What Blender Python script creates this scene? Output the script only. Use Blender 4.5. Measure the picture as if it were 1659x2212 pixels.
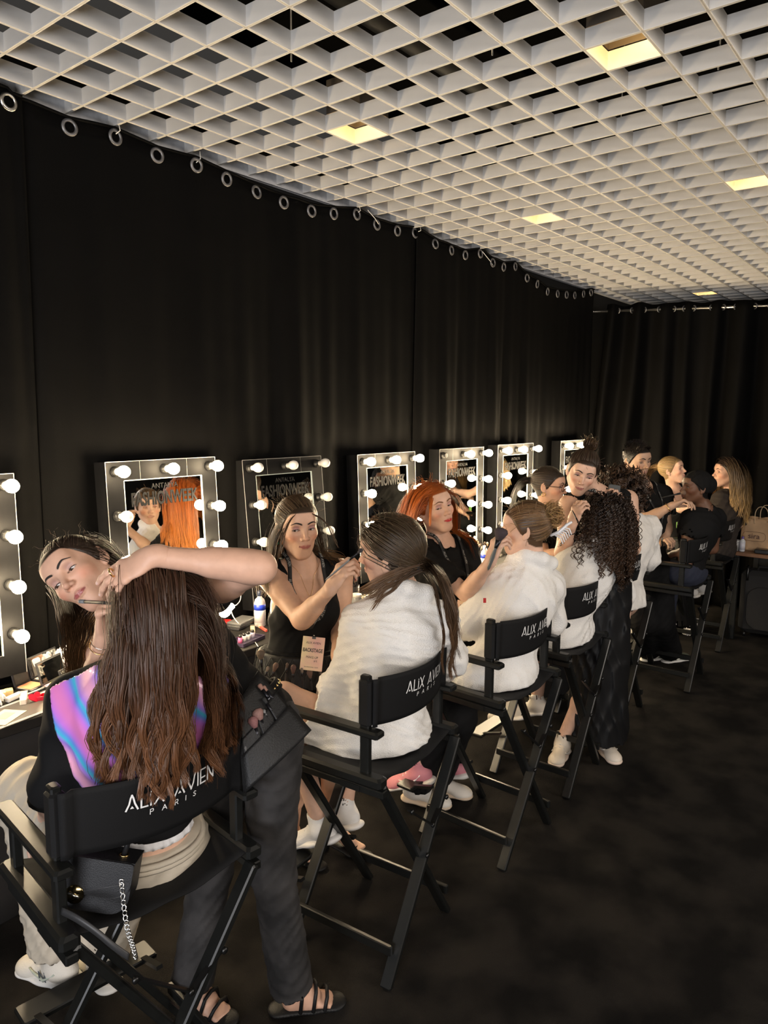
import bpy, bmesh, math, random
import numpy as np
from mathutils import Vector, Matrix

# ------------------------------------------------------------------ scene, camera, light
for o in list(bpy.data.objects):
    bpy.data.objects.remove(o, do_unlink=True)
SC = bpy.context.scene
COL = SC.collection
rng = np.random.default_rng(7)

CAMH = 1.87
F_PX, YAW, PITCH, ROLL = 1584.3, 0.67268316, -0.134115197, 0.0083965548
FW = np.array([math.cos(PITCH) * math.cos(YAW), math.cos(PITCH) * math.sin(YAW), math.sin(PITCH)])
_r = np.cross(FW, [0, 0, 1]); _r /= np.linalg.norm(_r); _u = np.cross(_r, FW)
RT = _r * math.cos(ROLL) + _u * math.sin(ROLL)
UP = -_r * math.sin(ROLL) + _u * math.cos(ROLL)
cam_data = bpy.data.cameras.new('camera')
cam_data.sensor_fit = 'HORIZONTAL'; cam_data.sensor_width = 36.0
cam_data.lens = 36.0 * F_PX / 1659.0
cam_data.clip_start = 0.02; cam_data.clip_end = 100
cam = bpy.data.objects.new('camera', cam_data); COL.objects.link(cam)
M = Matrix.Identity(4)
for i in range(3):
    M[i][0] = RT[i]; M[i][1] = UP[i]; M[i][2] = -FW[i]
M[2][3] = CAMH
cam.matrix_world = M
SC.camera = cam

def at(x, y, t):
    """world point seen at photo position (x, y), t metres in front of the camera"""
    d = FW + RT * ((x - 829.5) / F_PX) - UP * ((y - 1106) / F_PX)
    return d * t + np.array([0, 0, CAMH])

w = bpy.data.worlds.new('world'); SC.world = w; w.use_nodes = True
w.node_tree.nodes['Background'].inputs[0].default_value = (1, 0.93, 0.85, 1)
w.node_tree.nodes['Background'].inputs[1].default_value = 0.02

def area_light(name, loc, target, size, size_y, power, color):
    l = bpy.data.lights.new(name, 'AREA'); l.shape = 'RECTANGLE'; l.size = size; l.size_y = size_y
    l.energy = power; l.color = color
    o = bpy.data.objects.new(name, l); COL.objects.link(o); o.location = loc
    o.rotation_euler = (Vector(target) - Vector(loc)).to_track_quat('-Z', 'Y').to_euler()
    return o
# unseen fill lights standing in for the lit hall behind the photographer
area_light('hall_fill', (-1.6, -2.2, 2.75), (2.6, 1.6, 0.9), 2.6, 1.2, 66, (1.0, 0.90, 0.80))
area_light('hall_fill', (3.6, -2.8, 2.6), (3.8, 1.6, 1.0), 3.5, 1.2, 52, (1.0, 0.90, 0.80))
area_light('hall_fill', (-2.4, 0.2, 1.3), (2.5, 1.2, 3.0), 1.8, 1.2, 55, (0.92, 0.94, 1.0))

vs = SC.view_settings
vs.view_transform = 'Standard'; vs.look = 'None'; vs.gamma = 1.0; vs.use_curve_mapping = False
vs.exposure = 1.0

# ------------------------------------------------------------------ materials
MATS = {}
def mat(name, color=(0.5, 0.5, 0.5), rough=0.6, metal=0.0, noise=0.0, nscale=20.0, bump=0.0, bscale=120.0,
        spec=0.5, emit=None, estr=0.0, trans=0.0, sheen=0.0, attr=None, alpha=1.0, ior=1.45, color2=None,
        stretch=None, sss=0.0, coat=0.0, aniso=0.0):
    if name in MATS: return MATS[name]
    m = bpy.data.materials.new(name); m.use_nodes = True
    nt = m.node_tree; b = nt.nodes['Principled BSDF']; N = nt.nodes.new; L = nt.links.new
    c = (*color, 1.0)
    b.inputs['Base Color'].default_value = c
    b.inputs['Roughness'].default_value = rough
    b.inputs['Metallic'].default_value = metal
    b.inputs['Specular IOR Level'].default_value = spec
    b.inputs['IOR'].default_value = ior
    b.inputs['Transmission Weight'].default_value = trans
    b.inputs['Sheen Weight'].default_value = sheen
    b.inputs['Coat Weight'].default_value = coat
    b.inputs['Anisotropic'].default_value = aniso
    b.inputs['Alpha'].default_value = alpha
    if sss:
        b.inputs['Subsurface Weight'].default_value = sss
        b.inputs['Subsurface Radius'].default_value = (0.012, 0.005, 0.003)
        b.inputs['Subsurface Scale'].default_value = 1.0
    if emit is not None:
        b.inputs['Emission Color'].default_value = (*emit, 1); b.inputs['Emission Strength'].default_value = estr
    src = None
    if attr:
        a = N('ShaderNodeAttribute'); a.attribute_name = attr; src = a.outputs['Color']
        L(src, b.inputs['Base Color'])
    tc = N('ShaderNodeTexCoord')
    vec = tc.outputs['Object']
    if stretch:
        mp = N('ShaderNodeMapping'); mp.inputs['Scale'].default_value = stretch; L(vec, mp.inputs[0]); vec = mp.outputs[0]
    if noise or color2:
        n = N('ShaderNodeTexNoise'); n.inputs['Scale'].default_value = nscale; n.inputs['Detail'].default_value = 4
        L(vec, n.inputs['Vector'])
        mx = N('ShaderNodeMix'); mx.data_type = 'RGBA'
        if color2:
            rp = N('ShaderNodeMapRange'); rp.inputs[1].default_value = 0.38; rp.inputs[2].default_value = 0.62
            L(n.outputs[0], rp.inputs[0]); L(rp.outputs[0], mx.inputs[0])
            if src: L(src, mx.inputs[6])
            else: mx.inputs[6].default_value = c
            mx.inputs[7].default_value = (*color2, 1)
        else:
            mx.blend_type = 'MULTIPLY'; mx.inputs[0].default_value = 1.0
            rp = N('ShaderNodeMapRange'); rp.inputs[1].default_value = 0.3; rp.inputs[2].default_value = 0.7
            rp.inputs[3].default_value = 1 - noise; rp.inputs[4].default_value = 1 + noise * 0.3
            L(n.outputs[0], rp.inputs[0]); L(rp.outputs[0], mx.inputs[7])
            if src: L(src, mx.inputs[6])
            else: mx.inputs[6].default_value = c
        L(mx.outputs[2], b.inputs['Base Color'])
    if bump:
        n2 = N('ShaderNodeTexNoise'); n2.inputs['Scale'].default_value = bscale; n2.inputs['Detail'].default_value = 3
        L(vec, n2.inputs['Vector'])
        bp = N('ShaderNodeBump'); bp.inputs['Strength'].default_value = bump; bp.inputs['Distance'].default_value = 0.004
        L(n2.outputs[0], bp.inputs['Height']); L(bp.outputs[0], b.inputs['Normal'])
    MATS[name] = m
    return m

# ------------------------------------------------------------------ object helpers
def link(name, me, m=None, parent=None):
    o = bpy.data.objects.new(name, me); COL.objects.link(o)
    if m is not None and me is not None and not me.materials: me.materials.append(m)
    if parent is not None: o.parent = parent
    return o
def empty(name, loc=(0, 0, 0), rotz=0.0, parent=None):
    o = bpy.data.objects.new(name, None); COL.objects.link(o); o.location = loc; o.rotation_euler = (0, 0, rotz)
    o.empty_display_size = 0.1
    if parent is not None: o.parent = parent
    return o
def tag(o, label, cat, group=None):
    o['label'] = label; o['category'] = cat
    if group: o['group'] = group
    return o
def struct(o, label=None):
    o['kind'] = 'structure'
    if label: o['label'] = label
    return o
def copy_tree(o, parent=None):
    c = o.copy(); COL.objects.link(c); c.parent = parent
    for ch in list(o.children): copy_tree(ch, c)
    return c

def arr_mesh(name, v, f, smooth=True, normals=None, colors=None):
    """v (n,3) float, f (m,4) or (m,3) int arrays"""
    me = bpy.data.meshes.new(name)
    v = np.asarray(v, np.float32); f = np.asarray(f, np.int32)
    me.vertices.add(len(v)); me.vertices.foreach_set('co', v.ravel())
    k = f.shape[1]
    me.loops.add(f.size); me.loops.foreach_set('vertex_index', f.ravel())
    me.polygons.add(len(f))
    me.polygons.foreach_set('loop_start', np.arange(0, f.size, k, dtype=np.int32))
    me.polygons.foreach_set('loop_total', np.full(len(f), k, np.int32))
    me.polygons.foreach_set('use_smooth', np.full(len(f), smooth, bool))
    me.update(calc_edges=True)
    if normals is not None:
        me.normals_split_custom_set_from_vertices(np.asarray(normals, np.float32).tolist())
    if colors is not None:
        ca = me.color_attributes.new('Col', 'FLOAT_COLOR', 'POINT')
        c4 = np.ones((len(v), 4), np.float32); c4[:, :3] = colors
        ca.data.foreach_set('color', c4.ravel())
    return me

class MB:
    """collects simple shapes into one mesh"""
    def __init__(s): s.v = []; s.f = []; s.sm = []
    def add(s, v, f, smooth=False):
        n = len(s.v); s.v += [tuple(map(float, p)) for p in v]; s.f += [tuple(n + i for i in q) for q in f]; s.sm += [smooth] * len(f); return s
    def box(s, c, d, R=None, bevel=0.0):
        x, y, z = d[0] / 2, d[1] / 2, d[2] / 2
        if bevel <= 0:
            v = [(-x, -y, -z), (x, -y, -z), (x, y, -z), (-x, y, -z), (-x, -y, z), (x, -y, z), (x, y, z), (-x, y, z)]
            f = [(0, 3, 2, 1), (4, 5, 6, 7), (0, 1, 5, 4), (1, 2, 6, 5), (2, 3, 7, 6), (3, 0, 4, 7)]
        else:
            b = min(bevel, x * .9, y * .9, z * .9)
            v = []; f = []
            for (zz, ins) in ((-z, b), (-z + b, 0), (z - b, 0), (z, b)):
                xx, yy = x - ins, y - ins
                v += [(-xx + b, -yy, zz), (xx - b, -yy, zz), (xx, -yy + b, zz), (xx, yy - b, zz), (xx - b, yy, zz), (-xx + b, yy, zz), (-xx, yy - b, zz), (-xx, -yy + b, zz)]
            for k in range(3):
                for i in range(8):
                    j = (i + 1) % 8; f.append((k * 8 + i, k * 8 + j, k * 8 + 8 + j, k * 8 + 8 + i))
            f.append(tuple(range(7, -1, -1))); f.append(tuple(range(24, 32)))
        v = np.array(v, float)
        if R is not None: v = v @ np.asarray(R).T
        return s.add(v + np.asarray(c, float), f)
    def bar(s, a, b, wd, h, up=(0, 0, 1), bevel=0.0):
        a = np.asarray(a, float); b = np.asarray(b, float); L = np.linalg.norm(b - a); x = (b - a) / L
        y = np.cross(np.asarray(up, float), x); n = np.linalg.norm(y)
        if n < 1e-5: y = np.cross([0, 1, 0], x); n = np.linalg.norm(y)
        y /= n; z = np.cross(x, y)
        return s.box((a + b) / 2, (L, wd, h), np.stack([x, y, z], 1), bevel)
    def tube(s, pts, r, n=8, caps=True, smooth=True, flat=None):
        pts = np.asarray(pts, float); r = np.full(len(pts), r, float) if np.isscalar(r) else np.asarray(r, float)
        t = np.gradient(pts, axis=0); t /= np.linalg.norm(t, axis=1)[:, None] + 1e-9
        u = np.cross(t[0], [0, 0, 1]); 
        if np.linalg.norm(u) < 1e-3: u = np.cross(t[0], [0, 1, 0])
        u /= np.linalg.norm(u); v = []
        for i in range(len(pts)):
            u = u - t[i] * (u @ t[i]); u /= np.linalg.norm(u) + 1e-9; w_ = np.cross(t[i], u)
            for k in range(n):
                a = 2 * math.pi * k / n
                v.append(pts[i] + r[i] * (u * math.cos(a) + w_ * math.sin(a) * (flat or 1)))
        f = []
        for i in range(len(pts) - 1):
            for k in range(n):
                j = (k + 1) % n; f.append((i * n + k, i * n + j, i * n + n + j, i * n + n + k))
        if caps: f += [tuple(range(n - 1, -1, -1)), tuple(range((len(pts) - 1) * n, len(pts) * n))]
        return s.add(v, f, smooth)
    def lathe(s, prof, n=16, origin=(0, 0, 0), axis=(0, 0, 1), smooth=True, caps=True, loop=False):
        """prof list of (radius, height)"""
        ax = np.asarray(axis, float); ax /= np.linalg.norm(ax)
        u = np.cross(ax, [0, 0, 1]); 
        if np.linalg.norm(u) < 1e-3: u = np.array([1., 0, 0])
        u /= np.linalg.norm(u); w_ = np.cross(ax, u); o = np.asarray(origin, float)
        v = []; f = []
        for (r, h) in prof:
            for k in range(n):
                a = 2 * math.pi * k / n; v.append(o + ax * h + u * (r * math.cos(a)) + w_ * (r * math.sin(a)))
        for i in range(len(prof) - 1):
            for k in range(n):
                j = (k + 1) % n; f.append((i * n + k, i * n + j, i * n + n + j, i * n + n + k))
        if loop:
            m_ = (len(prof) - 1) * n
            f += [(m_ + k, m_ + (k + 1) % n, (k + 1) % n, k) for k in range(n)]
        if caps and prof[0][0] > 1e-5: f.append(tuple(range(n - 1, -1, -1)))
        if caps and prof[-1][0] > 1e-5: f.append(tuple(range((len(prof) - 1) * n, len(prof) * n)))
        return s.add(v, f, smooth)
    def torus(s, c, R_, r, axis=(0, 0, 1), n=20, m=8, arc=1.0, sx=1.0):
        ax = np.asarray(axis, float); ax /= np.linalg.norm(ax); u = np.cross(ax, [0, 0, 1])
        if np.linalg.norm(u) < 1e-3: u = np.array([1., 0, 0])
        u /= np.linalg.norm(u); w_ = np.cross(ax, u); v = []; f = []
        for i in range(n):
            a = 2 * math.pi * i / n; d = u * math.cos(a) * sx + w_ * math.sin(a)
            for k in range(m):
                b = 2 * math.pi * k / m; v.append(np.asarray(c) + d * (R_ + r * math.cos(b)) + ax * r * math.sin(b))
        for i in range(n):
            for k in range(m):
                i2 = (i + 1) % n; k2 = (k + 1) % m; f.append((i * m + k, i2 * m + k, i2 * m + k2, i * m + k2))
        return s.add(v, f, True)
    def sphere(s, c, r, n=12, m=8, R=None):
        r = (r, r, r) if np.isscalar(r) else r; v = []; f = []
        for i in range(m + 1):
            th = math.pi * i / m
            for k in range(n):
                a = 2 * math.pi * k / n; v.append((r[0] * math.sin(th) * math.cos(a), r[1] * math.sin(th) * math.sin(a), r[2] * math.cos(th)))
        for i in range(m):
            for k in range(n):
                j = (k + 1) % n; f.append((i * n + k, i * n + n + k, i * n + n + j, i * n + j))
        v = np.array(v)
        if R is not None: v = v @ np.asarray(R).T
        return s.add(v + np.asarray(c, float), f, True)
    def prism(s, poly, z0, z1, R=None, c=(0, 0, 0)):
        n = len(poly); v = [(x, y, z0) for x, y in poly] + [(x, y, z1) for x, y in poly]
        f = [tuple(range(n - 1, -1, -1)), tuple(range(n, 2 * n))] + [(i, (i + 1) % n, n + (i + 1) % n, n + i) for i in range(n)]
        v = np.array(v, float)
        if R is not None: v = v @ np.asarray(R).T
        return s.add(v + np.asarray(c, float), f)
    def mesh(s, name):
        me = bpy.data.meshes.new(name); me.from_pydata(s.v, [], s.f); me.update()
        me.polygons.foreach_set('use_smooth', np.array(s.sm, bool)); return me
    def build(s, name, m, parent=None): return link(name, s.mesh(name), m, parent)

def grid_mesh(name, P, smooth=True, flip=False, thick=0.0):
    """P (n,m,3) array of points -> quad sheet, optionally with thickness along its normals"""
    n, m_, _ = P.shape
    idx = np.arange(n * m_).reshape(n, m_)
    f = np.stack([idx[:-1, :-1], idx[1:, :-1], idx[1:, 1:], idx[:-1, 1:]], -1).reshape(-1, 4)
    if flip: f = f[:, ::-1]
    v = P.reshape(-1, 3)
    if thick:
        du = np.gradient(P, axis=0); dv = np.gradient(P, axis=1); nn = np.cross(du, dv); nn /= np.linalg.norm(nn, axis=2)[..., None] + 1e-12
        v2 = (P - nn * thick).reshape(-1, 3); k = n * m_
        e = [(idx[:-1, 0], idx[1:, 0]), (idx[1:, -1], idx[:-1, -1]), (idx[0, 1:], idx[0, :-1]), (idx[-1, :-1], idx[-1, 1:])]
        side = np.concatenate([np.stack([a, a + k, b + k, b], -1) for a, b in e])
        f = np.concatenate([f, f[:, ::-1] + k, side if not flip else side[:, ::-1]]); v = np.concatenate([v, v2])
    return arr_mesh(name, v, f, smooth)

def text_mesh(name, body, size, R, loc, xs=1.0, offset=0.0, extrude=0.0, align='CENTER', space=1.0, fn=None):
    """lettering as a flat mesh; R columns: text x, text y, outward normal"""
    cu = bpy.data.curves.new(name, 'FONT'); cu.body = body; cu.size = size; cu.align_x = align; cu.offset = offset
    cu.extrude = extrude; cu.space_character = space; cu.resolution_u = 3
    o = bpy.data.objects.new(name, cu); COL.objects.link(o)
    dg = bpy.context.evaluated_depsgraph_get(); dg.update()
    me = bpy.data.meshes.new_from_object(o.evaluated_get(dg)); me.name = name
    bpy.data.objects.remove(o); bpy.data.curves.remove(cu)
    me.materials.clear()
    n = len(me.vertices); v = np.zeros(n * 3, np.float32); me.vertices.foreach_get('co', v); v = v.reshape(-1, 3).astype(float)
    v[:, 0] *= xs
    v = fn(v) if fn else v @ np.asarray(R, float).T + np.asarray(loc, float)
    me.vertices.foreach_set('co', v.astype(np.float32).ravel()); me.update()
    return me
def text(name, body, size, R, loc, m, parent, **kw):
    return link(name, text_mesh(name, body, size, R, loc, **kw), m, parent)

def nrm(v):
    v = np.asarray(v, float); return v / (np.linalg.norm(v) + 1e-12)
def frame(fwd, up=(0, 0, 1)):
    """columns: right, forward, up"""
    f = nrm(fwd); r = nrm(np.cross(f, up)); u = np.cross(r, f); return np.stack([r, f, u], 1)

# ------------------------------------------------------------------ the setting
CEIL = 3.10; PITCHG = 0.20037; GX0 = 1.3137; GY0 = 3.1545
WALL_Y = 3.10
m_carpet = mat('carpet', (0.0055, 0.0048, 0.0043), 0.95, color2=(0.0185, 0.0160, 0.0135), nscale=4.6, bump=0.9, bscale=420, spec=0.15)
m_blackwall = mat('black_wall', (0.004, 0.004, 0.004), 0.85)
m_louver = mat('louver_paint', (0.72, 0.695, 0.655), 0.5, noise=0.05, nscale=8)
m_plenum = mat('plenum_black', (0.0012, 0.0012, 0.0012), 0.95, spec=.05)
m_curtain = mat('black_velvet', (0.0022, 0.0021, 0.0021), 0.8, noise=0.25, nscale=5, sheen=0.0, bump=0.25, bscale=500, spec=0.09)
m_steel = mat('brushed_steel', (0.55, 0.54, 0.52), 0.3, metal=1.0)
m_grommet = mat('dull_grommet', (0.20, 0.20, 0.21), 0.42, metal=0.75)
m_string = mat('white_string', (0.75, 0.73, 0.68), 0.7)
m_trim = mat('white_trim', (0.62, 0.62, 0.63), 0.55, noise=0.2, nscale=30)

struct(MB().box((4.2, -0.2, -0.05), (14.4, 7.2, 0.1)).build('floor', m_carpet), 'black carpet with scuffed lighter nap patches')
struct(MB().box((4.2, WALL_Y + 0.06, 1.6), (14.4, 0.1, 3.4)).build('wall_left', m_blackwall), 'black wall behind the long curtain')
struct(MB().box((-3.05, -0.2, 1.6), (0.1, 7.0, 3.4)).build('wall_back', m_blackwall), 'dark wall behind the photographer')
struct(MB().box((4.2, -3.85, 1.6), (14.4, 0.1, 3.4)).build('wall_right', m_blackwall), 'dark wall on the far side of the hall')
struct(MB().box((11.45, -0.2, 1.6), (0.1, 7.0, 3.4)).build('wall_front', m_blackwall), 'dark wall at the end of the hall')
ceil = struct(empty('ceiling', (4.2, 0, CEIL)), 'open white louvre ceiling of square cells')
def cchild(o):
    o.parent = ceil; o.location = Vector(o.location) - ceil.location; return o
cchild(MB().box((4.2, -0.2, CEIL + 0.75), (14.4, 7.2, 0.06)).build('plenum_slab', m_plenum))
BH = 0.066
def blade_mesh(nm, L):
    b = MB(); b.box((0, 0, BH / 2), (L, 0.005, BH)); b.box((0, 0, 0.0015), (L, 0.011, 0.003)); return b.mesh(nm)
XA, XB = -2.95, 11.3; YA, YB = -3.7, WALL_Y - 0.01
la = blade_mesh('louver_blade', XB - XA); lb = blade_mesh('louver_blade_cross', YB - YA)
for a in range(1, 34):
    o = link('louver_blade', la, m_louver); o.location = ((XA + XB) / 2, GY0 - a * PITCHG, CEIL); cchild(o)
for b in range(-21, 50):
    o = link('louver_cross_blade', lb, m_louver); o.rotation_euler = (0, 0, math.pi / 2); o.location = (GX0 + b * PITCHG, (YA + YB) / 2, CEIL); cchild(o)
# perimeter strip between louvre and curtain
struct(MB().box((4.2, WALL_Y - 0.004, CEIL + 0.03), (14.2, 0.012, 0.09)).box((4.2, WALL_Y - 0.014, CEIL - 0.012), (14.2, 0.028, 0.004)).build('trim_1', m_trim), 'pale metal strip along the ceiling edge above the curtain')
# hanger wire seen through the cells and a few dark ducts above
b = MB()
for yy in (2.2, 0.4, -1.4): b.tube([(-2.5, yy, CEIL + 0.5), (11, yy, CEIL + 0.5)], 0.07, 10)
cchild(b.build('air_duct', mat('duct_grey', (0.005, 0.005, 0.005), 0.6)))
for (a, bb) in ((5.5, 3.5), (8.5, 5.5), (11.5, 8.5), (8.5, 11.5)):
    cchild(MB().tube([(GX0 + bb * PITCHG, GY0 - a * PITCHG, CEIL + 0.03), (GX0 + bb * PITCHG, GY0 - a * PITCHG, CEIL + 0.72)], 0.003, 6)
           .box((GX0 + bb * PITCHG, GY0 - a * PITCHG, CEIL + 0.09), (0.012, 0.004, 0.05)).build('hanger_wire', m_steel))

# recessed lamps in single louvre cells
m_lampbox = mat('lamp_housing', (0.10, 0.085, 0.07), 0.5)
m_lampwarm = mat('lamp_tube', (1, 0.85, 0.6), 0.5, emit=(1.0, 0.62, 0.22), estr=15)
def ceiling_lamp(a, b, label):
    x = GX0 + (b + .5) * PITCHG; y = GY0 - (a + .5) * PITCHG; h = PITCHG / 2 - 0.004
    t = empty('ceiling_lamp', (x, y, CEIL + BH + 0.004)); tag(t, label, 'ceiling lamp', 'recessed warm lamps in the louvre ceiling')
    k = MB(); H = 0.14
    for (cx, cy, dx, dy) in ((-h, 0, .004, 2 * h), (h, 0, .004, 2 * h), (0, -h, 2 * h, .004), (0, h, 2 * h, .004)):
        k.box((cx, cy, H / 2), (dx, dy, H))
    k.box((0, 0, H), (2 * h, 2 * h, .004)); k.build('housing', m_lampbox, t)
    g = MB().tube([(-h + .022, -h + .02, .025), (-h + .022, h - .02, .025)], 0.012, 8)
    g.tube([(-h + .03, -h + .022, .025), (h - .03, -h + .022, .025)], 0.012, 8); g.build('lamp_tube', m_lampwarm, t)
    c = MB().box((-h + .004, 0, .028), (.003, 2 * h - .02, .05)).box((0, -h + .004, .028), (2 * h - .02, .003, .05)); c.build('lamp_holder', m_lampbox, t)
ceiling_lamp(10, 6, 'warm recessed lamp glowing in a louvre cell, nearest and topmost in the picture')
ceiling_lamp(4, 6, 'warm recessed lamp in the louvre cell nearest the curtain, above the second mirror')
ceiling_lamp(4, 15, 'warm recessed lamp in the middle distance, in the row nearest the curtain')
ceiling_lamp(10, 15, 'warm recessed lamp cut by the right edge of the picture')
ceiling_lamp(4, 33, 'smallest farthest warm lamp, just above the rod of the far curtain')

# ------------------------------------------------------------------ curtains
GROM = [(1.448, 3.049), (1.696, 3.029), (1.903, 3.048), (2.112, 3.028), (2.326, 3.038), (2.51, 3.019), (2.708, 3.004), (2.902, 2.994), (3.12, 2.996), (3.313, 3.023), (3.516, 3.06), (3.712, 3.039), (3.931, 3.045), (4.134, 3.069), (4.342, 3.034), (4.539, 3.024), (4.736, 3.025), (4.929, 3.067), (5.102, 3.027), (5.274, 3.022), (5.46, 3.055), (5.646, 2.99), (5.846, 2.969), (6.05, 2.934), (6.241, 2.939), (6.431, 2.955), (6.63, 2.976), (6.824, 3.013), (6.995, 3.048)]
gx = np.array([g[0] for g in GROM]); gz = np.array([g[1] for g in GROM])
def smooth_step(a, b, x): t = np.clip((x - a) / (b - a), 0, 1); return t * t * (3 - 2 * t)
def cur_y(x, z):
    low = 0.35 + 0.65 * smooth_step(3.0, 1.6, z)
    act = 0.25 + 0.9 * np.exp(-((x - 5.0) / 0.8) ** 2) + 0.5 * np.exp(-((x - 3.0) / 0.5) ** 2) + 0.35 * smooth_step(5.6, 6.6, x) + 0.8 * np.exp(-((x - 1.45) / 0.12) ** 2)
    y = 0.018 * np.sin(x * 9.5 + 0.8 * np.sin(x * 2.3) + z * 0.25) + 0.011 * np.sin(x * 23 + 1.7 * np.sin(x * 3.1 + z * .4)) + 0.007 * np.sin(x * 47 + z * 0.6)
    return 3.035 + y * low * act + 0.010 * np.sin(x * 1.9)
def wall_curtain(label, x0, x1, off, ids):
    t = empty('curtain', ((x0 + x1) / 2, 3.03, 0)); tag(t, label, 'curtain', 'black curtains along the wall')
    xs = np.arange(x0, x1 + 0.001, 0.018); nz = 44
    top = np.interp(xs, gx, gz, left=3.06) + 0.043
    top = top - 0.0
    P = np.zeros((len(xs), nz, 3))
    for j in range(nz):
        z = 0.02 + (top - 0.02) * j / (nz - 1)
        P[:, j, 0] = xs; P[:, j, 2] = z; P[:, j, 1] = cur_y(xs, z) + off
    c = link('cloth', grid_mesh('curtain_cloth', P - np.array(t.location), thick=0.003, flip=True), m_curtain, t)
    # folded hem along the top
    hm = MB(); 
    hp = [(x - t.location[0], cur_y(x, zz) + off - 0.004 - t.location[1], zz) for x, zz in zip(xs, top - 0.004)]
    hm.tube(hp, 0.006, 6); hm.build('top_hem', m_curtain, t)
    for i in ids:
        x, z = GROM[i]; y = cur_y(x, z) + off - 0.006
        prof = [(0.021, -0.003), (0.0215, 0.003), (0.027, 0.0045), (0.0345, 0.002), (0.035, -0.003)]
        g = MB().lathe(prof, 24, (x - t.location[0], y - t.location[1], z), (random.Random(i).uniform(-.12, .12), -1, random.Random(i + 9).uniform(-.1, .1)), caps=False, loop=True)
        g.build('grommet', m_steel if i == 0 else m_grommet, t)
    return t
wall_curtain('black curtain strip with a bright steel eyelet at the left edge of the picture', -1.2, 1.50, -0.022, [0])
cB = wall_curtain('long black eyelet curtain hung behind the nearest mirrors', 1.47, 4.16, 0.0, range(1, 14))
cC = wall_curtain('black eyelet curtain hung behind the farther mirrors, sagging at its far end', 4.14, 7.08, -0.012, range(14, 29))
def tie(x0, z0, x1, z1, par):
    pts = [(x0 - par.location[0], 3.02 - par.location[1], z0), ((x0 + x1) / 2 - par.location[0] + 0.01, 3.012 - par.location[1], (z0 + z1) / 2 - 0.006), (x1 - par.location[0], 3.015 - par.location[1], z1)]
    MB().tube(pts, 0.0022, 5).build('tie_string', m_string, par)
tie(1.903, 3.06, 1.915, 3.105, cB); tie(2.326, 3.05, 2.345, 3.105, cB); tie(3.712, 3.04, 3.60, 3.10, cB); tie(4.134, 3.075, 4.15, 3.105, cB); tie(3.516, 3.07, 3.52, 3.105, cB)
tie(5.16, 2.99, 4.95, 3.085, cC)

# far curtain on a steel rod, hung at an angle
RA = np.array([7.14, 3.06, 2.885]); RB = np.array([8.72, -1.3, 2.885]); RD = nrm(RB - RA); RN = np.array([RD[1], -RD[0], 0]) * 1.0   # towards the camera side
if RN[0] > 0: RN = -RN
rod = empty('curtain_rod', tuple(RA)); tag(rod, 'steel rod the far black curtain hangs from', 'curtain rod')
MB().tube([(0, 0, 0), tuple(RB - RA)], 0.0125, 12).build('rod_tube', m_steel, rod)
MB().box((0, 0.02, 0), (0.05, 0.02, 0.05)).build('wall_bracket', m_steel, rod)
t = empty('curtain', (RA[0] + .5, RA[1] - 1.5, 0)); tag(t, 'gathered black curtain closing the far end on a steel rod', 'curtain')
L_ = np.linalg.norm(RB - RA); ss = np.arange(0.14, L_, 0.012); nz = 36
rs = random.Random(3); knots = [0.14]
while knots[-1] < L_: knots.append(knots[-1] + rs.uniform(0.085, 0.165))
ph = np.interp(ss, knots, np.arange(len(knots)) * math.pi)
P = np.zeros((len(ss), nz, 3))
for j in range(nz):
    z = 0.02 + 2.925 * j / (nz - 1)
    flare = smooth_step(2.95, 0.6, np.full_like(ss, z)); tilt = -0.16 * (1 - z / 2.95) * np.exp(-(ss - 0.14) / 0.5)
    amp = 0.055 + 0.03 * np.sin(ss * 5.1) + 0.02 * flare
    d = amp * np.sin(ph + 0.25 * np.sin(z * 1.1 + ss * 4)) + 0.012 * np.sin(ss * 60 + z * 1.3) * flare
    s2 = ss + tilt + 0.03 * np.sin(z * 1.4 + ss * 7) * flare
    P[:, j] = RA[None, :2].tolist()[0] + [0] if False else np.c_[RA[0] + RD[0] * s2 + RN[0] * d, RA[1] + RD[1] * s2 + RN[1] * d, np.full_like(ss, z) + (0.008 * np.sin(ss * 17) if j == nz - 1 else 0)]
link('cloth', grid_mesh('curtain_cloth', P - np.array(t.location), thick=0.003, flip=True), m_curtain, t)
for i, k in enumerate(knots[1:-1]):
    p = RA + RD * k
    MB().torus(p - np.array(t.location), 0.024, 0.006, RD + RN * (0.8 if i % 2 else -0.8), 20, 6).build('grommet', m_grommet, t)

# ------------------------------------------------------------------ folding director chairs
m_chair = mat('chair_black_lacquer', (0.008, 0.0085, 0.008), 0.36, noise=0.2, nscale=40, spec=0.6)
m_canvas = mat('black_canvas', (0.005, 0.005, 0.0055), 0.7, bump=0.35, bscale=900, spec=0.3)
m_print = mat('white_print', (0.80, 0.80, 0.80), 0.6)
m_bolt = mat('black_bolt', (0.05, 0.05, 0.05), 0.35, metal=0.9)

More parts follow.
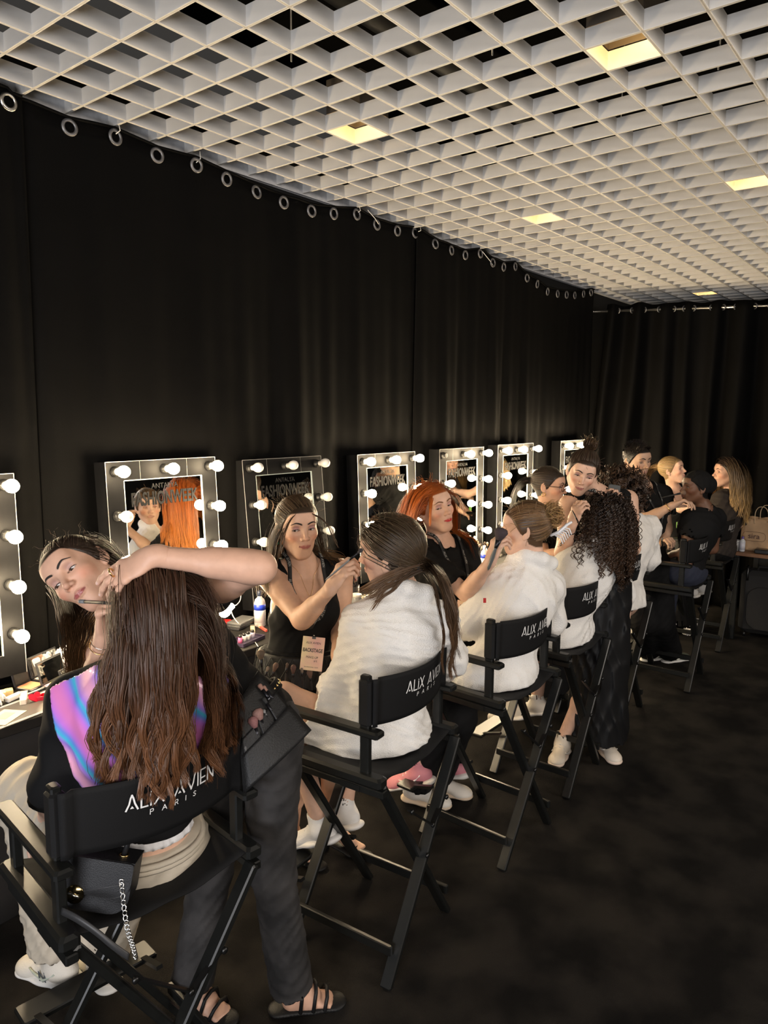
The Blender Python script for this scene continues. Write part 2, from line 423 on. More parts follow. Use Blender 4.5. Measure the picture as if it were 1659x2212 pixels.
STROKES = {'A': ([[(0, 0), (.46, 1), (.9, 0)]], .9, [(.30, .10), (.62, .10), (.46, .34)]), 'L': ([[(0, 1), (0, 0), (.5, 0)]], .5, None), 'i': ([[(0, 0), (0, .66)]], .05, [(-.1, .82), (.1, .82), (0, 1.0)]),
           'X': ([[(0, 0), (.75, 1)], [(0, 1), (.75, 0)]], .75, None), 'V': ([[(0, 1), (.42, 0), (.84, 1)]], .84, None), 'I': ([[(0, 0), (0, 1)]], .02, None),
           'E': ([[(.5, 1), (0, 1)], [(0, .5), (.45, .5)], [(0, 1), (0, 0), (.5, 0)]], .5, None), 'N': ([[(0, 0), (0, 1), (.65, 0), (.65, 1)]], .65, None),
           'P': ([[(0, 0), (0, 1), (.5, 1), (.6, .75), (.5, .5), (0, .5)]], .6, None), 'R': ([[(0, 0), (0, 1), (.5, 1), (.6, .75), (.5, .5), (0, .5)], [(.3, .5), (.62, 0)]], .62, None),
           'S': ([[(.55, .88), (.3, 1), (.05, .8), (.15, .58), (.45, .42), (.55, .2), (.3, 0), (0, .12)]], .55, None), 'a': ([[(0, 0), (.46, 1), (.9, 0)], [(.2, .35), (.7, .35)]], .9, None)}
def stroke_text(s, h, gap, wd, fn, mb, x0=0.0, y0=0.0, centre=True):
    tot = 0
    for ch in s: tot += (0.45 if ch == ' ' else STROKES[ch][1]) * h + gap
    x = x0 - (tot - gap) / 2 if centre else x0
    for ch in s:
        if ch == ' ': x += .45 * h + gap; continue
        st, cw, dot = STROKES[ch]
        for pl in st:
            for (p, q) in zip(pl[:-1], pl[1:]):
                a = np.array([x + p[0] * h, y0 + p[1] * h]); b_ = np.array([x + q[0] * h, y0 + q[1] * h]); d = nrm(b_ - a) * wd * .5; n = np.array([-d[1], d[0]])
                a = a - d; b_ = b_ + d; k = 4; pts = []
                for i in range(k + 1):
                    c = a + (b_ - a) * i / k; pts += [fn(*(c + n)), fn(*(c - n))]
                mb.add(pts, [(2 * i, 2 * i + 1, 2 * i + 3, 2 * i + 2) for i in range(k)])
        if dot: mb.add([fn(x + p[0] * h, y0 + p[1] * h) for p in dot], [(0, 1, 2)])
        x += cw * h + gap

RAIL = 0.732; ARM = 0.876; TOP = 1.058; CW = 0.240; PY = -0.124; FX = 0.225; FY = 0.203; BZ0 = 0.892
def make_chair(sag=0.075, seat_sag=0.05):
    t = empty('director_chair')
    def leg(a, b, y):
        MB().bar((a, y, RAIL - .03), (b, y, 0.004), 0.022, 0.042, (0, 1, 0), .004).build('leg', m_chair, t)
    leg(CW - .012, -FX, -FY); leg(-CW + .012, FX, -FY + .026)
    leg(CW - .012, -FX, FY); leg(-CW + .012, FX, FY - .026)
    for sgn in (-1, 1):
        sr = MB().box((sgn * CW, 0.0, RAIL - 0.012), (0.048, 0.40, 0.036), bevel=.008).build('seat_rail', m_chair, t)
        MB().box((sgn * CW, -0.02, RAIL - 0.046), (0.030, 0.37, 0.024), bevel=.003).box((sgn * (CW + .014), -.08, RAIL - .046), (.006, .075, .02)).build('hinge_block', m_chair, sr)
        MB().box((sgn * (CW + .0), 0.012, ARM), (0.046, 0.40, 0.024), bevel=.006).build('armrest', m_chair, t)
        MB().box((sgn * (CW - .008), PY, (RAIL + TOP) / 2), (0.024, 0.034, TOP - RAIL), bevel=.004).build('back_post', m_chair, t)
        MB().box((sgn * (CW - .008), 0.155, (RAIL + ARM) / 2), (0.024, 0.030, ARM - RAIL), bevel=.004).build('arm_post', m_chair, t)
        MB().bar((sgn * (FX - .034), -FY, 0.115), (sgn * (FX - .034), FY, 0.115), 0.016, 0.034, (0, 0, 1), .003).build('foot_rail', m_chair, t)
    # brace between the rear legs
    br = MB().bar((-0.11, -0.215, 0.575), (0.03, -0.222, 0.46), 0.005, 0.016, (0, 1, 0)).bar((0.03, -0.222, 0.46), (0.125, -0.215, 0.52), 0.005, 0.016, (0, 1, 0))
    br = br.build('folding_brace', m_bolt, t)
    for (x, z) in ((0.03, .46), (-0.11, .575), (0.125, .52), (-.005, .365)):
        MB().lathe([(0.009, 0), (0.009, .005), (0.005, .008)], 10, (x, -.224, z), (0, -1, 0)).build('bolt', m_bolt, t)
    fr = MB().box((0, 0.335, 0.165), (0.40, 0.085, 0.018), bevel=.004).build('footrest', m_chair, t)
    for sx in (-.16, .16): MB().bar((sx, .20, .20), (sx, .34, .158), .02, .012).build('footrest_bracket', m_bolt, fr)
    xs = np.linspace(-CW, CW, 21); ys = np.linspace(-.185, .19, 12)
    P = np.zeros((21, 12, 3)); X, Y = np.meshgrid(xs, ys, indexing='ij'); P[..., 0] = X; P[..., 1] = Y
    P[..., 2] = RAIL + 0.002 - seat_sag * (1 - (X / CW) ** 2) * (1 - .25 * ((Y) / .21) ** 2) + .003 * np.sin(X * 40 + Y * 25) * (1 - (X / CW) ** 4)
    link('seat_sling', grid_mesh('seat_sling', P, thick=.003), m_canvas, t)
    def bs(u, z, off=0.0):
        c = 1 - min(1.0, (u / CW) ** 2)
        return (u, PY - 0.010 - sag * c * (0.75 + .25 * math.sin((z - .9) * 9)) - off - (.018 if abs(u) > CW - .02 else .0), z - .012 * c * (1 if z < 1.0 else .3))
    us = np.linspace(-CW + .004, CW - .004, 31); zs = np.linspace(BZ0, TOP - .010, 11)
    P = np.array([[bs(u, z) for z in zs] for u in us])
    back = link('back_sling', grid_mesh('back_sling', P, thick=.004, flip=False), m_canvas, t)
    for sgn in (-1, 1):   # sewn sleeves round the posts
        MB().box((sgn * (CW - .008), PY - .002, (BZ0 + TOP - .012) / 2), (.036, .046, TOP - .012 - BZ0), bevel=.008).build('post_sleeve', m_canvas, back)
    lm = MB(); fn = lambda x, y: bs(x, y, .0035)
    stroke_text('ALiX AVIEN', .0285, .0078, .0040, fn, lm, 0.012, .982)
    stroke_text('PaRIS', .0125, .0215, .0019, fn, lm, 0.012, .958)
    lm.build('lettering', m_print, back)
    return t
CHAIRS = {}
proto = make_chair()
for key, (x, y, r, lab) in dict(
        c1=(0.979, 1.60, -6.8, 'nearest black director chair, under the long-haired model in the iridescent jacket'),
        c2=(1.914, 1.559, 5, 'black director chair under the model with the low ponytail'),
        c3=(2.732, 1.556, -1.5, 'black director chair under the model with the claw clip in her bun'),
        c4=(3.43, 1.605, 0.5, 'black director chair under the model with long curly hair'),
        c5=(4.36, 1.70, 1, 'black director chair half hidden behind the artist in the long black skirt'),
        c6=(5.247, 1.569, 1.2, 'black director chair under the model with the black headwrap'),
        c7=(6.30, 1.64, 1, 'farthest black director chair, beside the wooden table with the paper bag')).items():
    o = proto if key == 'c1' else copy_tree(proto)
    o.location = (x, y, 0); o.rotation_euler = (0, 0, math.radians(r)); tag(o, lab, 'chair', 'director chairs in a row'); CHAIRS[key] = o

# ------------------------------------------------------------------ dressing table and light-bulb mirrors
TAB = 0.75; TY = 2.60
m_tab = mat('table_black', (0.011, 0.010, 0.0095), 0.6, spec=.3, noise=0.35, nscale=14, bump=.05, bscale=60)
m_drape = mat('table_drape', (0.012, 0.011, 0.011), 0.85)
t = empty('dressing_table', (3.0, 2.82, 0)); tag(t, 'long black dressing table running under all the mirrors', 'table')
MB().box((0, 0, TAB - .02), (8.4, 0.44, .04), bevel=.003).build('table_top', m_tab, t)
xs = np.arange(-4.18, 4.18, .03); P = np.zeros((len(xs), 8, 3))
for j in range(8):
    z = .01 + (TAB - .045) * j / 7; P[:, j] = np.c_[xs, -.205 - .006 * np.sin(xs * 19 + 2 * np.sin(xs * 3)) * (1 - j / 7), np.full_like(xs, z)]
link('front_drape', grid_mesh('front_drape', P, thick=.003, flip=True), m_drape, t)
for x in (-4.1, -1.4, 1.4, 4.1):
    for y in (-.18, .18): MB().box((x, y, .355), (.04, .04, .71)).build('leg', m_drape, t)

m_frame = mat('mirror_frame_black', (0.007, 0.007, 0.0075), 0.55, noise=.15, nscale=30, spec=.10)
m_edge = mat('frame_edge_highlight', (0.28, 0.275, 0.265), 0.5)
m_glass = mat('mirror_glass', (0.88, 0.90, 0.89), 0.015, metal=1.0)
m_glassedge = mat('mirror_glass_edge', (0.40, 0.46, 0.44), 0.25, spec=.5)
m_decal = mat('mirror_decal_grey', (0.008, 0.008, 0.009), 0.6, spec=.2)
m_socket = mat('bulb_socket_black', (0.012, 0.012, 0.012), 0.4)
m_lit = mat('bulb_lit', (1, 1, 1), 0.3, emit=(1.0, 0.78, 0.49), estr=95)
m_off = mat('bulb_opal_off', (0.86, 0.84, 0.80), 0.18, coat=.6)
BULB = [(0.013, 0), (0.0135, .010), (0.0165, .020), (0.0225, .032), (0.0262, .044), (0.0262, .055), (0.0225, .066), (0.0145, .0735), (0.006, .0765), (0.0, .077)]
bulb_me = MB().lathe(BULB, 16, (0, 0, 0), (0, -1, 0)).mesh('bulb'); bulb_me.materials.append(m_lit)
bulb_off = bulb_me.copy(); bulb_off.materials.clear(); bulb_off.materials.append(m_off)
sock_me = MB().lathe([(.0235, 0), (.0235, .006), (.020, .012), (.0185, .026), (.014, .026)], 14, (0, 0, 0), (0, -1, 0)).mesh('bulb_socket'); sock_me.materials.append(m_socket)
MW, MH, MD, FB = 0.595, 0.80, 0.085, 0.086
def vanity_mirror(x0, z_top, lean, rot, label, off=(), missing=(), letters=True, group='bulb-framed make-up mirrors'):
    """x0 left front edge; stands on the table, leaning back by lean degrees"""
    t = empty('vanity_mirror', (x0 + MW / 2, 2.90, z_top - MH)); t.rotation_euler = (-math.radians(lean), 0, math.radians(rot))
    tag(t, label, 'mirror', group)
    zb = 0.0
    MB().box((0, MD / 2 + .002, MH / 2), (MW, MD - .004, MH)).build('back_box', m_frame, t)
    f = MB()
    f.box((0, 0, MH - FB / 2), (MW, .012, FB)); f.box((0, 0, FB / 2 + .0), (MW, .012, FB))
    f.box((-(MW - FB) / 2, 0, MH / 2), (FB, .012, MH - 2 * FB)); f.box(((MW - FB) / 2, 0, MH / 2), (FB, .012, MH - 2 * FB))
    fr = f.build('frame', m_frame, t)
    e = MB()
    for sx in (-1, 1): e.box((sx * MW / 2, -.0062, MH / 2), (.0025, .0015, MH))
    e.box((0, -.0062, MH), (MW, .0015, .0025))
    for sx in (-1, 1): e.box((sx * (MW * .5 - 0.17), -.0062, MH - FB / 2), (.0012, .001, FB))
    e.build('edge_highlight', m_edge, fr)  # pale strips colour in the highlight lines along the frame edges
    g = MB().box((0, .002, MH / 2), (MW - 2 * FB + .004, .008, MH - 2 * FB + .004)).build('mirror_glass', m_glass, t)
    e = MB(); gw = (MW - 2 * FB) / 2; gh = (MH - 2 * FB)
    for sx in (-1, 1): e.box((sx * gw, -.0045, MH / 2), (.004, .004, gh))
    e.box((0, -.0045, MH - FB), (2 * gw, .004, .004)); e.build('glass_edge', m_glassedge, g)
    if letters:
        R = np.array([[1, 0, 0], [0, 0, -1], [0, 1, 0]], float).T  # text x->x, y->z, normal->-y
        R = np.stack([[1, 0, 0], [0, 0, 1], [0, -1, 0]], 1)
        text('lettering', 'ANTALYA', .034, R, (0.0, -.0042, MH - FB - .045), m_decal, g, xs=.95)
        text('lettering', 'FASHIONWEEK', .085, R, (0.0, -.0042, MH - FB - .118), m_decal, g, xs=.62, offset=.0022)
    n = 0; dz = .196
    spots = [(-MW / 2 + .043, 0), (0, 0), (MW / 2 - .043, 0)] + [(sx * (MW / 2 - .043), k) for k in (1, 2, 3) for sx in (-1, 1)]
    for i, (x, k) in enumerate(spots):
        z = MH - .043 - k * dz
        s = link('bulb_socket', sock_me, None, t); s.location = (x, -.006, z)
        if i in missing: continue
        bo = link('bulb', bulb_off if i in off else bulb_me, None, s); bo.location = (0, -.024, 0)
    return t
vanity_mirror(0.735, 1.625, 1, 0, 'bulb-lit mirror cut off by the left edge of the picture')
vanity_mirror(1.735, 1.648, 3.0, 0.0, 'bulb mirror behind the bending artist, one bulb on its left side dark', off=(3, ))
vanity_mirror(2.535, 1.622, 5.5, 0, 'bulb mirror with all bulbs switched off, behind the artist in the tank top', off=tuple(range(9)))
vanity_mirror(3.41, 1.615, 2.5, 0, 'lit bulb mirror behind the ponytail model and left of the red-haired artist')
vanity_mirror(4.27, 1.620, 1, 0, 'lit bulb mirror with an empty socket in its top left corner', missing=(0, ))
vanity_mirror(5.07, 1.628, .5, 0, 'lit bulb mirror between the red-haired artist and the artist in glasses')
vanity_mirror(6.20, 1.632, .5, 0, 'farthest lit bulb mirror, behind the artist with the high bun')

# ------------------------------------------------------------------ smooth solid modelling: shapes blended as distance fields, meshed by surface nets
def C_(a, b, ra, rb, k=0.02, sq=None, mode='u'):
    """round cone; sq=(axis, factor) squashes its section along axis"""
    return dict(t='c', a=np.asarray(a, float), b=np.asarray(b, float), ra=ra, rb=rb, k=k, sq=sq, m=mode)
def E_(c, R, r, k=0.02, mode='u'):
    return dict(t='e', c=np.asarray(c, float), R=np.asarray(R, float), r=np.asarray(r, float), k=k, m=mode)
def HP_(pt, n, k=0.0):
    """cut away everything on the side n points to"""
    return dict(t='h', c=np.asarray(pt, float), n=nrm(n), k=k, m='i')
def infl(prims, g, k=None):
    out = []
    for p in prims:
        q = dict(p)
        if q['t'] == 'c': q['ra'] = q['ra'] + g; q['rb'] = q['rb'] + g
        elif q['t'] == 'e': q['r'] = q['r'] + g
        if k is not None: q['k'] = k
        out.append(q)
    return out
def pdist(q, p):
    if q['t'] == 'c':
        a = q['a'].astype(np.float32); ba = (q['b'] - q['a']).astype(np.float32)
        pa = p - a
        if q['sq'] is not None:
            n = np.asarray(nrm(q['sq'][0]), np.float32); s = q['sq'][1]
            bax = ba - n * (ba @ n); co = pa @ n - (0 if np.abs(ba @ n) < 1e-9 else 0)
            # centre line offset along n
            h = np.clip((pa @ ba) / max(float(ba @ ba), 1e-9), 0, 1)
            off = pa - h[:, None] * ba
            c2 = off @ n
            off = off + n * (c2 * (1 / s - 1))[:, None]
            return (np.sqrt((off * off).sum(1)) - (q['ra'] + (q['rb'] - q['ra']) * h)) * min(1.0, s) ** .5
        h = np.clip((pa @ ba) / max(float(ba @ ba), 1e-9), 0, 1)
        off = pa - h[:, None] * ba
        return np.sqrt((off * off).sum(1)) - (q['ra'] + (q['rb'] - q['ra']) * h)
    if q['t'] == 'e':
        l = (p - q['c'].astype(np.float32)) @ q['R'].astype(np.float32)
        r = q['r'].astype(np.float32)
        k0 = np.sqrt(((l / r) ** 2).sum(1)); k1 = np.sqrt(((l / (r * r)) ** 2).sum(1)) + 1e-9
        return k0 * (k0 - 1) / k1
    if q['t'] == 'h':
        return (p - q['c'].astype(np.float32)) @ q['n'].astype(np.float32)
    if q['t'] == 'f':
        return q['fn'](p)
def bsphere(q):
    if 'bs' not in q:
        if q['t'] == 'c':
            c = (q['a'] + q['b']) / 2; r = np.linalg.norm(q['b'] - q['a']) / 2 + max(q['ra'], q['rb']) * (max(1.0, q['sq'][1]) if q['sq'] is not None else 1)
            q['bs'] = (c.astype(np.float32), r)
        elif q['t'] == 'e': q['bs'] = (q['c'].astype(np.float32), float(q['r'].max()))
        else: q['bs'] = None
    return q['bs']
def sdf(prims, p, pad=None):
    """pad: values are only needed within pad of the surface (far shapes are skipped)"""
    p = np.asarray(p, np.float32)
    d = None
    for q in prims:
        k = q['k']; idx = None
        if d is not None and pad is not None:
            b = bsphere(q)
            if b is not None:
                e = p - b[0]; r = b[1] + k + pad
                m = np.einsum('ij,ij->i', e, e) < r * r
                c = int(m.sum())
                if c == 0: continue
                if c < .7 * len(p): idx = np.nonzero(m)[0]
        if idx is None: pp = p; d0 = d
        else: pp = p[idx]; d0 = d[idx]
        di = pdist(q, pp).astype(np.float32)
        if d is None: d = di; continue
        if q['m'] == 'u':
            if k > 0:
                h = np.maximum(k - np.abs(d0 - di), 0) / k; dn = np.minimum(d0, di) - h * h * (k * .25)
            else: dn = np.minimum(d0, di)
        elif q['m'] == 's':
            if k > 0:
                h = np.maximum(k - np.abs(d0 + di), 0) / k; dn = np.maximum(d0, -di) + h * h * (k * .25)
            else: dn = np.maximum(d0, -di)
        elif q['m'] == 'i':
            if k > 0:
                h = np.maximum(k - np.abs(d0 - di), 0) / k; dn = np.maximum(d0, di) + h * h * (k * .25)
            else: dn = np.maximum(d0, di)
        else: dn = d0 + di
        if idx is None: d = dn
        else: d[idx] = dn
    return d
def bounds(prims, pad=0.03):
    lo = np.full(3, 1e9); hi = -lo
    for q in prims:
        if q['m'] != 'u': continue
        if q['t'] == 'c':
            r = max(q['ra'], q['rb'])
            for c in (q['a'], q['b']): lo = np.minimum(lo, c - r); hi = np.maximum(hi, c + r)
        elif q['t'] == 'e':
            r = q['r'].max(); lo = np.minimum(lo, q['c'] - r); hi = np.maximum(hi, q['c'] + r)
    return lo - pad, hi + pad
def mesh_sdf(prims, h, lo=None, hi=None, newton=2, margin=1.0):
    """returns vertices, quads, normals"""
    if lo is None: lo, hi = bounds(prims)
    B = 5; bs = B * h
    n = np.maximum(1, np.ceil((hi - lo) / bs).astype(int))
    bi = np.stack(np.meshgrid(*[np.arange(k) for k in n], indexing='ij'), -1).reshape(-1, 3)
    cen = lo + (bi + .5) * bs
    d = np.concatenate([sdf(prims, cen[i:i + 200000]) for i in range(0, len(cen), 200000)])
    keep = np.abs(d) < bs * 0.87 * 1.15 * margin + 0.002
    bi = bi[keep]
    if len(bi) == 0: return np.zeros((0, 3)), np.zeros((0, 4), int), np.zeros((0, 3))
    co = np.stack(np.meshgrid(*[np.arange(B + 1)] * 3, indexing='ij'), -1)          # (9,9,9,3)
    G = (bi[:, None, None, None, :] * B + co[None])                                 # global corner index
    pts = (lo + G.reshape(-1, 3) * h).astype(np.float32)
    val = np.concatenate([sdf(prims, pts[i:i + 400000], bs * 2) for i in range(0, len(pts), 400000)]).reshape(len(bi), B + 1, B + 1, B + 1)
    sg = val < 0
    dims = n * B + 2
    key = lambda g: (g[..., 0] * dims[1] + g[..., 1]) * dims[2] + g[..., 2]
    # cell vertices
    acc = np.zeros((len(bi), B, B, B, 3), np.float32); cnt = np.zeros((len(bi), B, B, B), np.float32)
    sl = lambda o: slice(o, o + B)
    for ax in range(3):
        for o1 in (0, 1):
            for o2 in (0, 1):
                oa = [0, 0, 0]; oth = [i for i in range(3) if i != ax]; oa[oth[0]] = o1; oa[oth[1]] = o2
                ob = list(oa); ob[ax] = 1
                va = val[:, sl(oa[0]), sl(oa[1]), sl(oa[2])]; vb = val[:, sl(ob[0]), sl(ob[1]), sl(ob[2])]
                cr = (va < 0) != (vb < 0)
                t = np.where(cr, va / np.where(cr, va - vb, 1), 0)
                cnt += cr
                for c in range(3):
                    acc[..., c] += np.where(cr, (t if c == ax else oa[c]), 0)
    act = cnt > 0
    cellg = (bi[:, None, None, None, :] * B + co[None, :B, :B, :B])
    ck = key(cellg[act]); vpos = lo + (cellg[act] + acc[act] / cnt[act][:, None]) * h
    ck, ui = np.unique(ck, return_index=True); vpos = vpos[ui]
    faces = []
    for ax in range(3):
        oth = [i for i in range(3) if i != ax]; e = np.eye(3, dtype=int)
        s0 = sg[:, :B, :B, :B]; o = e[ax]; s1 = sg[:, o[0]:o[0] + B, o[1]:o[1] + B, o[2]:o[2] + B]
        cr = s0 != s1
        g = cellg[cr]; fl = s0[cr]
        a, b = (oth[0], oth[1]) if ax != 1 else (oth[1], oth[0])
        q = np.stack([key(g), key(g - e[a]), key(g - e[a] - e[b]), key(g - e[b])], 1)
        ix = np.searchsorted(ck, q); ix = np.minimum(ix, len(ck) - 1)
        ok = (ck[ix] == q).all(1) & (g[:, a] > 0) & (g[:, b] > 0)
        f = ix[ok]; fl = fl[ok]
        f[~fl] = f[~fl][:, ::-1]
        faces.append(f)
    f = np.concatenate(faces)
    v = vpos.astype(np.float32)
    eps = h * .35; E3 = np.eye(3, dtype=np.float32) * eps
    d0 = sdf(prims, v, bs * 2)
    gr = np.stack([sdf(prims, v + E3[i], bs * 2) - d0 for i in range(3)], 1) / eps
    gn = np.linalg.norm(gr, axis=1) + 1e-6; nn = gr / gn[:, None]
    v = v - nn * np.clip(d0 / np.maximum(gn, .4), -h * .5, h * .5)[:, None]
    return v, f, nn
def clip_mesh(v, f, n, keepmask):
    """keep faces whose every vertex satisfies mask (n,) bool"""
    ok = keepmask[f].all(1); f = f[ok]
    used = np.unique(f); mp = np.full(len(v), -1); mp[used] = np.arange(len(used))
    return v[used], mp[f], n[used]
def join(parts):
    v = []; f = []; n = []; c = []; k = 0
    for P in parts:
        v.append(P[0]); f.append(P[1] + k); n.append(P[2]); k += len(P[0])
        if len(P) > 3: c.append(P[3])
    return np.concatenate(v), np.concatenate(f), np.concatenate(n), (np.concatenate(c) if c else None)
def folds(amp, wl, seed, axis=None, sharp=True):
    """cloth wrinkles as an added displacement"""
    r = np.random.default_rng(seed); W = []
    for i in range(3):
        d = r.normal(size=3)
        if axis is not None: d = d - .85 * np.asarray(nrm(axis)) * (d @ np.asarray(nrm(axis)))
        d = nrm(d); W.append((d * 2 * math.pi / (wl * r.uniform(.7, 1.5)), r.uniform(0, 6.28), r.uniform(.5, 1)))
    w2 = [(r.normal(size=3) * .9 / wl, r.uniform(0, 6.28)) for _ in range(3)]
    def fn(p):
        q = p.astype(np.float32); s = np.zeros(len(q), np.float32); wp = np.zeros(len(q), np.float32)
        for k_, a in w2: wp += np.sin(q @ k_.astype(np.float32) + a)
        for k_, a, g in W:
            x = np.sin(q @ k_.astype(np.float32) + a + wp * 1.1); s += g * ((1 - np.sqrt(x * x + .06)) * 1.5 - .5 if sharp else x)
        return -amp * s * .6
    return dict(t='f', fn=fn, k=0, m='add')

# ------------------------------------------------------------------ people
m_skin = mat('skin', (0.8, 0.6, 0.5), 0.46, attr='Col', noise=0.10, nscale=35, bump=0.06, bscale=900, spec=0.4, sheen=0.0)
m_hair = mat('hair', (0.1, 0.06, 0.04), 0.38, attr='Col', spec=0.42)
m_eye = mat('eyeball', (0.8, 0.8, 0.8), 0.12, attr='Col', spec=0.6)
def camdir(r, u, t):
    """direction given as right / up in the picture and towards the camera"""
    return nrm(RT * r + UP * u - FW * t)
def head_frame(fwd, roll=0.0, up=None):
    f = nrm(fwd); u0 = np.array([0, 0, 1.]) if up is None else nrm(up)
    r = nrm(np.cross(f, u0)); u = np.cross(r, f); a = math.radians(roll)
    r2 = r * math.cos(a) + u * math.sin(a); u2 = -r * math.sin(a) + u * math.cos(a)
    return np.stack([r2, f, u2], 1)
HL_Y = [-.12, -.05, -.022, -.010, .012, .030, .050, .068, .085]; HL_Z = [-.085, -.075, -.060, -.030, -.016, .012, .044, .061, .065]
class Head:
    def __init__(s, c, R, sc=1.0, open_=.5, lip=(.45, .12, .10), brow=(.04, .025, .018), shadow=(.40, .22, .22), male=False, fine=True, ear=True):
        s.c = np.asarray(c, float); s.R = R; s.sc = sc; s.open = open_; s.lip = lip; s.brow = brow; s.shadow = shadow; s.male = male; s.fine = fine; s.ear = ear
    def L(s, x, y, z): return s.c + s.R @ (np.array([x, y, z], float) * s.sc)
    def loc(s, v): return (np.asarray(v, float) - s.c) @ s.R / s.sc
    def c_(s, a, b, ra, rb, k, **kw): return C_(s.L(*a), s.L(*b), ra * s.sc, rb * s.sc, k * s.sc, **kw)
    def e_(s, c, r, k, rot=None, **kw): return E_(s.L(*c), s.R if rot is None else s.R @ rot, np.array(r) * s.sc, k * s.sc, **kw)
    LIPU = [(-.0215, .0800, -.0608), (-.011, .0885, -.0585), (-.004, .0915, -.0568), (0, .0915, -.0578), (.004, .0915, -.0568), (.011, .0885, -.0585), (.0215, .0800, -.0608)]
    LIPL = [(-.020, .0800, -.0622), (-.010, .0880, -.0655), (0, .0905, -.0668), (.010, .0880, -.0655), (.020, .0800, -.0622)]
    def prims(s):
        P = [s.e_((0, -.014, .028), (.0735, .094, .085), .02), s.e_((0, .018, -.022), (.0560, .070, .082), .03)]
        jw = .047 if not s.male else .057
        for q in (-1, 1):
            P += [s.c_((q * jw, -.004, -.052), (q * .016, .052, -.096), .016, .015, .035)]
            P += [s.e_((q * .036, .055, -.022), (.021, .022, .018), .03)]
        P += [s.e_((0, .060, -.096), (.021, .019, .017), .025), s.e_((0, .070, -.058), (.026, .018, .022), .025)]
        P += [s.c_((-.032, .073, .024), (.032, .073, .024), .013, .013, .022), s.e_((0, .064, .050), (.045, .022, .03), .03)]
        if s.fine:
            for q in (-1, 1): P += [s.e_((q * .0315, .094, .004), (.019, .0165, .0125), .012, mode='s')]
        P += [s.c_((0, .083, .012), (0, .105, -.026), .0062, .0088, .013), s.e_((0, .1055, -.0285), (.0095, .0085, .0075), .006)]
        for q in (-1, 1): P += [s.e_((q * .0115, .0930, -.0320), (.0072, .0105, .0070), .006)]
        if s.fine:
            for q in (-1, 1):
                P += [s.e_((q * .0075, .0985, -.0400), (.0035, .0045, .0035), .003, mode='s')]
                P += [s.e_((q * .0315, .0655, .0030), (.0150, .0150, .0150), .004)]
                P += [s.e_((q * .0315, .0800, .0022 - .0045 * (1 - s.open)), (.0135, .0130, .0014 + .0050 * s.open), .0008, mode='s')]
        if s.fine:
            for A in (s.LIPU,): P += [s.c_(A[i], A[i + 1], .0028 + .0010 * (1 - abs(i - 2.5) / 2.5), .0028 + .0010 * (1 - abs(i - 1.5) / 2.5), .006) for i in range(len(A) - 1)]
            for A in (s.LIPL,): P += [s.c_(A[i], A[i + 1], .0040, .0040, .006) for i in range(len(A) - 1)]
            P += [s.c_((-.021, .086, -.0615), (-.008, .1, -.0612), .0014, .0014, .002, mode='s'), s.c_((-.008, .1, -.0612), (.008, .1, -.0612), .0014, .0014, .002, mode='s'), s.c_((.008, .1, -.0612), (.021, .086, -.0615), .0014, .0014, .002, mode='s')]
        if s.ear:
            for q in (-1, 1):
                a = .35; rot = np.array([[math.cos(a * q), 0, 0], [0, 1, 0], [0, 0, 1]], float); rot = np.array([[math.cos(q * .45), -math.sin(q * .45), 0], [math.sin(q * .45), math.cos(q * .45), 0], [0, 0, 1]])
                P += [s.e_((q * .0765, -.012, -.006), (.0055, .0175, .0290), .004, rot), s.e_((q * .0735, -.004, -.030), (.005, .009, .011), .004, rot)]
                P += [s.e_((q * .0835, -.010, -.002), (.0055, .0105, .0180), .003, rot, mode='s')]
        return P
    def colors(s, v, skin, hair=None):
        l = s.loc(v); col = np.tile(np.asarray(skin, float), (len(v), 1))
        def blend(mask, c):
            m = np.clip(mask, 0, 1)[:, None]; col[:] = col * (1 - m) + np.asarray(c) * m
        x = np.abs(l[:, 0]); front = l[:, 1] > .035
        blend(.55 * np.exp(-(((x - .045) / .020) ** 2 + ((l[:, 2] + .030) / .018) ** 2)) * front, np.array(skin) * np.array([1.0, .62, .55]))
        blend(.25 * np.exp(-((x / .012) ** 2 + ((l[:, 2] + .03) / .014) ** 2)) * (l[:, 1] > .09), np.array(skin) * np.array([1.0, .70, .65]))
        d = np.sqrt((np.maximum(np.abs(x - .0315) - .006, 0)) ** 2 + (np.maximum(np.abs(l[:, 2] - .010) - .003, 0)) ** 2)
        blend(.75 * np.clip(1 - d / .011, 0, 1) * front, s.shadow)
        def pl(A, B=None):
            dm = np.full(len(l), 9.)
            for a, b in zip(A[:-1], A[1:]):
                a = np.array([abs(a[0]), a[2]]) if B else np.array([a[0], a[2]]); b = np.array([abs(b[0]), b[2]]) if B else np.array([b[0], b[2]])
                q = np.stack([x if B else l[:, 0], l[:, 2]], 1); ba = b - a; h = np.clip(((q - a) @ ba) / (ba @ ba), 0, 1); dm = np.minimum(dm, np.linalg.norm(q - a - h[:, None] * ba, axis=1))
            return dm
        if s.lip is not None:
            dm = np.minimum(pl(s.LIPU) - .0030, pl(s.LIPL) - .0036)
            blend(np.clip(.5 - dm / .0014, 0, 1) * (l[:, 1] > .066) * (.6 if s.fine else 1), s.lip)
            blend(np.clip(1 - pl([(-.021, 0, -.0615), (.021, 0, -.0612)]) / .0013, 0, 1) * (l[:, 1] > .066) * .7, np.array(s.lip) * .35)
        if s.fine: zl_ = 0
        bm = pl([(.011, 0, .0245), (.030, 0, .0300), (.050, 0, .0235)], True); tw = np.interp(x, [.01, .03, .052], [.0036, .0034, .0014])
        blend(np.clip((tw - bm) / .0012 + .5, 0, 1) * front * (.25 if s.fine else .92), s.brow)
        zl = .0022 - .0045 * (1 - s.open); rz = .0014 + .0050 * s.open
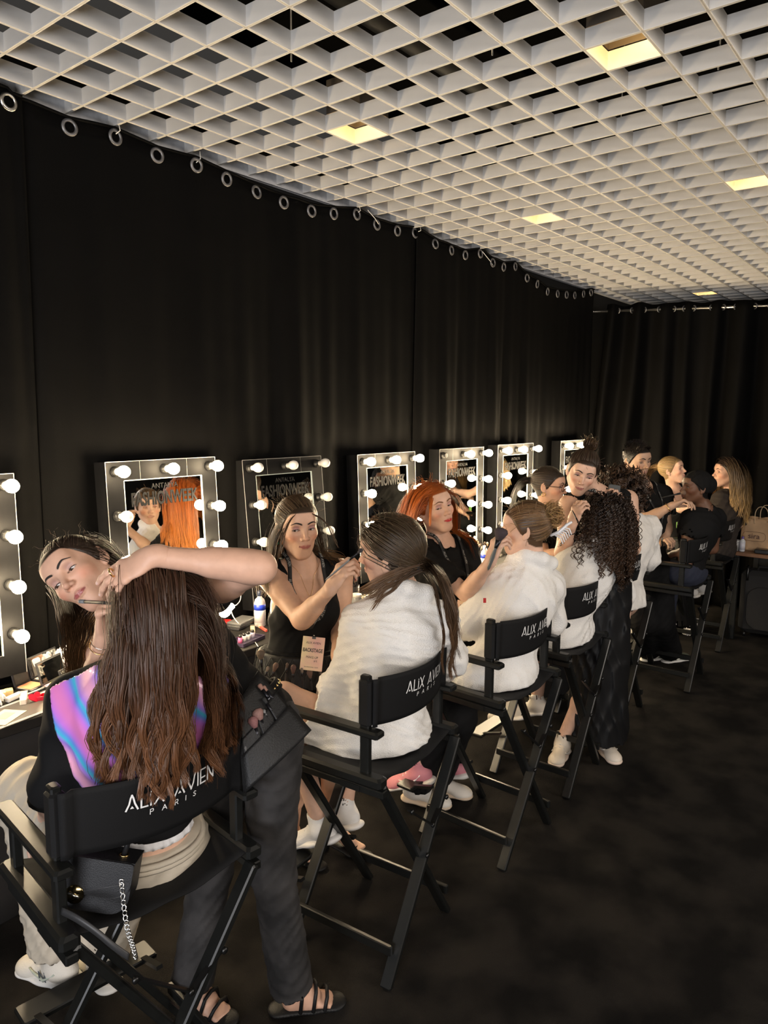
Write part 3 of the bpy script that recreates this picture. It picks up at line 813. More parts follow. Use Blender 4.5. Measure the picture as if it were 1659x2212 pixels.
        e = np.sqrt(((x - .0315) / .0140) ** 2 + ((l[:, 2] - zl) / (rz + .0016)) ** 2)
        up_edge = (l[:, 2] > zl - .001)
        blend(np.clip(1 - np.abs(e - 1.0) / .22, 0, 1) * up_edge * front * .9, (.02, .014, .012))
        if s.male: blend(.28 * np.clip((-.035 - l[:, 2]) / .02, 0, 1) * (l[:, 1] > -.01), np.array(skin) * .35)
        if hair is not None:
            zb = np.interp(l[:, 1], HL_Y, HL_Z); blend(np.clip((l[:, 2] - zb) / .004, 0, 1) * ~((x > .0705) & (np.abs(l[:, 1] + .008) < .022) & (l[:, 2] < .026)), np.asarray(hair) * .8)
        return col
    def face_patches(s, parent):
        P = s.prims(); base = np.array(parent.location)
        def patch(name, G, m):
            sh = G.shape; w0 = s.c + (G.reshape(-1, 3) * s.sc) @ s.R.T
            for _ in range(5):
                d = sdf(P, w0); e = .0008
                g = (sdf(P, w0 + s.R[:, 1] * e) - d) / e
                w0 = w0 - s.R[:, 1] * np.clip((d - .0007) / np.where(np.abs(g) > .25, g, np.sign(g + 1e-9) * .25), -.006, .006)[:, None]
            gr = np.stack([sdf(P, w0 + np.eye(3)[i] * .0012) - sdf(P, w0 - np.eye(3)[i] * .0012) for i in range(3)], 1); gr /= np.linalg.norm(gr, axis=1)[:, None] + 1e-9
            idx = np.arange(len(w0)).reshape(sh[:2]); f = np.stack([idx[:-1, :-1], idx[1:, :-1], idx[1:, 1:], idx[:-1, 1:]], -1).reshape(-1, 4)
            fn_ = np.cross(w0[f[:, 1]] - w0[f[:, 0]], w0[f[:, 2]] - w0[f[:, 0]])
            if (fn_ @ s.R[:, 1]).sum() < 0: f = f[:, ::-1]
            link(name, arr_mesh(name, w0 - base, f, True, gr), m, parent)
        mb_ = mat('brow_%.3f' % s.brow[0], s.brow, .8)
        for q in (-1, 1):
            u = np.linspace(0, 1, 15); x = q * (.011 + .040 * u); zc = .0235 + .0075 * np.sin(np.minimum(u / .62, 1) * math.pi / 2) - .0085 * np.clip((u - .62) / .38, 0, 1) ** 1.3; hw = .0036 * (1 - .75 * u ** 1.6) * np.minimum(1, .55 + u * 4)
            patch('eyebrow', np.stack([np.stack([x, .078 - .5 * (np.abs(x) - .01) ** 1 * .6, zc + hw * v], -1) for v in np.linspace(-1, 1, 4)], 1), mb_)
        if s.lip is not None:
            u = np.linspace(-1, 1, 21); x = .0225 * u; mid = -.0612 + .0006 * np.cos(u * math.pi * 2) - .0014 * u ** 2
            bow = .0056 * (1 - np.abs(u) ** 1.7) + .0008 * np.exp(-((np.abs(u) - .22) / .16) ** 2) - .0010 * np.exp(-(u / .10) ** 2)
            low = .0080 * (1 - np.abs(u) ** 2.0)
            ml = mat('lips_%.3f_%.3f' % (s.lip[0], s.lip[1]), s.lip, .34, spec=.5)
            for (a, b) in ((mid + .0002, mid + bow), (mid - low, mid - .0002)):
                patch('lip', np.stack([np.stack([x, np.full_like(x, .09), a + (b - a) * v], -1) for v in np.linspace(0, 1, 6)], 1), ml)
        zl = .0022 - .0045 * (1 - s.open); rz = .0014 + .0050 * s.open; ml = mat('lashes', (.008, .006, .006), .6)
        for q in (-1, 1):
            b = MB(); pts = []
            for th in np.linspace(-.12, math.pi + .12, 15):
                dx = .0138 * math.cos(th); dz = zl - .003 + (rz + .0004) * math.sin(th); pts.append(s.L(q * .0315 + dx, .0655 + math.sqrt(max(.0153 ** 2 - dx * dx - dz * dz, 1e-6)), .003 + dz))
            b.tube(np.array(pts) - base, np.interp(np.linspace(0, 1, 15), [0, .3, .7, 1], [.0005, .0009, .0009, .0005]) * s.sc, 5); b.build('eyelash', ml, parent)
    def eyes(s, gaze, parent, iris=(.08, .045, .025)):
        if not s.fine: return
        s.face_patches(parent)
        for q in (-1, 1):
            c = s.L(q * .0315, .0655, .003); g = nrm(s.R @ nrm(gaze))
            mb = MB().sphere((0, 0, 0), .01365 * s.sc, 20, 16); me = mb.mesh('eye')
            vv = np.array(mb.v); ang = np.degrees(np.arccos(np.clip((vv / np.linalg.norm(vv, axis=1)[:, None]) @ g, -1, 1)))
            col = np.where(ang[:, None] < 11, (.01, .01, .01), np.where(ang[:, None] < 25, iris, (.55, .51, .49)))
            ca = me.color_attributes.new('Col', 'FLOAT_COLOR', 'POINT'); c4 = np.ones((len(vv), 4), np.float32); c4[:, :3] = col; ca.data.foreach_set('color', c4.ravel())
            o = link('eye', me, m_eye, parent); o.location = c - np.array(parent.location if parent else (0, 0, 0))
    def cap(s, g=.010, extra=(), h=.005, hl=None):
        """hair-covered scalp as a solid"""
        hy, hz = hl or (HL_Y, HL_Z)
        P = [s.e_((0, -.014, .028), np.array((.0735, .094, .085)) + g, .02), s.e_((0, .010, -.012), np.array((.0575, .066, .080)) + g, .03)]
        P += list(extra)
        def fn(p):
            l = s.loc(p).astype(np.float32); return ((np.interp(l[:, 1], hy, hz) - l[:, 2]) * .75 * s.sc).astype(np.float32)
        P += [dict(t='f', fn=fn, k=.012, m='i')]
        return P

def CC_(a, b, ra, rb, k=0.02, hollow=0.0, sq=None):
    """round cone cut flat at b, optionally hollow there (a sleeve or trouser leg)"""
    a = np.asarray(a, float); b = np.asarray(b, float); d = nrm(b - a)
    base = C_(a, b, ra, rb, k, sq); L = np.linalg.norm(b - a)
    ext = dict(base); ext['b'] = b + d * .12; ext['rb'] = rb + (rb - ra) * .12 / max(L, 1e-6)
    inn = None
    def fn(p):
        x = np.maximum(pdist(ext, p), (p - b.astype(np.float32)) @ d.astype(np.float32))
        if inn is not None: x = np.maximum(x, -pdist(inn, p))
        return x
    q = dict(t='f', fn=fn, k=k, m='u', bb=(a, b, max(ra, rb)))
    if hollow: q['inner'] = C_(b - d * .035, b + d * .2, (rb - hollow - .009) * .95, (rb - hollow - .009), .004, sq, 's')
    return q
def hollows(P): return P + [q['inner'] for q in P if 'inner' in q]
_ob = bounds
def bounds(prims, pad=0.03):
    lo, hi = _ob([q for q in prims if q['t'] != 'f'] or [C_((9, 9, 9), (9, 9, 9), 0, 0)], pad)
    if not [q for q in prims if q['t'] in 'ce' and q['m'] == 'u']: lo = np.full(3, 1e9); hi = -lo
    for q in prims:
        if 'bb' in q:
            a, b, r = q['bb']
            for c in (a, b): lo = np.minimum(lo, c - r - pad); hi = np.maximum(hi, c + r + pad)
    return lo, hi

def hand_prims(w, d, n, side, curl=(25, 25, 28, 32), curl2=None, spread=4.0, thumb=(.8, .55, .35), thumb2=None, sc=0.95, k=.006):
    """w wrist, d finger direction, n palm normal; curl of index..little in degrees per joint; thumb = direction mix (side, along, palm)"""
    d = nrm(d); n = nrm(np.asarray(n, float) - d * (np.asarray(n, float) @ d)); s = np.cross(d, n) * (1 if side == 'R' else -1)
    w = np.asarray(w, float); Rm = np.stack([s, n, d], 1)
    P = [E_(w + d * .046 * sc, Rm, np.array([.038, .0145, .050]) * sc, .012), C_(w - d * .01 * sc, w + d * .03 * sc, .023 * sc, .026 * sc, .015, (n, .72)),
         E_(w + d * .080 * sc, Rm, np.array([.040, .012, .016]) * sc, .012)]
    tips = []
    for i, (so, do, ln) in enumerate(((.0285, .086, (.043, .026, .021)), (.0095, .090, (.047, .030, .022)), (-.0095, .087, (.043, .028, .021)), (-.0275, .079, (.034, .021, .019)))):
        c = curl if isinstance(curl, (int, float)) else curl[i]; cs = c if isinstance(c, (tuple, list)) else (c, c * 1.15, c * .8)
        b = w + (s * so + d * do) * sc; a0 = 0; sp = math.radians(spread * (1.5 - i)); r0 = (.0094, .0095, .0090, .0080)[i]
        dd = nrm(d * math.cos(sp) + s * math.sin(sp)); r = r0
        for j in range(3):
            a0 += math.radians(cs[j]); v = dd * math.cos(a0) + n * math.sin(a0); e = b + v * ln[j] * sc
            P.append(C_(b, e, r * sc, (r - .0009) * sc, k * (.9 if j else 1.4))); r -= .0009; b = e
        tips.append((b, v))
    tb = w + (d * .024 + s * .024 + n * .006) * sc; td = nrm(s * thumb[0] + d * thumb[1] + n * thumb[2])
    t2 = td if thumb2 is None else nrm(s * thumb2[0] + d * thumb2[1] + n * thumb2[2])
    P.append(C_(w + d * .012 * sc + s * .012 * sc, tb + td * .030 * sc, .0165 * sc, .0125 * sc, .012))
    e = tb + td * .036 * sc; P.append(C_(tb, e, .0140 * sc, .0110 * sc, .008)); e2 = e + nrm(td * .5 + t2 * .5) * .030 * sc; P.append(C_(e, e2, .0108 * sc, .0098 * sc, .005))
    e3 = e2 + t2 * .022 * sc; P.append(C_(e2, e3, .0098 * sc, .0078 * sc, .005)); tips.append((e3, t2))
    return P, tips, n

HAXIS = [None]
def tubes(paths, r, cols, sides=2, seed=0, soft=.72):
    """many thin strands as one mesh; paths (N,K,3), r (K,) or (N,K), cols (N,3) or (N,K,3)"""
    N, K, _ = paths.shape
    t = np.gradient(paths, axis=1); t /= np.linalg.norm(t, axis=2, keepdims=True) + 1e-9
    ref = np.random.default_rng(seed).normal(size=(N, 1, 3)); u = np.cross(t, ref); u /= np.linalg.norm(u, axis=2, keepdims=True) + 1e-9; w_ = np.cross(t, u)
    r = np.broadcast_to(np.asarray(r, float), (N, K))
    V = np.stack([paths + r[..., None] * (u * math.cos(a) + w_ * math.sin(a)) for a in 2 * math.pi * np.arange(sides) / sides], 2)
    NN = np.stack([(u * math.cos(a) + w_ * math.sin(a)) for a in 2 * math.pi * np.arange(sides) / sides], 2)
    if HAXIS[0] is not None:      # shade the lock as one rounded mass rather than as single wires
        A, B = HAXIS[0]; ba = B - A; hh = np.clip(((paths - A) @ ba) / (ba @ ba), 0, 1)
        o = paths - (A + hh[..., None] * ba); o = o - t * (o * t).sum(-1, keepdims=True); o /= np.linalg.norm(o, axis=2, keepdims=True) + 1e-9
        if sides == 2:            # flat hair blades lying on the mass
            w2 = np.cross(t, o); V = np.stack([paths - w2 * (r * 1.35)[..., None], paths + w2 * (r * 1.35)[..., None]], 2)
            NN = np.stack([-w2 * .55 + o * .83, w2 * .55 + o * .83], 2)
            idx = np.arange(N * K * 2).reshape(N, K, 2); f = np.stack([idx[:, :-1, 0], idx[:, :-1, 1], idx[:, 1:, 1], idx[:, 1:, 0]], -1).reshape(-1, 4)
            cols = np.asarray(cols, float); cols = np.repeat(cols[:, None], K, 1) if cols.ndim == 2 else cols
            return V.reshape(-1, 3), f, NN.reshape(-1, 3), np.repeat(cols[:, :, None], 2, 2).reshape(-1, 3)
        NN = NN * (1 - soft) + o[:, :, None] * soft; NN /= np.linalg.norm(NN, axis=3, keepdims=True) + 1e-9
    idx = np.arange(N * K * sides).reshape(N, K, sides); nx = np.roll(idx, -1, 2)
    f = np.stack([idx[:, :-1], nx[:, :-1], nx[:, 1:], idx[:, 1:]], -1).reshape(-1, 4)
    cols = np.asarray(cols, float)
    if cols.ndim == 2: cols = np.repeat(cols[:, None], K, 1)
    c = np.repeat(cols[:, :, None], sides, 2)
    return V.reshape(-1, 3), f, NN.reshape(-1, 3), c.reshape(-1, 3)
def push_out(pos, coll, off):
    d = sdf(coll, pos); bad = np.nonzero(d < off)[0]
    if len(bad):
        p = pos[bad].astype(np.float32); e = .004
        g = np.stack([sdf(coll, p + np.eye(3, dtype=np.float32)[i] * e) - d[bad] for i in range(3)], 1) / e
        g /= np.linalg.norm(g, axis=1)[:, None] + 1e-6
        o = off[bad] if np.ndim(off) else off
        pos[bad] = p + g * (o - d[bad])[:, None]
    return pos
def grow(roots, dirs, L, K, coll, off, grav=6.0, damp=1.0, field=None):
    """strands grown from roots, bending down under gravity and sliding over the solid coll"""
    N = len(roots); P = np.zeros((N, K, 3)); P[:, 0] = roots; d = dirs / (np.linalg.norm(dirs, axis=1, keepdims=True) + 1e-9)
    st = (np.asarray(L) / (K - 1)) * np.ones(N)
    for k in range(1, K):
        f = np.array([0, 0, -grav]) * st[:, None]
        if field is not None: f = f + field(P[:, k - 1], k / K) * st[:, None]
        d = d + f; d /= np.linalg.norm(d, axis=1, keepdims=True) + 1e-9
        p = P[:, k - 1] + d * st[:, None]
        p = push_out(p, coll, off)
        d2 = p - P[:, k - 1]; d2 /= np.linalg.norm(d2, axis=1, keepdims=True) + 1e-9; d = d2 * damp + d * (1 - damp)
        P[:, k] = p
    return P
def strand_cols(N, base, var=.25, seed=0, tip=None, K=None):
    r = np.random.default_rng(seed); b = np.asarray(base, float)[None] * (1 + r.uniform(-var, var, (N, 1))) * (1 + r.uniform(-.06, .06, (N, 3)))
    if tip is None: return b
    t = np.linspace(0, 1, K)[None, :, None] ** 1.5; tp = np.asarray(tip, float)[None] * (1 + r.uniform(-var, var, (N, 1)))
    return b[:, None] * (1 - t) + tp[:, None] * t
def scalp_roots(H, N, seed, lift=.004, hl=None, sel=None):
    r = np.random.default_rng(seed); out = []; hy, hz = hl or (HL_Y, HL_Z)
    while sum(len(o) for o in out) < N:
        q = r.normal(size=(N * 2, 3)); q /= np.linalg.norm(q, axis=1)[:, None]
        l = q * np.array([.0735 + lift, .094 + lift, .085 + lift]) + np.array([0, -.014, .028])
        ok = l[:, 2] > np.interp(l[:, 1], hy, hz) + .002
        if sel is not None: ok &= sel(l)
        out.append(l[ok])
    return np.concatenate(out)[:N]
def pulled(H, l, tie, K=9, lift=.010, bulge=.0):
    """strands lying on the scalp from local roots l to the local tie point"""
    c = np.array([0, -.014, .028]); rad = np.array([.0735, .094, .085])
    a = (l - c) / rad; b = (np.asarray(tie) - c) / rad; bl = np.linalg.norm(b); b = b / bl; al = np.linalg.norm(a, axis=1, keepdims=True); a = a / al
    t = np.linspace(0, 1, K)[None, :, None]
    p = a[:, None] * (1 - t) + b[None, None] * t; p /= np.linalg.norm(p, axis=2, keepdims=True) + 1e-6
    rr = (al[:, None] * (1 - t) + bl * t) + bulge * np.sin(np.pi * t) + lift * 0
    lo = p * rr * rad + c
    lo = lo + (lift * np.sin(np.pi * np.clip(t, 0, .9)) * p)
    return H.c + (lo * H.sc) @ H.R.T
def waves(P, amp, wl, seed, start=.3, axis_noise=1.0):
    r = np.random.default_rng(seed); N, K, _ = P.shape
    s = np.concatenate([np.zeros((N, 1)), np.cumsum(np.linalg.norm(np.diff(P, axis=1), axis=2), 1)], 1)
    t = np.gradient(P, axis=1); t /= np.linalg.norm(t, axis=2, keepdims=True) + 1e-9
    u = np.cross(t, r.normal(size=(N, 1, 3))); u /= np.linalg.norm(u, axis=2, keepdims=True) + 1e-9
    ph = r.uniform(0, 6.28, (N, 1)); w_ = np.clip((np.linspace(0, 1, K)[None] - start) / (1 - start), 0, 1)
    return P + u * (amp * w_ * np.sin(2 * math.pi * s / (wl * r.uniform(.8, 1.25, (N, 1))) + ph))[..., None]
def helix(P, rad, wl, seed, start=.05):
    r = np.random.default_rng(seed); N, K, _ = P.shape
    s = np.concatenate([np.zeros((N, 1)), np.cumsum(np.linalg.norm(np.diff(P, axis=1), axis=2), 1)], 1)
    t = np.gradient(P, axis=1); t /= np.linalg.norm(t, axis=2, keepdims=True) + 1e-9
    u = np.cross(t, r.normal(size=(N, 1, 3))); u /= np.linalg.norm(u, axis=2, keepdims=True) + 1e-9; v = np.cross(t, u)
    a = 2 * math.pi * s / (wl * r.uniform(.8, 1.25, (N, 1))) + r.uniform(0, 6.28, (N, 1)); w_ = np.clip((np.linspace(0, 1, K)[None] - start) * 8, 0, 1) * rad * r.uniform(.7, 1.3, (N, 1))
    return P + u * (w_ * np.cos(a))[..., None] + v * (w_ * np.sin(a))[..., None]
def resample(P, K2):
    N, K, _ = P.shape; x = np.linspace(0, K - 1, K2); i = np.minimum(x.astype(int), K - 2); f = (x - i)[None, :, None]
    # smooth (catmull-rom)
    g = lambda j: P[:, np.clip(j, 0, K - 1)]
    p0, p1, p2, p3 = g(i - 1), g(i), g(i + 1), g(i + 2)
    return .5 * (2 * p1 + (p2 - p0) * f + (2 * p0 - 5 * p1 + 4 * p2 - p3) * f ** 2 + (3 * p1 - p0 - 3 * p2 + p3) * f ** 3)

m_fabric = {}
def fabric(name, color, rough=.85, **kw): return mat('fabric_' + name, color, rough, **kw)
class Person:
    def __init__(s, key, label, skin, H, S=.95, front=None, female=True, hb=.010, hh=.0035, legs=True, group=None, hair_col=(.03, .02, .015)):
        s.J = J = POSE[key]; s.H = H; s.S = S; s.skin = np.array(skin, float); s.hb = hb; s.hh = hh; s.female = female; s.hair_col = np.array(hair_col, float); s.key = key
        s.base = np.array([J['pel'][0], J['pel'][1], 0.0]); s.label = label; s.group = group; s.legs = legs and 'kL' in J
        s.up = nrm(J['neck'] - J['pel']); s.right = nrm(J['sR'] - J['sL']); s.front = nrm(np.cross(s.up, s.right)); s.rightc = np.cross(s.front, s.up)
        if 'hR' in J: rh = nrm(J['hR'] - J['hL'])
        else: rh = s.right
        s.frontp = nrm(np.cross(s.up, rh)); s.Rc = np.stack([s.rightc, s.front, s.up], 1); s.Rp = np.stack([np.cross(s.frontp, s.up), s.frontp, s.up], 1)
        s.hands = []; s.parts = []; HAXIS[0] = (H.L(0, -.01, .02), np.asarray(J['chest'], float))
    def torso(s, g=0.0):
        J = s.J; S = s.S; ch = J['chest']
        w = ch * .5 + J['pel'] * .5
        P = [E_(ch - s.up * .02, s.Rc, (np.array([.138, .100, .150])) * S + g, .03), E_(J['pel'], s.Rp, np.array([.150, .108, .112]) * S + g, .06),
             C_(J['pel'], ch, .118 * S + g, .122 * S + g, .05, (s.front, .76)),
             C_(J['sL'] * .88 + J['sR'] * .12, J['sR'] * .88 + J['sL'] * .12, .050 * S + g, .050 * S + g, .05)]
        for q in 'LR': P.append(C_(J['neck'] + s.up * .02, J['s' + q], .046 * S + g * .6, .044 * S + g, .04))
        if s.female:
            for q in (-1, 1): P.append(E_(ch + s.front * .078 * S + s.rightc * q * .066 * S - s.up * .025, s.Rc, np.array([.060, .052, .062]) * S + g, .035))
        return P
    def arms(s, g=0.0):
        J = s.J; S = s.S; P = []
        for q in 'LR':
            a, e, w = J['s' + q], J['e' + q], J['w' + q]
            P += [C_(a, e, .048 * S + g, .038 * S + g, .03), C_(a, a * .6 + e * .4, .052 * S + g, .045 * S + g, .03), C_(e, w, .038 * S + g, .0255 * S + g, .02), C_(e * .85 + w * .15, e * .55 + w * .45, .041 * S + g, .036 * S + g, .02)]
        return P
    def legp(s, g=0.0):
        J = s.J; S = s.S; P = []
        if not s.legs: return P
        for q in 'LR':
            h, k, a = J['h' + q], J['k' + q], J['a' + q]
            P += [C_(h, k, .088 * S + g, .058 * S + g, .04), C_(k, a, .054 * S + g, .036 * S + g, .03), C_(k * .85 + a * .15, k * .55 + a * .45, .058 * S + g, .050 * S + g, .03)]
        return P
    def neckp(s):
        H = s.H; return [C_(H.L(0, -.026, -.045), s.J['neck'] + s.up * .01, .047 * H.sc, .056 * s.S, .035)]
    def add_hand(s, side, d, n, hh=.004, **kw):
        P, tips, nn = hand_prims(s.J['w' + side], d, n, side, **kw); s.hands.append((side, P, tips, nn, hh)); return tips
    def build(s, extra=(), feet=()):
        J = s.J; H = s.H; parts = []
        body = s.torso(-.006) + s.neckp() + s.arms() + s.legp(getattr(s, 'leg_g', 0.0)) + list(extra)
        v, f, n = mesh_sdf(body, s.hb)
        a0 = H.L(0, -.026, -.045); b0 = J['neck'] + s.up * .01; nc = a0 * .42 + b0 * .58; nd = nrm(a0 - b0)
        near = np.linalg.norm(v - H.c, axis=1) < .30
        keep = ~(near & ((v - nc) @ nd > s.hb * 1.4) & (np.linalg.norm(v - a0, axis=1) < .12))
        for (side, P, tips, nn, hh) in s.hands:
            w = J['w' + side]; fd = nrm(w - J['e' + side]); wc = w - fd * .03
            keep &= ~((np.linalg.norm(v - w, axis=1) < .075) & ((v - wc) @ fd > s.hb * 1.4))
        v, f, n = clip_mesh(v, f, n, keep); parts.append((v, f, n, np.tile(s.skin, (len(v), 1))))
        hp = H.prims() + s.neckp()
        v, f, n = mesh_sdf(hp, s.hh); v, f, n = clip_mesh(v, f, n, (v - nc) @ nd > -.004)
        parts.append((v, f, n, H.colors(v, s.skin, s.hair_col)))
        for (side, P, tips, nn, hh) in s.hands:
            w = J['w' + side]; e = J['e' + side]; fd = nrm(w - e); wc = w - fd * .03
            hp = [C_(e * .4 + w * .6, w, .0305 * s.S, .0255 * s.S, .02)] + P
            v, f, n = mesh_sdf(hp, hh); v, f, n = clip_mesh(v, f, n, (v - wc) @ fd > -.004)
            col = np.tile(s.skin, (len(v), 1))
            nc_ = getattr(s, 'nail', None)
            for ti, (tp, tv) in enumerate(tips):
                q = v - (tp + tv * .002); al = q @ tv; dd = np.linalg.norm(q, axis=1); out = (n @ nn) < -.35 if ti < 4 else (n @ tv) > -.6
                if nc_ is not None:
                    mk = (dd < .011) & out; col[mk] = nc_
            parts.append((v, f, n, col))
        v, f, n, c = join(parts)
        me = arr_mesh('person', v - s.base, f, True, n, c)
        s.o = link('person', me, m_skin); s.o.location = s.base; tag(s.o, s.label, 'person', s.group)
        return s.o
    def add(s, name, v, f, n, m, col=None, parent=None, smooth=True, label=None):
        me = arr_mesh(name, v - s.base, f, smooth, n, col); o = link(name, me, m, parent or s.o)
        if label: o['label'] = label
        return o
    def cloth(s, name, prims, m, h=None, parent=None, color=None, **kw):
        v, f, n = mesh_sdf(prims, h or s.hb, margin=1.15)
        if len(f) == 0: print('EMPTY', s.key, name); return None
        return s.add(name, v, f, n, m, None if color is None else color(v), parent, **kw)
    def mb(s, name, b, m, parent=None):
        me = b.mesh(name); k = len(me.vertices); c = np.array(b.v, np.float32) - s.base.astype(np.float32); me.vertices.foreach_set('co', c.ravel()); me.update(); return link(name, me, m, parent or s.o)
    def hair(s, parts, name='hair'):
        v, f, n, c = join(parts); o = s.add(name, v, f, n, m_hair, c); o['kind'] = 'stuff'; return o
    def capmesh(s, g=.008, h=.006, extra=(), hl=None):
        v, f, n = mesh_sdf(s.H.cap(g, extra, h, hl), h); return (v, f, n, np.tile(s.hair_col * .75, (len(v), 1)))
    # ---- garments
    def tee_prims(s, g=.012, sleeve=.72, hem=.10, neck_r=.066, sl_r=.066, fold=.004, seed=1):
        J = s.J; P = s.torso(g)
        for q in 'LR':
            a, e = J['s' + q], J['e' + q]; P.append(CC_(a, a + (e - a) * sleeve, .056 * s.S + .008, sl_r, .035, hollow=.005))
        P.append(C_(J['neck'] + s.up * .012 + s.front * .008, s.H.c, neck_r, neck_r * .95, .008, mode='s'))
        P.append(folds(fold, .10, seed)); P.append(HP_(J['pel'] - s.up * hem, -s.up, .01)); return hollows(P)
    def tank_prims(s, g=.007, hem=.06, fold=.002, seed=1, strap=.085):
        J = s.J; P = s.torso(g)
        for q, sg in (('L', -1), ('R', 1)):
            c = J['neck'] * .12 + J['s' + q] * .88
            P.append(E_(J['s' + q] + s.rightc * sg * .045 - s.up * .055, s.Rc, np.array([.078, .13, .135]), .012, mode='s'))
        P.append(E_(J['neck'] + s.front * .085 - s.up * .03, s.Rc, np.array([strap * .9, .12, .115]), .012, mode='s'))
        P.append(C_(J['neck'] + s.up * .0, s.H.c, strap * .95, strap, .008, mode='s'))
        P.append(folds(fold, .09, seed)); P.append(HP_(J['pel'] - s.up * hem, -s.up, .01)); return hollows(P)
    def pants_prims(s, g=.012, ankle=1.0, flare=0.0, loose=0.0, waist=.06, fold=.003, seed=2):
        J = s.J; S = s.S; P = [E_(J['pel'], s.Rp, np.array([.150, .112, .112]) * S + g, .06)]
        for q in 'LR':
            h, k, a = J['h' + q], J['k' + q], J['a' + q]; e = k + (a - k) * ankle
            P.append(C_(h, k, .090 * S + g, .060 * S + g + loose, .05)); P.append(CC_(k, e, .060 * S + g + loose, .045 * S + g + loose + flare, .03, hollow=.005))
        P.append(folds(fold, .09, seed)); P.append(HP_(J['pel'] + s.up * waist, s.up, .008)); return hollows(P)
    def robe_prims(s, g=.024, fold=.013, seed=3, sl=.86, sl_r=.080, skirt=.75):
        J = s.J; P = s.torso(g)
        for q in 'LR':
            a, e, w = J['s' + q], J['e' + q], J['w' + q]
            P += [C_(a, e, .062, .068, .05), CC_(e, e + (w - e) * sl, .068, sl_r, .04, hollow=.008)]
            if s.legs:
                h, k = J['h' + q], J['k' + q]; P += [CC_(h, h + (k - h) * skirt, .112, .105, .06, hollow=.01)]
        P += [E_(J['pel'] - s.up * .04 + s.frontp * .03, s.Rp, (.185, .135, .10), .06)]
        P += [folds(fold, .20, seed), folds(fold * .55, .085, seed + 40)]
        nk = J['neck']; P.append(C_(nk + s.front * .03, s.H.c, .075, .09, .01, mode='s'))
        # rolled shawl collar
        pts = [nk + s.up * .050 - s.front * .055, nk + s.up * .042 - s.front * .025, nk + s.up * .015 + s.front * .040, J['chest'] + s.front * .125 + s.up * .05, J['chest'] + s.front * .135 - s.up * .10]
        off = [.0, .070, .080, .055, .02]
        for sg in (-1, 1):
            q = [p + s.rightc * sg * o for p, o in zip(pts, off)]
            P += [C_(q[i], q[i + 1], .028, .028, .015) for i in range(4)]
        if s.legs: P.append(HP_((0, 0, .694), (0, 0, -1), .012))
        return hollows(P)
    def skirt_prims(s, L, r0=.155, r1=.24, g=0, fold=.01, seed=5, down=None, sq=.8):
        J = s.J; d = np.array([0, 0, -1.]) if down is None else nrm(down); a = J['pel'] + s.up * .07; b = J['pel'] + d * L
        n = 9; P = [CC_(a, b, r0, r1, .02, hollow=.012, sq=(s.frontp, sq)), folds(fold, .10, seed, axis=d), HP_(J['pel'] + s.up * .08, s.up, .005)]; return hollows(P)
def sneaker(s, ank, toe, up=(0, 0, 1), L=.255, upper=(.62, .58, .52), sole=(.72, .69, .64), accent=None, name='sneaker', h=.006):
    """trainer with upper, sole and laces; ank = ankle joint, toe = direction of the toes"""
    t = nrm(toe); u = nrm(np.asarray(up, float) - t * (np.asarray(up, float) @ t)); r = np.cross(t, u); R = np.stack([r, t, u], 1); A = np.asarray(ank, float)
    q = lambda x, y, z: A + r * x + t * y + u * z
    P = [E_(q(0, -.015, -.045), R, (.036, .048, .040), .03), C_(q(0, .0, -.02), q(0, .0, .02), .040, .042, .02), C_(q(0, .02, -.035), q(0, .13, -.062), .040, .030, .03, (u, .9)), E_(q(0, .135, -.062), R, (.042, .052, .026), .03)]
    P += [C_(q(0, 0, .015), q(0, 0, .09), .034, .036, .004, mode='s'), HP_(q(0, 0, -.078), -u)]
    col = None
    o = s.cloth(name, P, mat('shoe_upper_%.2f_%.2f_%.2f' % tuple(upper), upper, .6, bump=.3, bscale=300), h)
    Q = [C_(q(0, -.030, -.078), q(0, .06, -.078), .043, .037, .01, (u, .42)), C_(q(0, .06, -.078), q(0, .145, -.074), .037, .044, .02, (u, .40))]
    s.cloth('sole', Q, mat('shoe_sole_%.2f_%.2f_%.2f' % tuple(sole), sole, .6), h, parent=o)
    b = MB()
    for i in range(5):
        y = .035 + i * .018; z = -.002 - i * .0085; b.tube([q(-.026, y, z - .006), q(0, y + .004, z + .004), q(.026, y, z - .006)], .0032, 5)
    lc = (.8, .78, .75) if accent is None else accent
    s.mb('laces', b, mat('laces_%.2f_%.2f_%.2f' % tuple(lc), lc, .8), o)
    if accent is not None:
        b = MB()
        for sg in (-1, 1): b.tube([q(sg * .041, -.02, -.03), q(sg * .043, .03, -.058), q(sg * .040, .075, -.045), q(sg * .037, .095, -.035)], [.003, .006, .004, .002], 6)
        s.mb('side_stripe', b, mat('accent_%.2f_%.2f_%.2f' % tuple(accent), accent, .6), o)
    return o
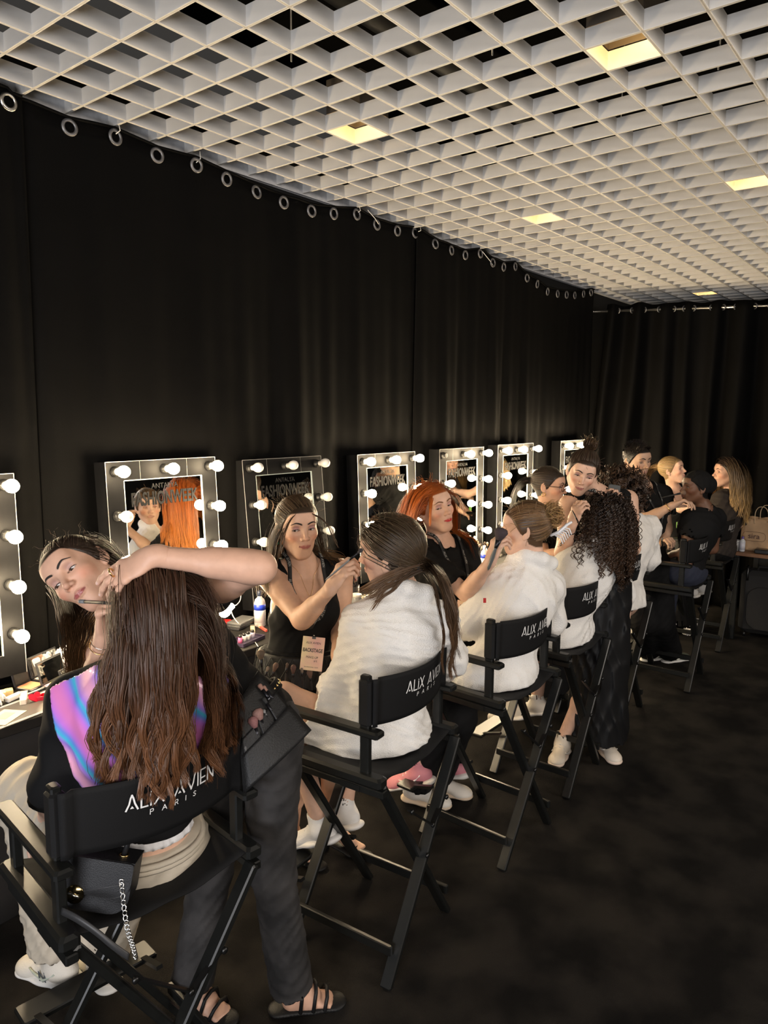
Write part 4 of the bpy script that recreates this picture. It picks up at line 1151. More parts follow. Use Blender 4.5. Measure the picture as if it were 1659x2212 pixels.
def brush(name, a, b, parent, person=None, hair=(.05, .03, .03), handle=(.05, .05, .055), r=.0045, head=.02, hl=.035, label=None, ferrule=True):
    """make-up brush from handle end a to tip b"""
    a = np.asarray(a, float); b = np.asarray(b, float); L = np.linalg.norm(b - a); ax = (b - a) / L; base = person.base if person else np.zeros(3)
    e = empty(name, tuple(a - base), parent=parent) if parent is None or True else None
    h0 = L - hl
    hb = MB().lathe([(.0015, 0), (r * .7, .01), (r, h0 * .45), (r * .75, h0 * .72), (r * .85, h0 * .75)], 8, (0, 0, 0), ax).build('handle', mat('brush_handle_%.2f_%.2f_%.2f' % tuple(handle), handle, .35), e)
    MB().lathe([(r * .86, h0 * .74), (r * 1.0, h0 * .80), (max(r, head * .45), h0 + .002)], 8, (0, 0, 0), ax).build('ferrule', mat('brush_ferrule', (.03, .03, .035), .3, metal=.8), e)
    MB().lathe([(max(r, head * .42), h0), (head * .75, h0 + hl * .35), (head, h0 + hl * .65), (head * .75, h0 + hl * .9), (0, L)], 10, (0, 0, 0), ax).build('bristles', mat('bristle_%.2f_%.2f_%.2f' % tuple(hair), hair, .9, noise=.3, nscale=400), e)
    if label: tag(e, label, 'brush')
    return e

# ------------------------------------------------------------------ poses: joints of every figure (photo position + distance, or world coordinates)
def W_(*p): return np.array(p, float)
def seated(key, x, y, z):
    cx, cy, r = {'c1': (0.979, 1.60, -6.8), 'c2': (1.914, 1.559, 5), 'c3': (2.732, 1.556, -1.5), 'c4': (3.43, 1.605, .5), 'c5': (4.36, 1.70, 1), 'c6': (5.247, 1.569, 1.2), 'c7': (6.20, 1.64, 1)}[key]
    a = math.radians(r); return np.array([cx + x * math.cos(a) - y * math.sin(a), cy + x * math.sin(a) + y * math.cos(a), z])
POSE = {}
POSE['artistA'] = dict(head=at(174, 1238, 2.02), neck=at(318, 1318, 2.10), chest=at(385, 1385, 2.14), pel=at(545, 1565, 2.14),
    sL=at(452, 1272, 1.97), eL=at(562, 1226, 1.74), wL=at(330, 1201, 1.69), sR=at(240, 1352, 2.16), eR=at(203, 1495, 2.02), wR=at(224, 1375, 1.88),
    hL=at(585, 1590, 2.08), kL=at(590, 1880, 2.19), aL=W_(1.455, 1.515, .085), hR=at(500, 1590, 2.20), kR=at(455, 1885, 2.30), aR=W_(1.27, 1.77, .085))
POSE['modelA'] = dict(head=at(330, 1314, 1.70), neck=at(312, 1452, 1.72), chest=at(300, 1560, 1.76), pel=at(302, 1835, 1.86),
    sL=at(162, 1518, 1.78), eL=at(128, 1690, 1.80), wL=at(95, 1790, 1.98), sR=at(447, 1480, 1.80), eR=at(482, 1640, 1.92), wR=at(450, 1690, 2.10),
    hL=at(235, 1845, 1.86), kL=at(72, 1712, 2.10), aL=W_(.965, 2.0, .25), hR=at(365, 1815, 1.92), kR=at(310, 1720, 2.28), aR=W_(1.06, 1.93, .22))
POSE['artistB'] = dict(head=at(643, 1137, 2.86), neck=at(655, 1236, 2.93), chest=at(656, 1300, 2.93), pel=at(645, 1440, 2.95),
    sR=at(582, 1240, 2.90), eR=at(652, 1338, 2.74), wR=at(714, 1272, 2.58), sL=at(733, 1236, 3.00), eL=at(740, 1350, 2.98), wL=at(728, 1415, 2.78),
    hR=at(612, 1455, 2.94), kR=at(634, 1660, 2.88), aR=W_(2.02, 2.10, .12), hL=at(680, 1450, 2.97), kL=at(726, 1650, 2.92), aL=W_(2.16, 1.99, .12))
POSE['modelB'] = dict(head=at(838, 1190, 2.53), neck=at(872, 1296, 2.53), chest=at(860, 1380, 2.53), pel=at(820, 1590, 2.55),
    sL=at(780, 1345, 2.56), eL=at(735, 1490, 2.60), wL=at(730, 1560, 2.78), sR=at(948, 1345, 2.58), eR=at(968, 1420, 2.72), wR=at(900, 1480, 2.90),
    hL=at(780, 1590, 2.55), kL=at(612, 1508, 2.58), aL=at(690, 1770, 2.72), hR=at(865, 1580, 2.62), kR=at(770, 1500, 2.95), aR=at(745, 1740, 2.90))
POSE['artistC'] = dict(head=at(938, 1096, 3.45), neck=at(952, 1180, 3.50), chest=at(955, 1235, 3.50), pel=at(965, 1370, 3.50),
    sR=at(905, 1200, 3.42), eR=at(1008, 1282, 3.30), wR=at(1060, 1212, 3.10), sL=at(1005, 1188, 3.60), eL=at(1022, 1290, 3.58), wL=at(1040, 1325, 3.42),
    hR=at(940, 1380, 3.48), kR=at(940, 1550, 3.44), aR=W_(2.72, 1.96, .09), hL=at(990, 1380, 3.54), kL=at(985, 1550, 3.50), aL=W_(2.86, 1.93, .09))
POSE['modelC'] = dict(head=at(1133, 1142, 3.13), neck=at(1150, 1225, 3.15), chest=at(1130, 1290, 3.15), pel=at(1075, 1462, 3.17),
    sL=at(1075, 1262, 3.16), eL=at(1012, 1345, 3.20), wL=at(1002, 1352, 3.42), sR=at(1185, 1262, 3.25), eR=at(1188, 1340, 3.35), wR=at(1120, 1385, 3.45),
    hL=at(1045, 1460, 3.17), kL=at(950, 1440, 3.34), aL=at(900, 1655, 3.36), hR=at(1105, 1455, 3.24), kR=at(1030, 1420, 3.60), aR=at(985, 1640, 3.55))
POSE['artistD'] = dict(head=at(1186, 1049, 4.55), neck=at(1185, 1106, 4.62), chest=at(1180, 1150, 4.62), pel=at(1180, 1250, 4.62),
    sR=at(1160, 1122, 4.50), eR=at(1175, 1205, 4.40), wR=at(1215, 1190, 4.30), sL=at(1215, 1116, 4.72), eL=at(1225, 1190, 4.72), wL=at(1240, 1180, 4.50))
POSE['artistE'] = dict(head=at(1258, 1019, 3.92), neck=at(1292, 1074, 4.02), chest=at(1300, 1134, 4.02), pel=at(1305, 1290, 3.98),
    sR=at(1230, 1090, 3.95), eR=at(1214, 1196, 3.88), wR=at(1236, 1132, 3.72), sL=at(1356, 1080, 4.08), eL=at(1368, 1185, 4.02), wL=at(1334, 1105, 3.88),
    hR=at(1280, 1300, 3.98), kR=at(1285, 1450, 3.98), aR=W_(3.64, 1.62, .09), hL=at(1330, 1300, 4.02), kL=at(1330, 1450, 4.02), aL=W_(3.83, 1.46, .09))
POSE['modelD'] = dict(head=at(1303, 1126, 3.78), neck=at(1288, 1192, 3.74), chest=at(1268, 1240, 3.74), pel=at(1205, 1368, 3.76),
    sL=at(1232, 1215, 3.72), eL=at(1196, 1252, 3.84), wL=at(1190, 1262, 4.05), sR=at(1325, 1215, 3.88), eR=at(1345, 1280, 3.98), wR=at(1300, 1310, 4.10),
    hL=at(1180, 1362, 3.76), kL=at(1120, 1352, 4.05), aL=at(1108, 1520, 4.12), hR=at(1235, 1358, 3.84), kR=at(1180, 1345, 4.20), aR=at(1160, 1510, 4.22))
POSE['modelE'] = dict(head=at(1336, 1070, 4.40), neck=at(1352, 1132, 4.42), chest=at(1360, 1170, 4.44), pel=at(1335, 1300, 4.48),
    sL=at(1330, 1140, 4.42), eL=at(1320, 1210, 4.44), wL=at(1300, 1230, 4.60), sR=at(1402, 1140, 4.52), eR=at(1402, 1205, 4.62), wR=at(1360, 1230, 4.75),
    hL=at(1318, 1298, 4.46), kL=at(1265, 1290, 4.80), aL=at(1262, 1420, 4.85), hR=at(1352, 1296, 4.54), kR=at(1310, 1280, 4.92), aR=at(1300, 1410, 4.92))
POSE['artistF'] = dict(head=at(1376, 994, 5.15), neck=at(1388, 1056, 5.22), chest=at(1396, 1105, 5.22), pel=at(1400, 1225, 5.22),
    sR=at(1350, 1072, 5.14), eR=at(1392, 1125, 4.95), wR=at(1452, 1092, 4.88), sL=at(1432, 1068, 5.32), eL=at(1440, 1140, 5.30), wL=at(1432, 1172, 5.10),
    hR=at(1380, 1235, 5.2), kR=at(1392, 1340, 5.2), aR=W_(5.55, 1.80, .08), hL=at(1422, 1235, 5.25), kL=at(1425, 1340, 5.25), aL=W_(5.62, 1.66, .08))
POSE['modelF'] = dict(head=at(1503, 1053, 5.10), neck=at(1520, 1104, 5.12), chest=at(1515, 1140, 5.12), pel=at(1480, 1235, 5.14),
    sL=at(1490, 1122, 5.08), eL=at(1482, 1195, 5.05), wL=at(1428, 1205, 5.25), sR=at(1548, 1118, 5.22), eR=at(1540, 1185, 5.30), wR=at(1450, 1198, 5.40),
    hL=at(1465, 1235, 5.12), kL=at(1415, 1225, 5.45), aL=at(1405, 1340, 5.50), hR=at(1495, 1232, 5.2), kR=at(1445, 1215, 5.58), aR=at(1435, 1330, 5.6))
POSE['artistG'] = dict(head=at(1452, 1015, 6.30), neck=at(1456, 1062, 6.38), chest=at(1460, 1098, 6.38), pel=at(1465, 1185, 6.38),
    sR=at(1432, 1075, 6.3), eR=at(1470, 1098, 6.15), wR=at(1512, 1095, 6.05), sL=at(1492, 1072, 6.45), eL=at(1500, 1120, 6.45), wL=at(1510, 1110, 6.25))
POSE['modelG'] = dict(head=at(1569, 1021, 6.02), neck=at(1580, 1066, 6.05), chest=at(1575, 1100, 6.05), pel=at(1550, 1182, 6.05),
    sL=at(1556, 1080, 6.0), eL=at(1545, 1130, 6.0), wL=at(1515, 1150, 6.15), sR=at(1605, 1080, 6.12), eR=at(1600, 1130, 6.2), wR=at(1550, 1150, 6.3),
    hL=at(1538, 1182, 6.05), kL=at(1492, 1178, 6.38), aL=at(1490, 1270, 6.40), hR=at(1562, 1180, 6.12), kR=at(1520, 1172, 6.5), aR=at(1515, 1262, 6.5))

for _k, _dt in dict(modelA=.075, modelB=.09, modelC=.09, modelD=.07, modelE=.08, modelF=.08, modelG=.02).items():
    _c = np.array([0, 0, CAMH])
    for _j in POSE[_k]:
        _p = POSE[_k][_j] - _c; POSE[_k][_j] = _c + _p * (1 + _dt / float(_p @ FW))

# ------------------------------------------------------------------ building the people
F_BLACK = fabric('black_cotton', (.007, .0068, .007), .85, spec=.2, bump=.15, bscale=500)
F_BLACK2 = fabric('black_jersey', (.006, .006, .0065), .8, spec=.2, bump=.12, bscale=600)
F_ROBE = fabric('white_terry', (.87, .85, .82), .95, bump=1.0, bscale=260, sheen=.25, spec=.1)
F_JEAN = fabric('washed_black_denim', (.014, .0135, .014), .8, color2=(.046, .043, .043), nscale=7, bump=.3, bscale=700)
F_BEIGE = fabric('beige_cotton', (.52, .46, .37), .85, noise=.12, nscale=12, bump=.2, bscale=500)
F_SKIRT = fabric('black_satin', (.006, .006, .0065), .55, spec=.3)
F_LEATHER = mat('black_leather', (.010, .0098, .010), .5, spec=.35, noise=.25, nscale=30, bump=.25, bscale=240)
F_BLUE = fabric('blue_denim', (.016, .020, .038), .85, bump=.3, bscale=700)
F_BROWN = fabric('dark_brown_wool', (.022, .016, .013), .9, bump=.2, bscale=400)
M_GOLD = mat('gold', (.85, .58, .25), .22, metal=1.0)
M_SILVER = mat('silver', (.75, .74, .72), .2, metal=1.0)
M_LANY = mat('lanyard_black', (.012, .012, .013), .6)
M_PRINTW = mat('lanyard_print', (.42, .42, .40), .6)
M_BAND = mat('black_hairband', (.012, .012, .012), .8)
def rings_mb(c, ax, R_, r): return MB().torus(c, R_, r, ax, 20, 6)

def on_surface(P, pts, off):
    p = np.array(pts, float)
    for _ in range(4):
        d = sdf(P, p); e = .003
        g = np.stack([sdf(P, p + np.eye(3)[i] * e) - d for i in range(3)], 1) / e; g /= np.linalg.norm(g, axis=1)[:, None] + 1e-6
        p = p - g * (d - off)[:, None]
    return p, g
def polyline(pts, n):
    return resample(np.array(pts, float)[None], n)[0]
def lanyard(s, P, left, right, join_pt, card, name='lanyard', width=.016, lab='BACKSTAGE', cardcol=((.75, .42, .40), (.80, .66, .40)), tilt=None, lettering=True, cs=1.0, top=True):
    """strap lying on the clothes from both sides of the neck down to a hanging card"""
    for k, pl in enumerate((left, right)):
        pts = polyline(pl + [join_pt], 22); sp, g = on_surface(P, pts, .004); sp[-3:] = sp[-3:] * .6 + np.array(join_pt) * .4
        t = np.gradient(sp, axis=0); t /= np.linalg.norm(t, axis=1)[:, None]; sd = np.cross(g, t); sd /= np.linalg.norm(sd, axis=1)[:, None] + 1e-9
        G = np.stack([sp - sd * width / 2, sp + sd * width / 2], 1)
        o = link('strap', grid_mesh('strap', G - s.base, thick=.0015), M_LANY, s.o)
        if lettering:
            acc = np.concatenate([[0], np.cumsum(np.linalg.norm(np.diff(sp, axis=0), axis=1))]); lm = MB()
            def fn(x, y):
                q = np.array([np.interp(x, acc, sp[:, i]) for i in range(3)]); a = np.array([np.interp(x, acc, sd[:, i]) for i in range(3)]); gg = np.array([np.interp(x, acc, g[:, i]) for i in range(3)])
                return q + a * (y - .004) * (1 if k else 1) + gg * .0022 - s.base
            x = .012
            while x + .10 < acc[-1]:
                stroke_text('ALiX AVIEN', .0095, .0022, .0013, fn, lm, x, 0, centre=False); x += .125
            lm.build('lettering', M_PRINTW, o)
    if card is None: return
    c, nfront, upv = card; n = nrm(nfront); u = nrm(np.asarray(upv, float) - n * (np.asarray(upv) @ n)); r = np.cross(u, n); R = np.stack([r, u, n], 1)
    badge(s, c, R, cs, lab, cardcol, join_pt)
def badge(s, c, R, cs, lab, cardcol, hook):
    w, h = .085 * cs, .125 * cs
    m = mat('badge_card_%.2f_%.2f' % (cardcol[0][0], cardcol[1][1]), cardcol[0], .35, color2=cardcol[1], nscale=9)
    b = MB().box(c, (w, h, .0015), R, bevel=.0006); o = s.mb('badge', b, m)
    s.mb('badge_clip', MB().tube([np.asarray(hook), np.asarray(c) + R @ np.array([0, h * .5 + .004, .001])], .0022, 6).box(np.asarray(c) + R @ np.array([0, h * .5 - .004, .001]), (.014, .008, .004), R), M_SILVER)
    mt = mat('badge_ink', (.03, .025, .025), .6)
    T = np.stack([R[:, 0], R[:, 1], R[:, 2]], 1); bl = np.asarray(c) - s.base
    for (tx, sz, yy, xs) in (('ALIX AVIEN', .0115, .036, .95), (lab, .0190, .006, .72), ('MAKE-UP', .0125, -.018, .9), ('art', .013, -.030, .9), ('PROFESSIONAL TEAM', .0055, -.052, 1)):
        text('lettering', tx, sz * cs, T, bl + R @ np.array([0.0 if tx != 'art' else .014, yy * cs, .0012]), mt, o, xs=xs, offset=.0004 if tx == lab else 0)

SK1 = (.68, .42, .295); SK2 = (.66, .395, .28); SK3 = (.71, .45, .33)
import time as _t; _T0 = _t.time()
def lap(n): print('LAP %-12s %.1f' % (n, _t.time() - _T0), flush=True)
LG = .018

# ---- artist bending over the nearest model
def artist_A():
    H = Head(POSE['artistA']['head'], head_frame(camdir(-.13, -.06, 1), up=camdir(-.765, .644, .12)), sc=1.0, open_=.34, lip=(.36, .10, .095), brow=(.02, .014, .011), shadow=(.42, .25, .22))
    p = Person('artistA', 'woman in black tee and charcoal jeans bending over, arm laid across the long-haired model\'s head', SK2, H, hb=.0095, hh=.0027, hair_col=(.030, .018, .012))
    J = p.J; p.nail = (.74, .50, .45)
    tipsL = p.add_hand('L', camdir(-.86, -.46, -.05), camdir(-.42, -.72, -.55), hh=.0032, curl=((8, 14, 10), (16, 16, 12), (22, 18, 14), (26, 22, 16)), thumb=(.35, .85, .3), spread=3)
    tipsR = p.add_hand('R', camdir(.10, .95, .25), camdir(.97, .02, .10), hh=.0032, curl=((62, 52, 26), (66, 56, 30), (70, 60, 34), (70, 58, 34)), thumb=(.35, .80, .5), thumb2=(-.1, .75, .6), spread=2)
    ft = []
    for q in 'LR':
        a = J['a' + q]; fd = nrm((.75, -.65, 0)) if q == 'L' else nrm((.2, -1, 0)); t0 = a + fd * .06 - np.array([0, 0, .04]); sd = np.cross(fd, (0, 0, 1))
        ft += [C_(a, t0, .034, .032, .02), C_(a - np.array([0, 0, .05]), t0 - np.array([0, 0, .02]), .03, .03, .02)]
        for k in range(5):
            o = (k - 2) * .013 * (1 if q == 'L' else 1); b = t0 + fd * .045 + sd * o - np.array([0, 0, .022]); ft += [C_(t0 + sd * o * .8 - np.array([0, 0, .012]), b + fd * (.022 - abs(k - 1.5) * .004), .013, .009, .008)]
    p.leg_g = -.012; p.build(ft); lap('A body')
    for q in 'LR':
        a = J['a' + q]; fd = nrm((.75, -.65, 0)) if q == 'L' else nrm((.2, -1, 0)); sd = np.cross(fd, (0, 0, 1)); R = np.stack([sd, fd, (0, 0, 1)], 1); c = np.array([a[0], a[1], .012]) + fd * .045
        so = p.cloth('sandal', [C_(c - fd * .085, c + fd * .02, .036, .036, .01, ((0, 0, 1), .36)), C_(c + fd * .02, c + fd * .09, .036, .040, .01, ((0, 0, 1), .36))], F_LEATHER, .007)
        for yy, zz, w_ in ((.055, .042, .046), (.02, .062, .045), (-.02, .078, .042)):
            b = MB().tube([c + fd * yy - sd * w_ + (0, 0, .01), c + fd * (yy + .01) - sd * w_ * .6 + (0, 0, zz), c + fd * (yy + .012) + (0, 0, zz + .010), c + fd * (yy + .01) + sd * w_ * .6 + (0, 0, zz), c + fd * yy + sd * w_ + (0, 0, .01)], .006, 6)
            p.mb('sandal_strap', b, F_LEATHER, so)
    P = p.tee_prims(g=.013, sleeve=.26, hem=.03, fold=.005, sl_r=.058, seed=4); p.cloth('tee_shirt', P, F_BLACK)
    p.cloth('jeans', p.pants_prims(g=.008, flare=.018, loose=-.001, waist=.05, fold=.004, ankle=1.0), F_JEAN)
    lap('A clothes')
    # studded belt
    bc = J['pel'] + p.up * .055; b = MB(); b2 = MB(); n = 40
    ring = [bc + p.Rp @ np.array([.160 * math.cos(a), .125 * math.sin(a), .012 * math.sin(a)]) for a in np.linspace(0, 2 * math.pi, n + 1)]
    for o in (-.012, -.006, 0, .006, .012): b.tube([q + p.up * o for q in ring], .0045, 6, caps=False)
    be = p.mb('belt', b, F_BLACK)
    for q in ring[::1]:
        d = nrm(q - bc); b2.sphere(q + d * .0050, .0042, 8, 5)
    o = p.mb('belt_studs', b2, M_GOLD, be); o['kind'] = 'stuff'
    # hair: half-up, long waves hanging
    capP = p.capmesh(.006, .006)
    l = scalp_roots(H, 800, 11, .006, sel=lambda l: (l[:, 2] > -.03)); pu = pulled(H, l, (0.0, -.085, .085), 9, .004)
    parts = [capP, tubes(resample(pu, 12), .0011, strand_cols(len(l), (.030, .018, .012), .3, 1), seed=1)]
    l = scalp_roots(H, 46, 12, .006, sel=lambda l: (l[:, 1] < .02) & (l[:, 2] < .055))
    coll = H.prims()[:2] + [C_(J['neck'], J['sR'], .085, .075, .02)] + infl(p.torso(), .02)[:3]
    wr = H.c + (l * H.sc) @ H.R.T; d0 = nrm(H.R @ np.array([.35, -.8, -.3]))[None] * np.ones((len(l), 1)) * .6
    G = grow(wr, d0, np.random.default_rng(3).uniform(.36, .50, len(l)), 18, coll, .012, grav=14)
    parts += [clump(G, 26, .013, .30, (.034, .019, .012), (.22, .11, .040), 5, wave=(.012, .085), K2=24, r=.0009)]
    fz = scalp_roots(H, 50, 14, .01, sel=lambda l: l[:, 2] > .03); d0 = ((fz - np.array([0, -.014, .028])) @ H.R.T) * 5 + np.random.default_rng(4).normal(size=(50, 3)) * .9
    Gf = grow(H.c + (fz * H.sc) @ H.R.T, d0, .036, 7, H.prims()[:1], .004, grav=12); parts.append(tubes(waves(Gf, .006, .03, 5, .0), .0004, strand_cols(50, (.10, .06, .035), .3), seed=9))
    p.hair(parts); H.eyes((.25, 1, -.42), p.o); lap('A hair')
    p.mb('ring', rings_mb(J['wL'] + camdir(-.86, -.46, -.05) * .110 + camdir(-.42, -.72, -.55) * -.002 + UP * .012, camdir(-.86, -.46, -.05), .0105, .0022), M_GOLD)
    p.mb('bracelet', rings_mb(J['wR'] * .85 + J['eR'] * .15, nrm(J['wR'] - J['eR']), .031, .0012), M_GOLD)
    p.mb('bracelet', rings_mb(J['wR'] * .93 + J['eR'] * .07, nrm(J['wR'] - J['eR']), .029, .0010), M_SILVER)
    return p
def clump(G, n, spread, tight, base, tip, seed, wave=None, K2=None, r=.0012, sides=2, var=.28, hx=None):
    """n strands round every guide strand, gathering into a lock towards the tip"""
    rr = np.random.default_rng(seed); N, K, _ = G.shape
    if K2: G = resample(G, K2); K = K2
    if wave: G = waves(G, wave[0], wave[1], seed + 1, .25)
    if hx: G = helix(G, hx[0], hx[1], seed + 1)
    t = np.linspace(0, 1, K)
    off = rr.normal(size=(N, n, 1, 3)) * spread; sc = (1 - tight * np.clip(t * 1.3, 0, 1))[None, None, :, None]
    P = G[:, None] + off * sc
    P = P.reshape(N * n, K, 3)
    P = waves(P, spread * .35, .12, seed + 2, .1)
    lock = np.repeat(1 + rr.uniform(-var, var, (N, 1)), n, 0)
    c = strand_cols(N * n, base, .15, seed, tip, K) * lock[:, None]
    rad = r * np.concatenate([np.ones(K - 3), [.8, .55, .2]])
    return tubes(P, rad, c, sides, seed)
PA = artist_A()

# ---- nearest model, long brown hair and iridescent jacket
def model_A():
    J = POSE['modelA']
    H = Head(J['head'], head_frame((-.12, 1, -.06)), open_=.7, fine=False)
    p = Person('modelA', 'seated model seen from behind, very long brown hair over an iridescent-backed black jacket', SK3, H, hb=.010, hh=.006, hair_col=(.030, .016, .010))
    p.add_hand('L', nrm(J['wL'] - J['eL']), (0, 0, -1), hh=.006); p.add_hand('R', nrm(J['wR'] - J['eR']), (0, 0, -1), hh=.006)
    p.leg_g = -.006; p.build(); lap('mA body')
    Pj = p.torso(.022)
    for q in 'LR':
        a, e, w = J['s' + q], J['e' + q], J['w' + q]; Pj += [C_(a, e, .068, .066, .04), CC_(e, w, .064, .050, .03, hollow=.004)]
    Pj += [C_(J['neck'] + p.front * .02, H.c, .065, .075, .008, mode='s'), folds(.008, .16, 8)]
    hem = HP_(J['pel'] + p.up * .10, -p.up, .012)
    ja = p.cloth('jacket', hollows(Pj + [hem]), F_BLACK2)
    # shiny yoke on the back
    bk = -p.front; top = J['neck'] + p.up * .02; low = J['chest'] - p.up * .165
    mi = bpy.data.materials.new('iridescent_film'); mi.use_nodes = True; nt = mi.node_tree; bs = nt.nodes['Principled BSDF']
    tc = nt.nodes.new('ShaderNodeTexCoord'); mp = nt.nodes.new('ShaderNodeMapping'); mp.inputs['Rotation'].default_value = (0.2, 0.5, 0.7); mp.inputs['Scale'].default_value = (1, 1, 1.2)
    wv = nt.nodes.new('ShaderNodeTexWave'); wv.inputs['Scale'].default_value = 1.7; wv.inputs['Distortion'].default_value = 5.0; wv.inputs['Detail'].default_value = 1.5
    cr = nt.nodes.new('ShaderNodeValToRGB'); els = cr.color_ramp.elements
    els[0].position = 0.0; els[0].color = (.85, .25, .62, 1); els[1].position = 1.0; els[1].color = (.90, .42, .62, 1)
    for ps, c in ((.22, (.62, .22, .85, 1)), (.42, (.16, .30, .85, 1)), (.58, (.06, .55, .80, 1)), (.74, (.40, .24, .88, 1))): e = els.new(ps); e.color = c
    L = nt.links.new; L(tc.outputs['Object'], mp.inputs[0]); L(mp.outputs[0], wv.inputs[0]); L(wv.outputs[0], cr.inputs[0]); L(cr.outputs[0], bs.inputs['Base Color'])
    bs.inputs['Roughness'].default_value = .42; bs.inputs['Metallic'].default_value = .10; bs.inputs['Sheen Weight'].default_value = .0; bs.inputs['Coat Weight'].default_value = .4
    MATS['iridescent_film'] = mi
    Py = infl([q for q in Pj if q['t'] in 'ce' and q['m'] == 'u'], .0045) + [folds(.008, .16, 8), HP_(J['chest'] - bk * .015, -bk, .004), HP_(low, -p.up, .004), HP_(top - p.up * .015, p.up, .004)]
    for sg in (-1, 1): Py.append(HP_(J['chest'] + p.rightc * sg * .190, nrm(p.rightc * sg - p.up * (.36 if sg < 0 else .2)), .004))
    p.cloth('jacket_back_panel', Py, mi, .0055, parent=ja)
    p.cloth('crop_top', p.torso(.014)[:3] + [folds(.004, .05, 3, axis=p.up), HP_(J['pel'] + p.up * .075, -p.up, .01), HP_(J['pel'] + p.up * .22, p.up, .01)], fabric('white_cotton', (.78, .78, .80), .8, bump=.2, bscale=200))
    Pp = p.pants_prims(g=.016, loose=.022, waist=.055, fold=.007, ankle=.94); po = p.cloth('cargo_trousers', Pp, F_BEIGE)
    b = MB(); ringp = [J['pel'] + p.up * .048 + p.Rp @ np.array([.162 * math.cos(a), .127 * math.sin(a), 0]) for a in np.linspace(0, 2 * math.pi, 33)]
    for o in (-.014, 0): b.tube([q + p.up * o for q in ringp], .008, 6, caps=False)
    p.mb('waistband', b, F_BEIGE, po)
    for q, to in (('L', (-.25, 1, -.12)), ('R', (.0, 1, -.12))):
        o = sneaker(p, J['a' + q], to, upper=(.66, .62, .55), sole=(.74, .72, .68), accent=(.38, .42, .36))
        t_ = nrm(to); u_ = nrm(np.array([0, 0, 1.]) - t_ * t_[2]); r_ = np.cross(t_, u_); sg = -1
        R = np.stack([-t_ * sg * -1, u_, r_ * sg], 1)
        text('logo_letter', 'N', .045, np.stack([t_, u_, -r_], 1) * np.array([-1, 1, 1]), J['a' + q] - p.base - r_ * .046 + t_ * .03 - u_ * .06, mat('logo_dark', (.08, .09, .10), .5), o, offset=.001)
    lap('mA clothes')
    # very long hair
    coll = [H.e_((0, -.014, .028), (.0735, .094, .085), .02), H.e_((0, .01, -.03), (.06, .066, .08), .03), C_(H.L(0, -.03, -.05), J['neck'], .052, .06, .03), C_(J['neck'] + p.up * .0, J['chest'], .075, .10, .05, (p.front, .9))] + [q for q in Pj if q['t'] in 'ce' and q['m'] == 'u'][:6]
    vol = [H.e_((0, -.016, .026), (.074, .094, .086), .02), C_(H.L(0, -.040, -.02), J['neck'] - p.front * .070, .066, .075, .05, (p.front, .8)), C_(J['neck'] - p.front * .070, J['chest'] - p.front * .100 + p.up * .10, .072, .075, .05, (p.front, .40))]
    coll = coll + vol
    rr = np.random.default_rng(21)
    l = scalp_roots(H, 84, 22, .006, sel=lambda l: l[:, 1] < .045)
    wr = H.c + (l * H.sc) @ H.R.T
    dl = np.stack([np.sign(l[:, 0] - .008) * .40, np.where(l[:, 1] > -.02, -1.2, -.6), np.full(len(l), .0)], 1)
    G = grow(wr, dl @ H.R.T, np.interp(l[:, 2], [-.05, .10], [.36, .54]) * rr.uniform(.88, 1.06, len(l)), 26, coll, rr.uniform(.003, .012, len(l)), grav=26, field=lambda p_, k: -RT * 1.2 * (k > .25))
    vol.append(HP_(H.L(0, .035, 0), H.R @ np.array([0, 1, .25]), .01)); v_, f_, n_ = mesh_sdf(vol, .008)
    parts = [p.capmesh(.003, .007), (v_, f_, n_, np.tile((.034, .017, .010), (len(v_), 1))), clump(G, 50, .0110, .72, (.046, .022, .0125), (.150, .064, .028), 23, wave=(.024, .19), K2=24, r=.00085, var=.30)]
    fz = G[rr.integers(0, len(G), 130)] + rr.normal(size=(130, 1, 3)) * .012
    parts.append(tubes(waves(resample(fz, 20), .014, .14, 6, .2), .0006, strand_cols(130, (.06, .03, .018), .3), seed=3))
    p.hair(parts); lap('mA hair')
    return p
PmA = model_A()

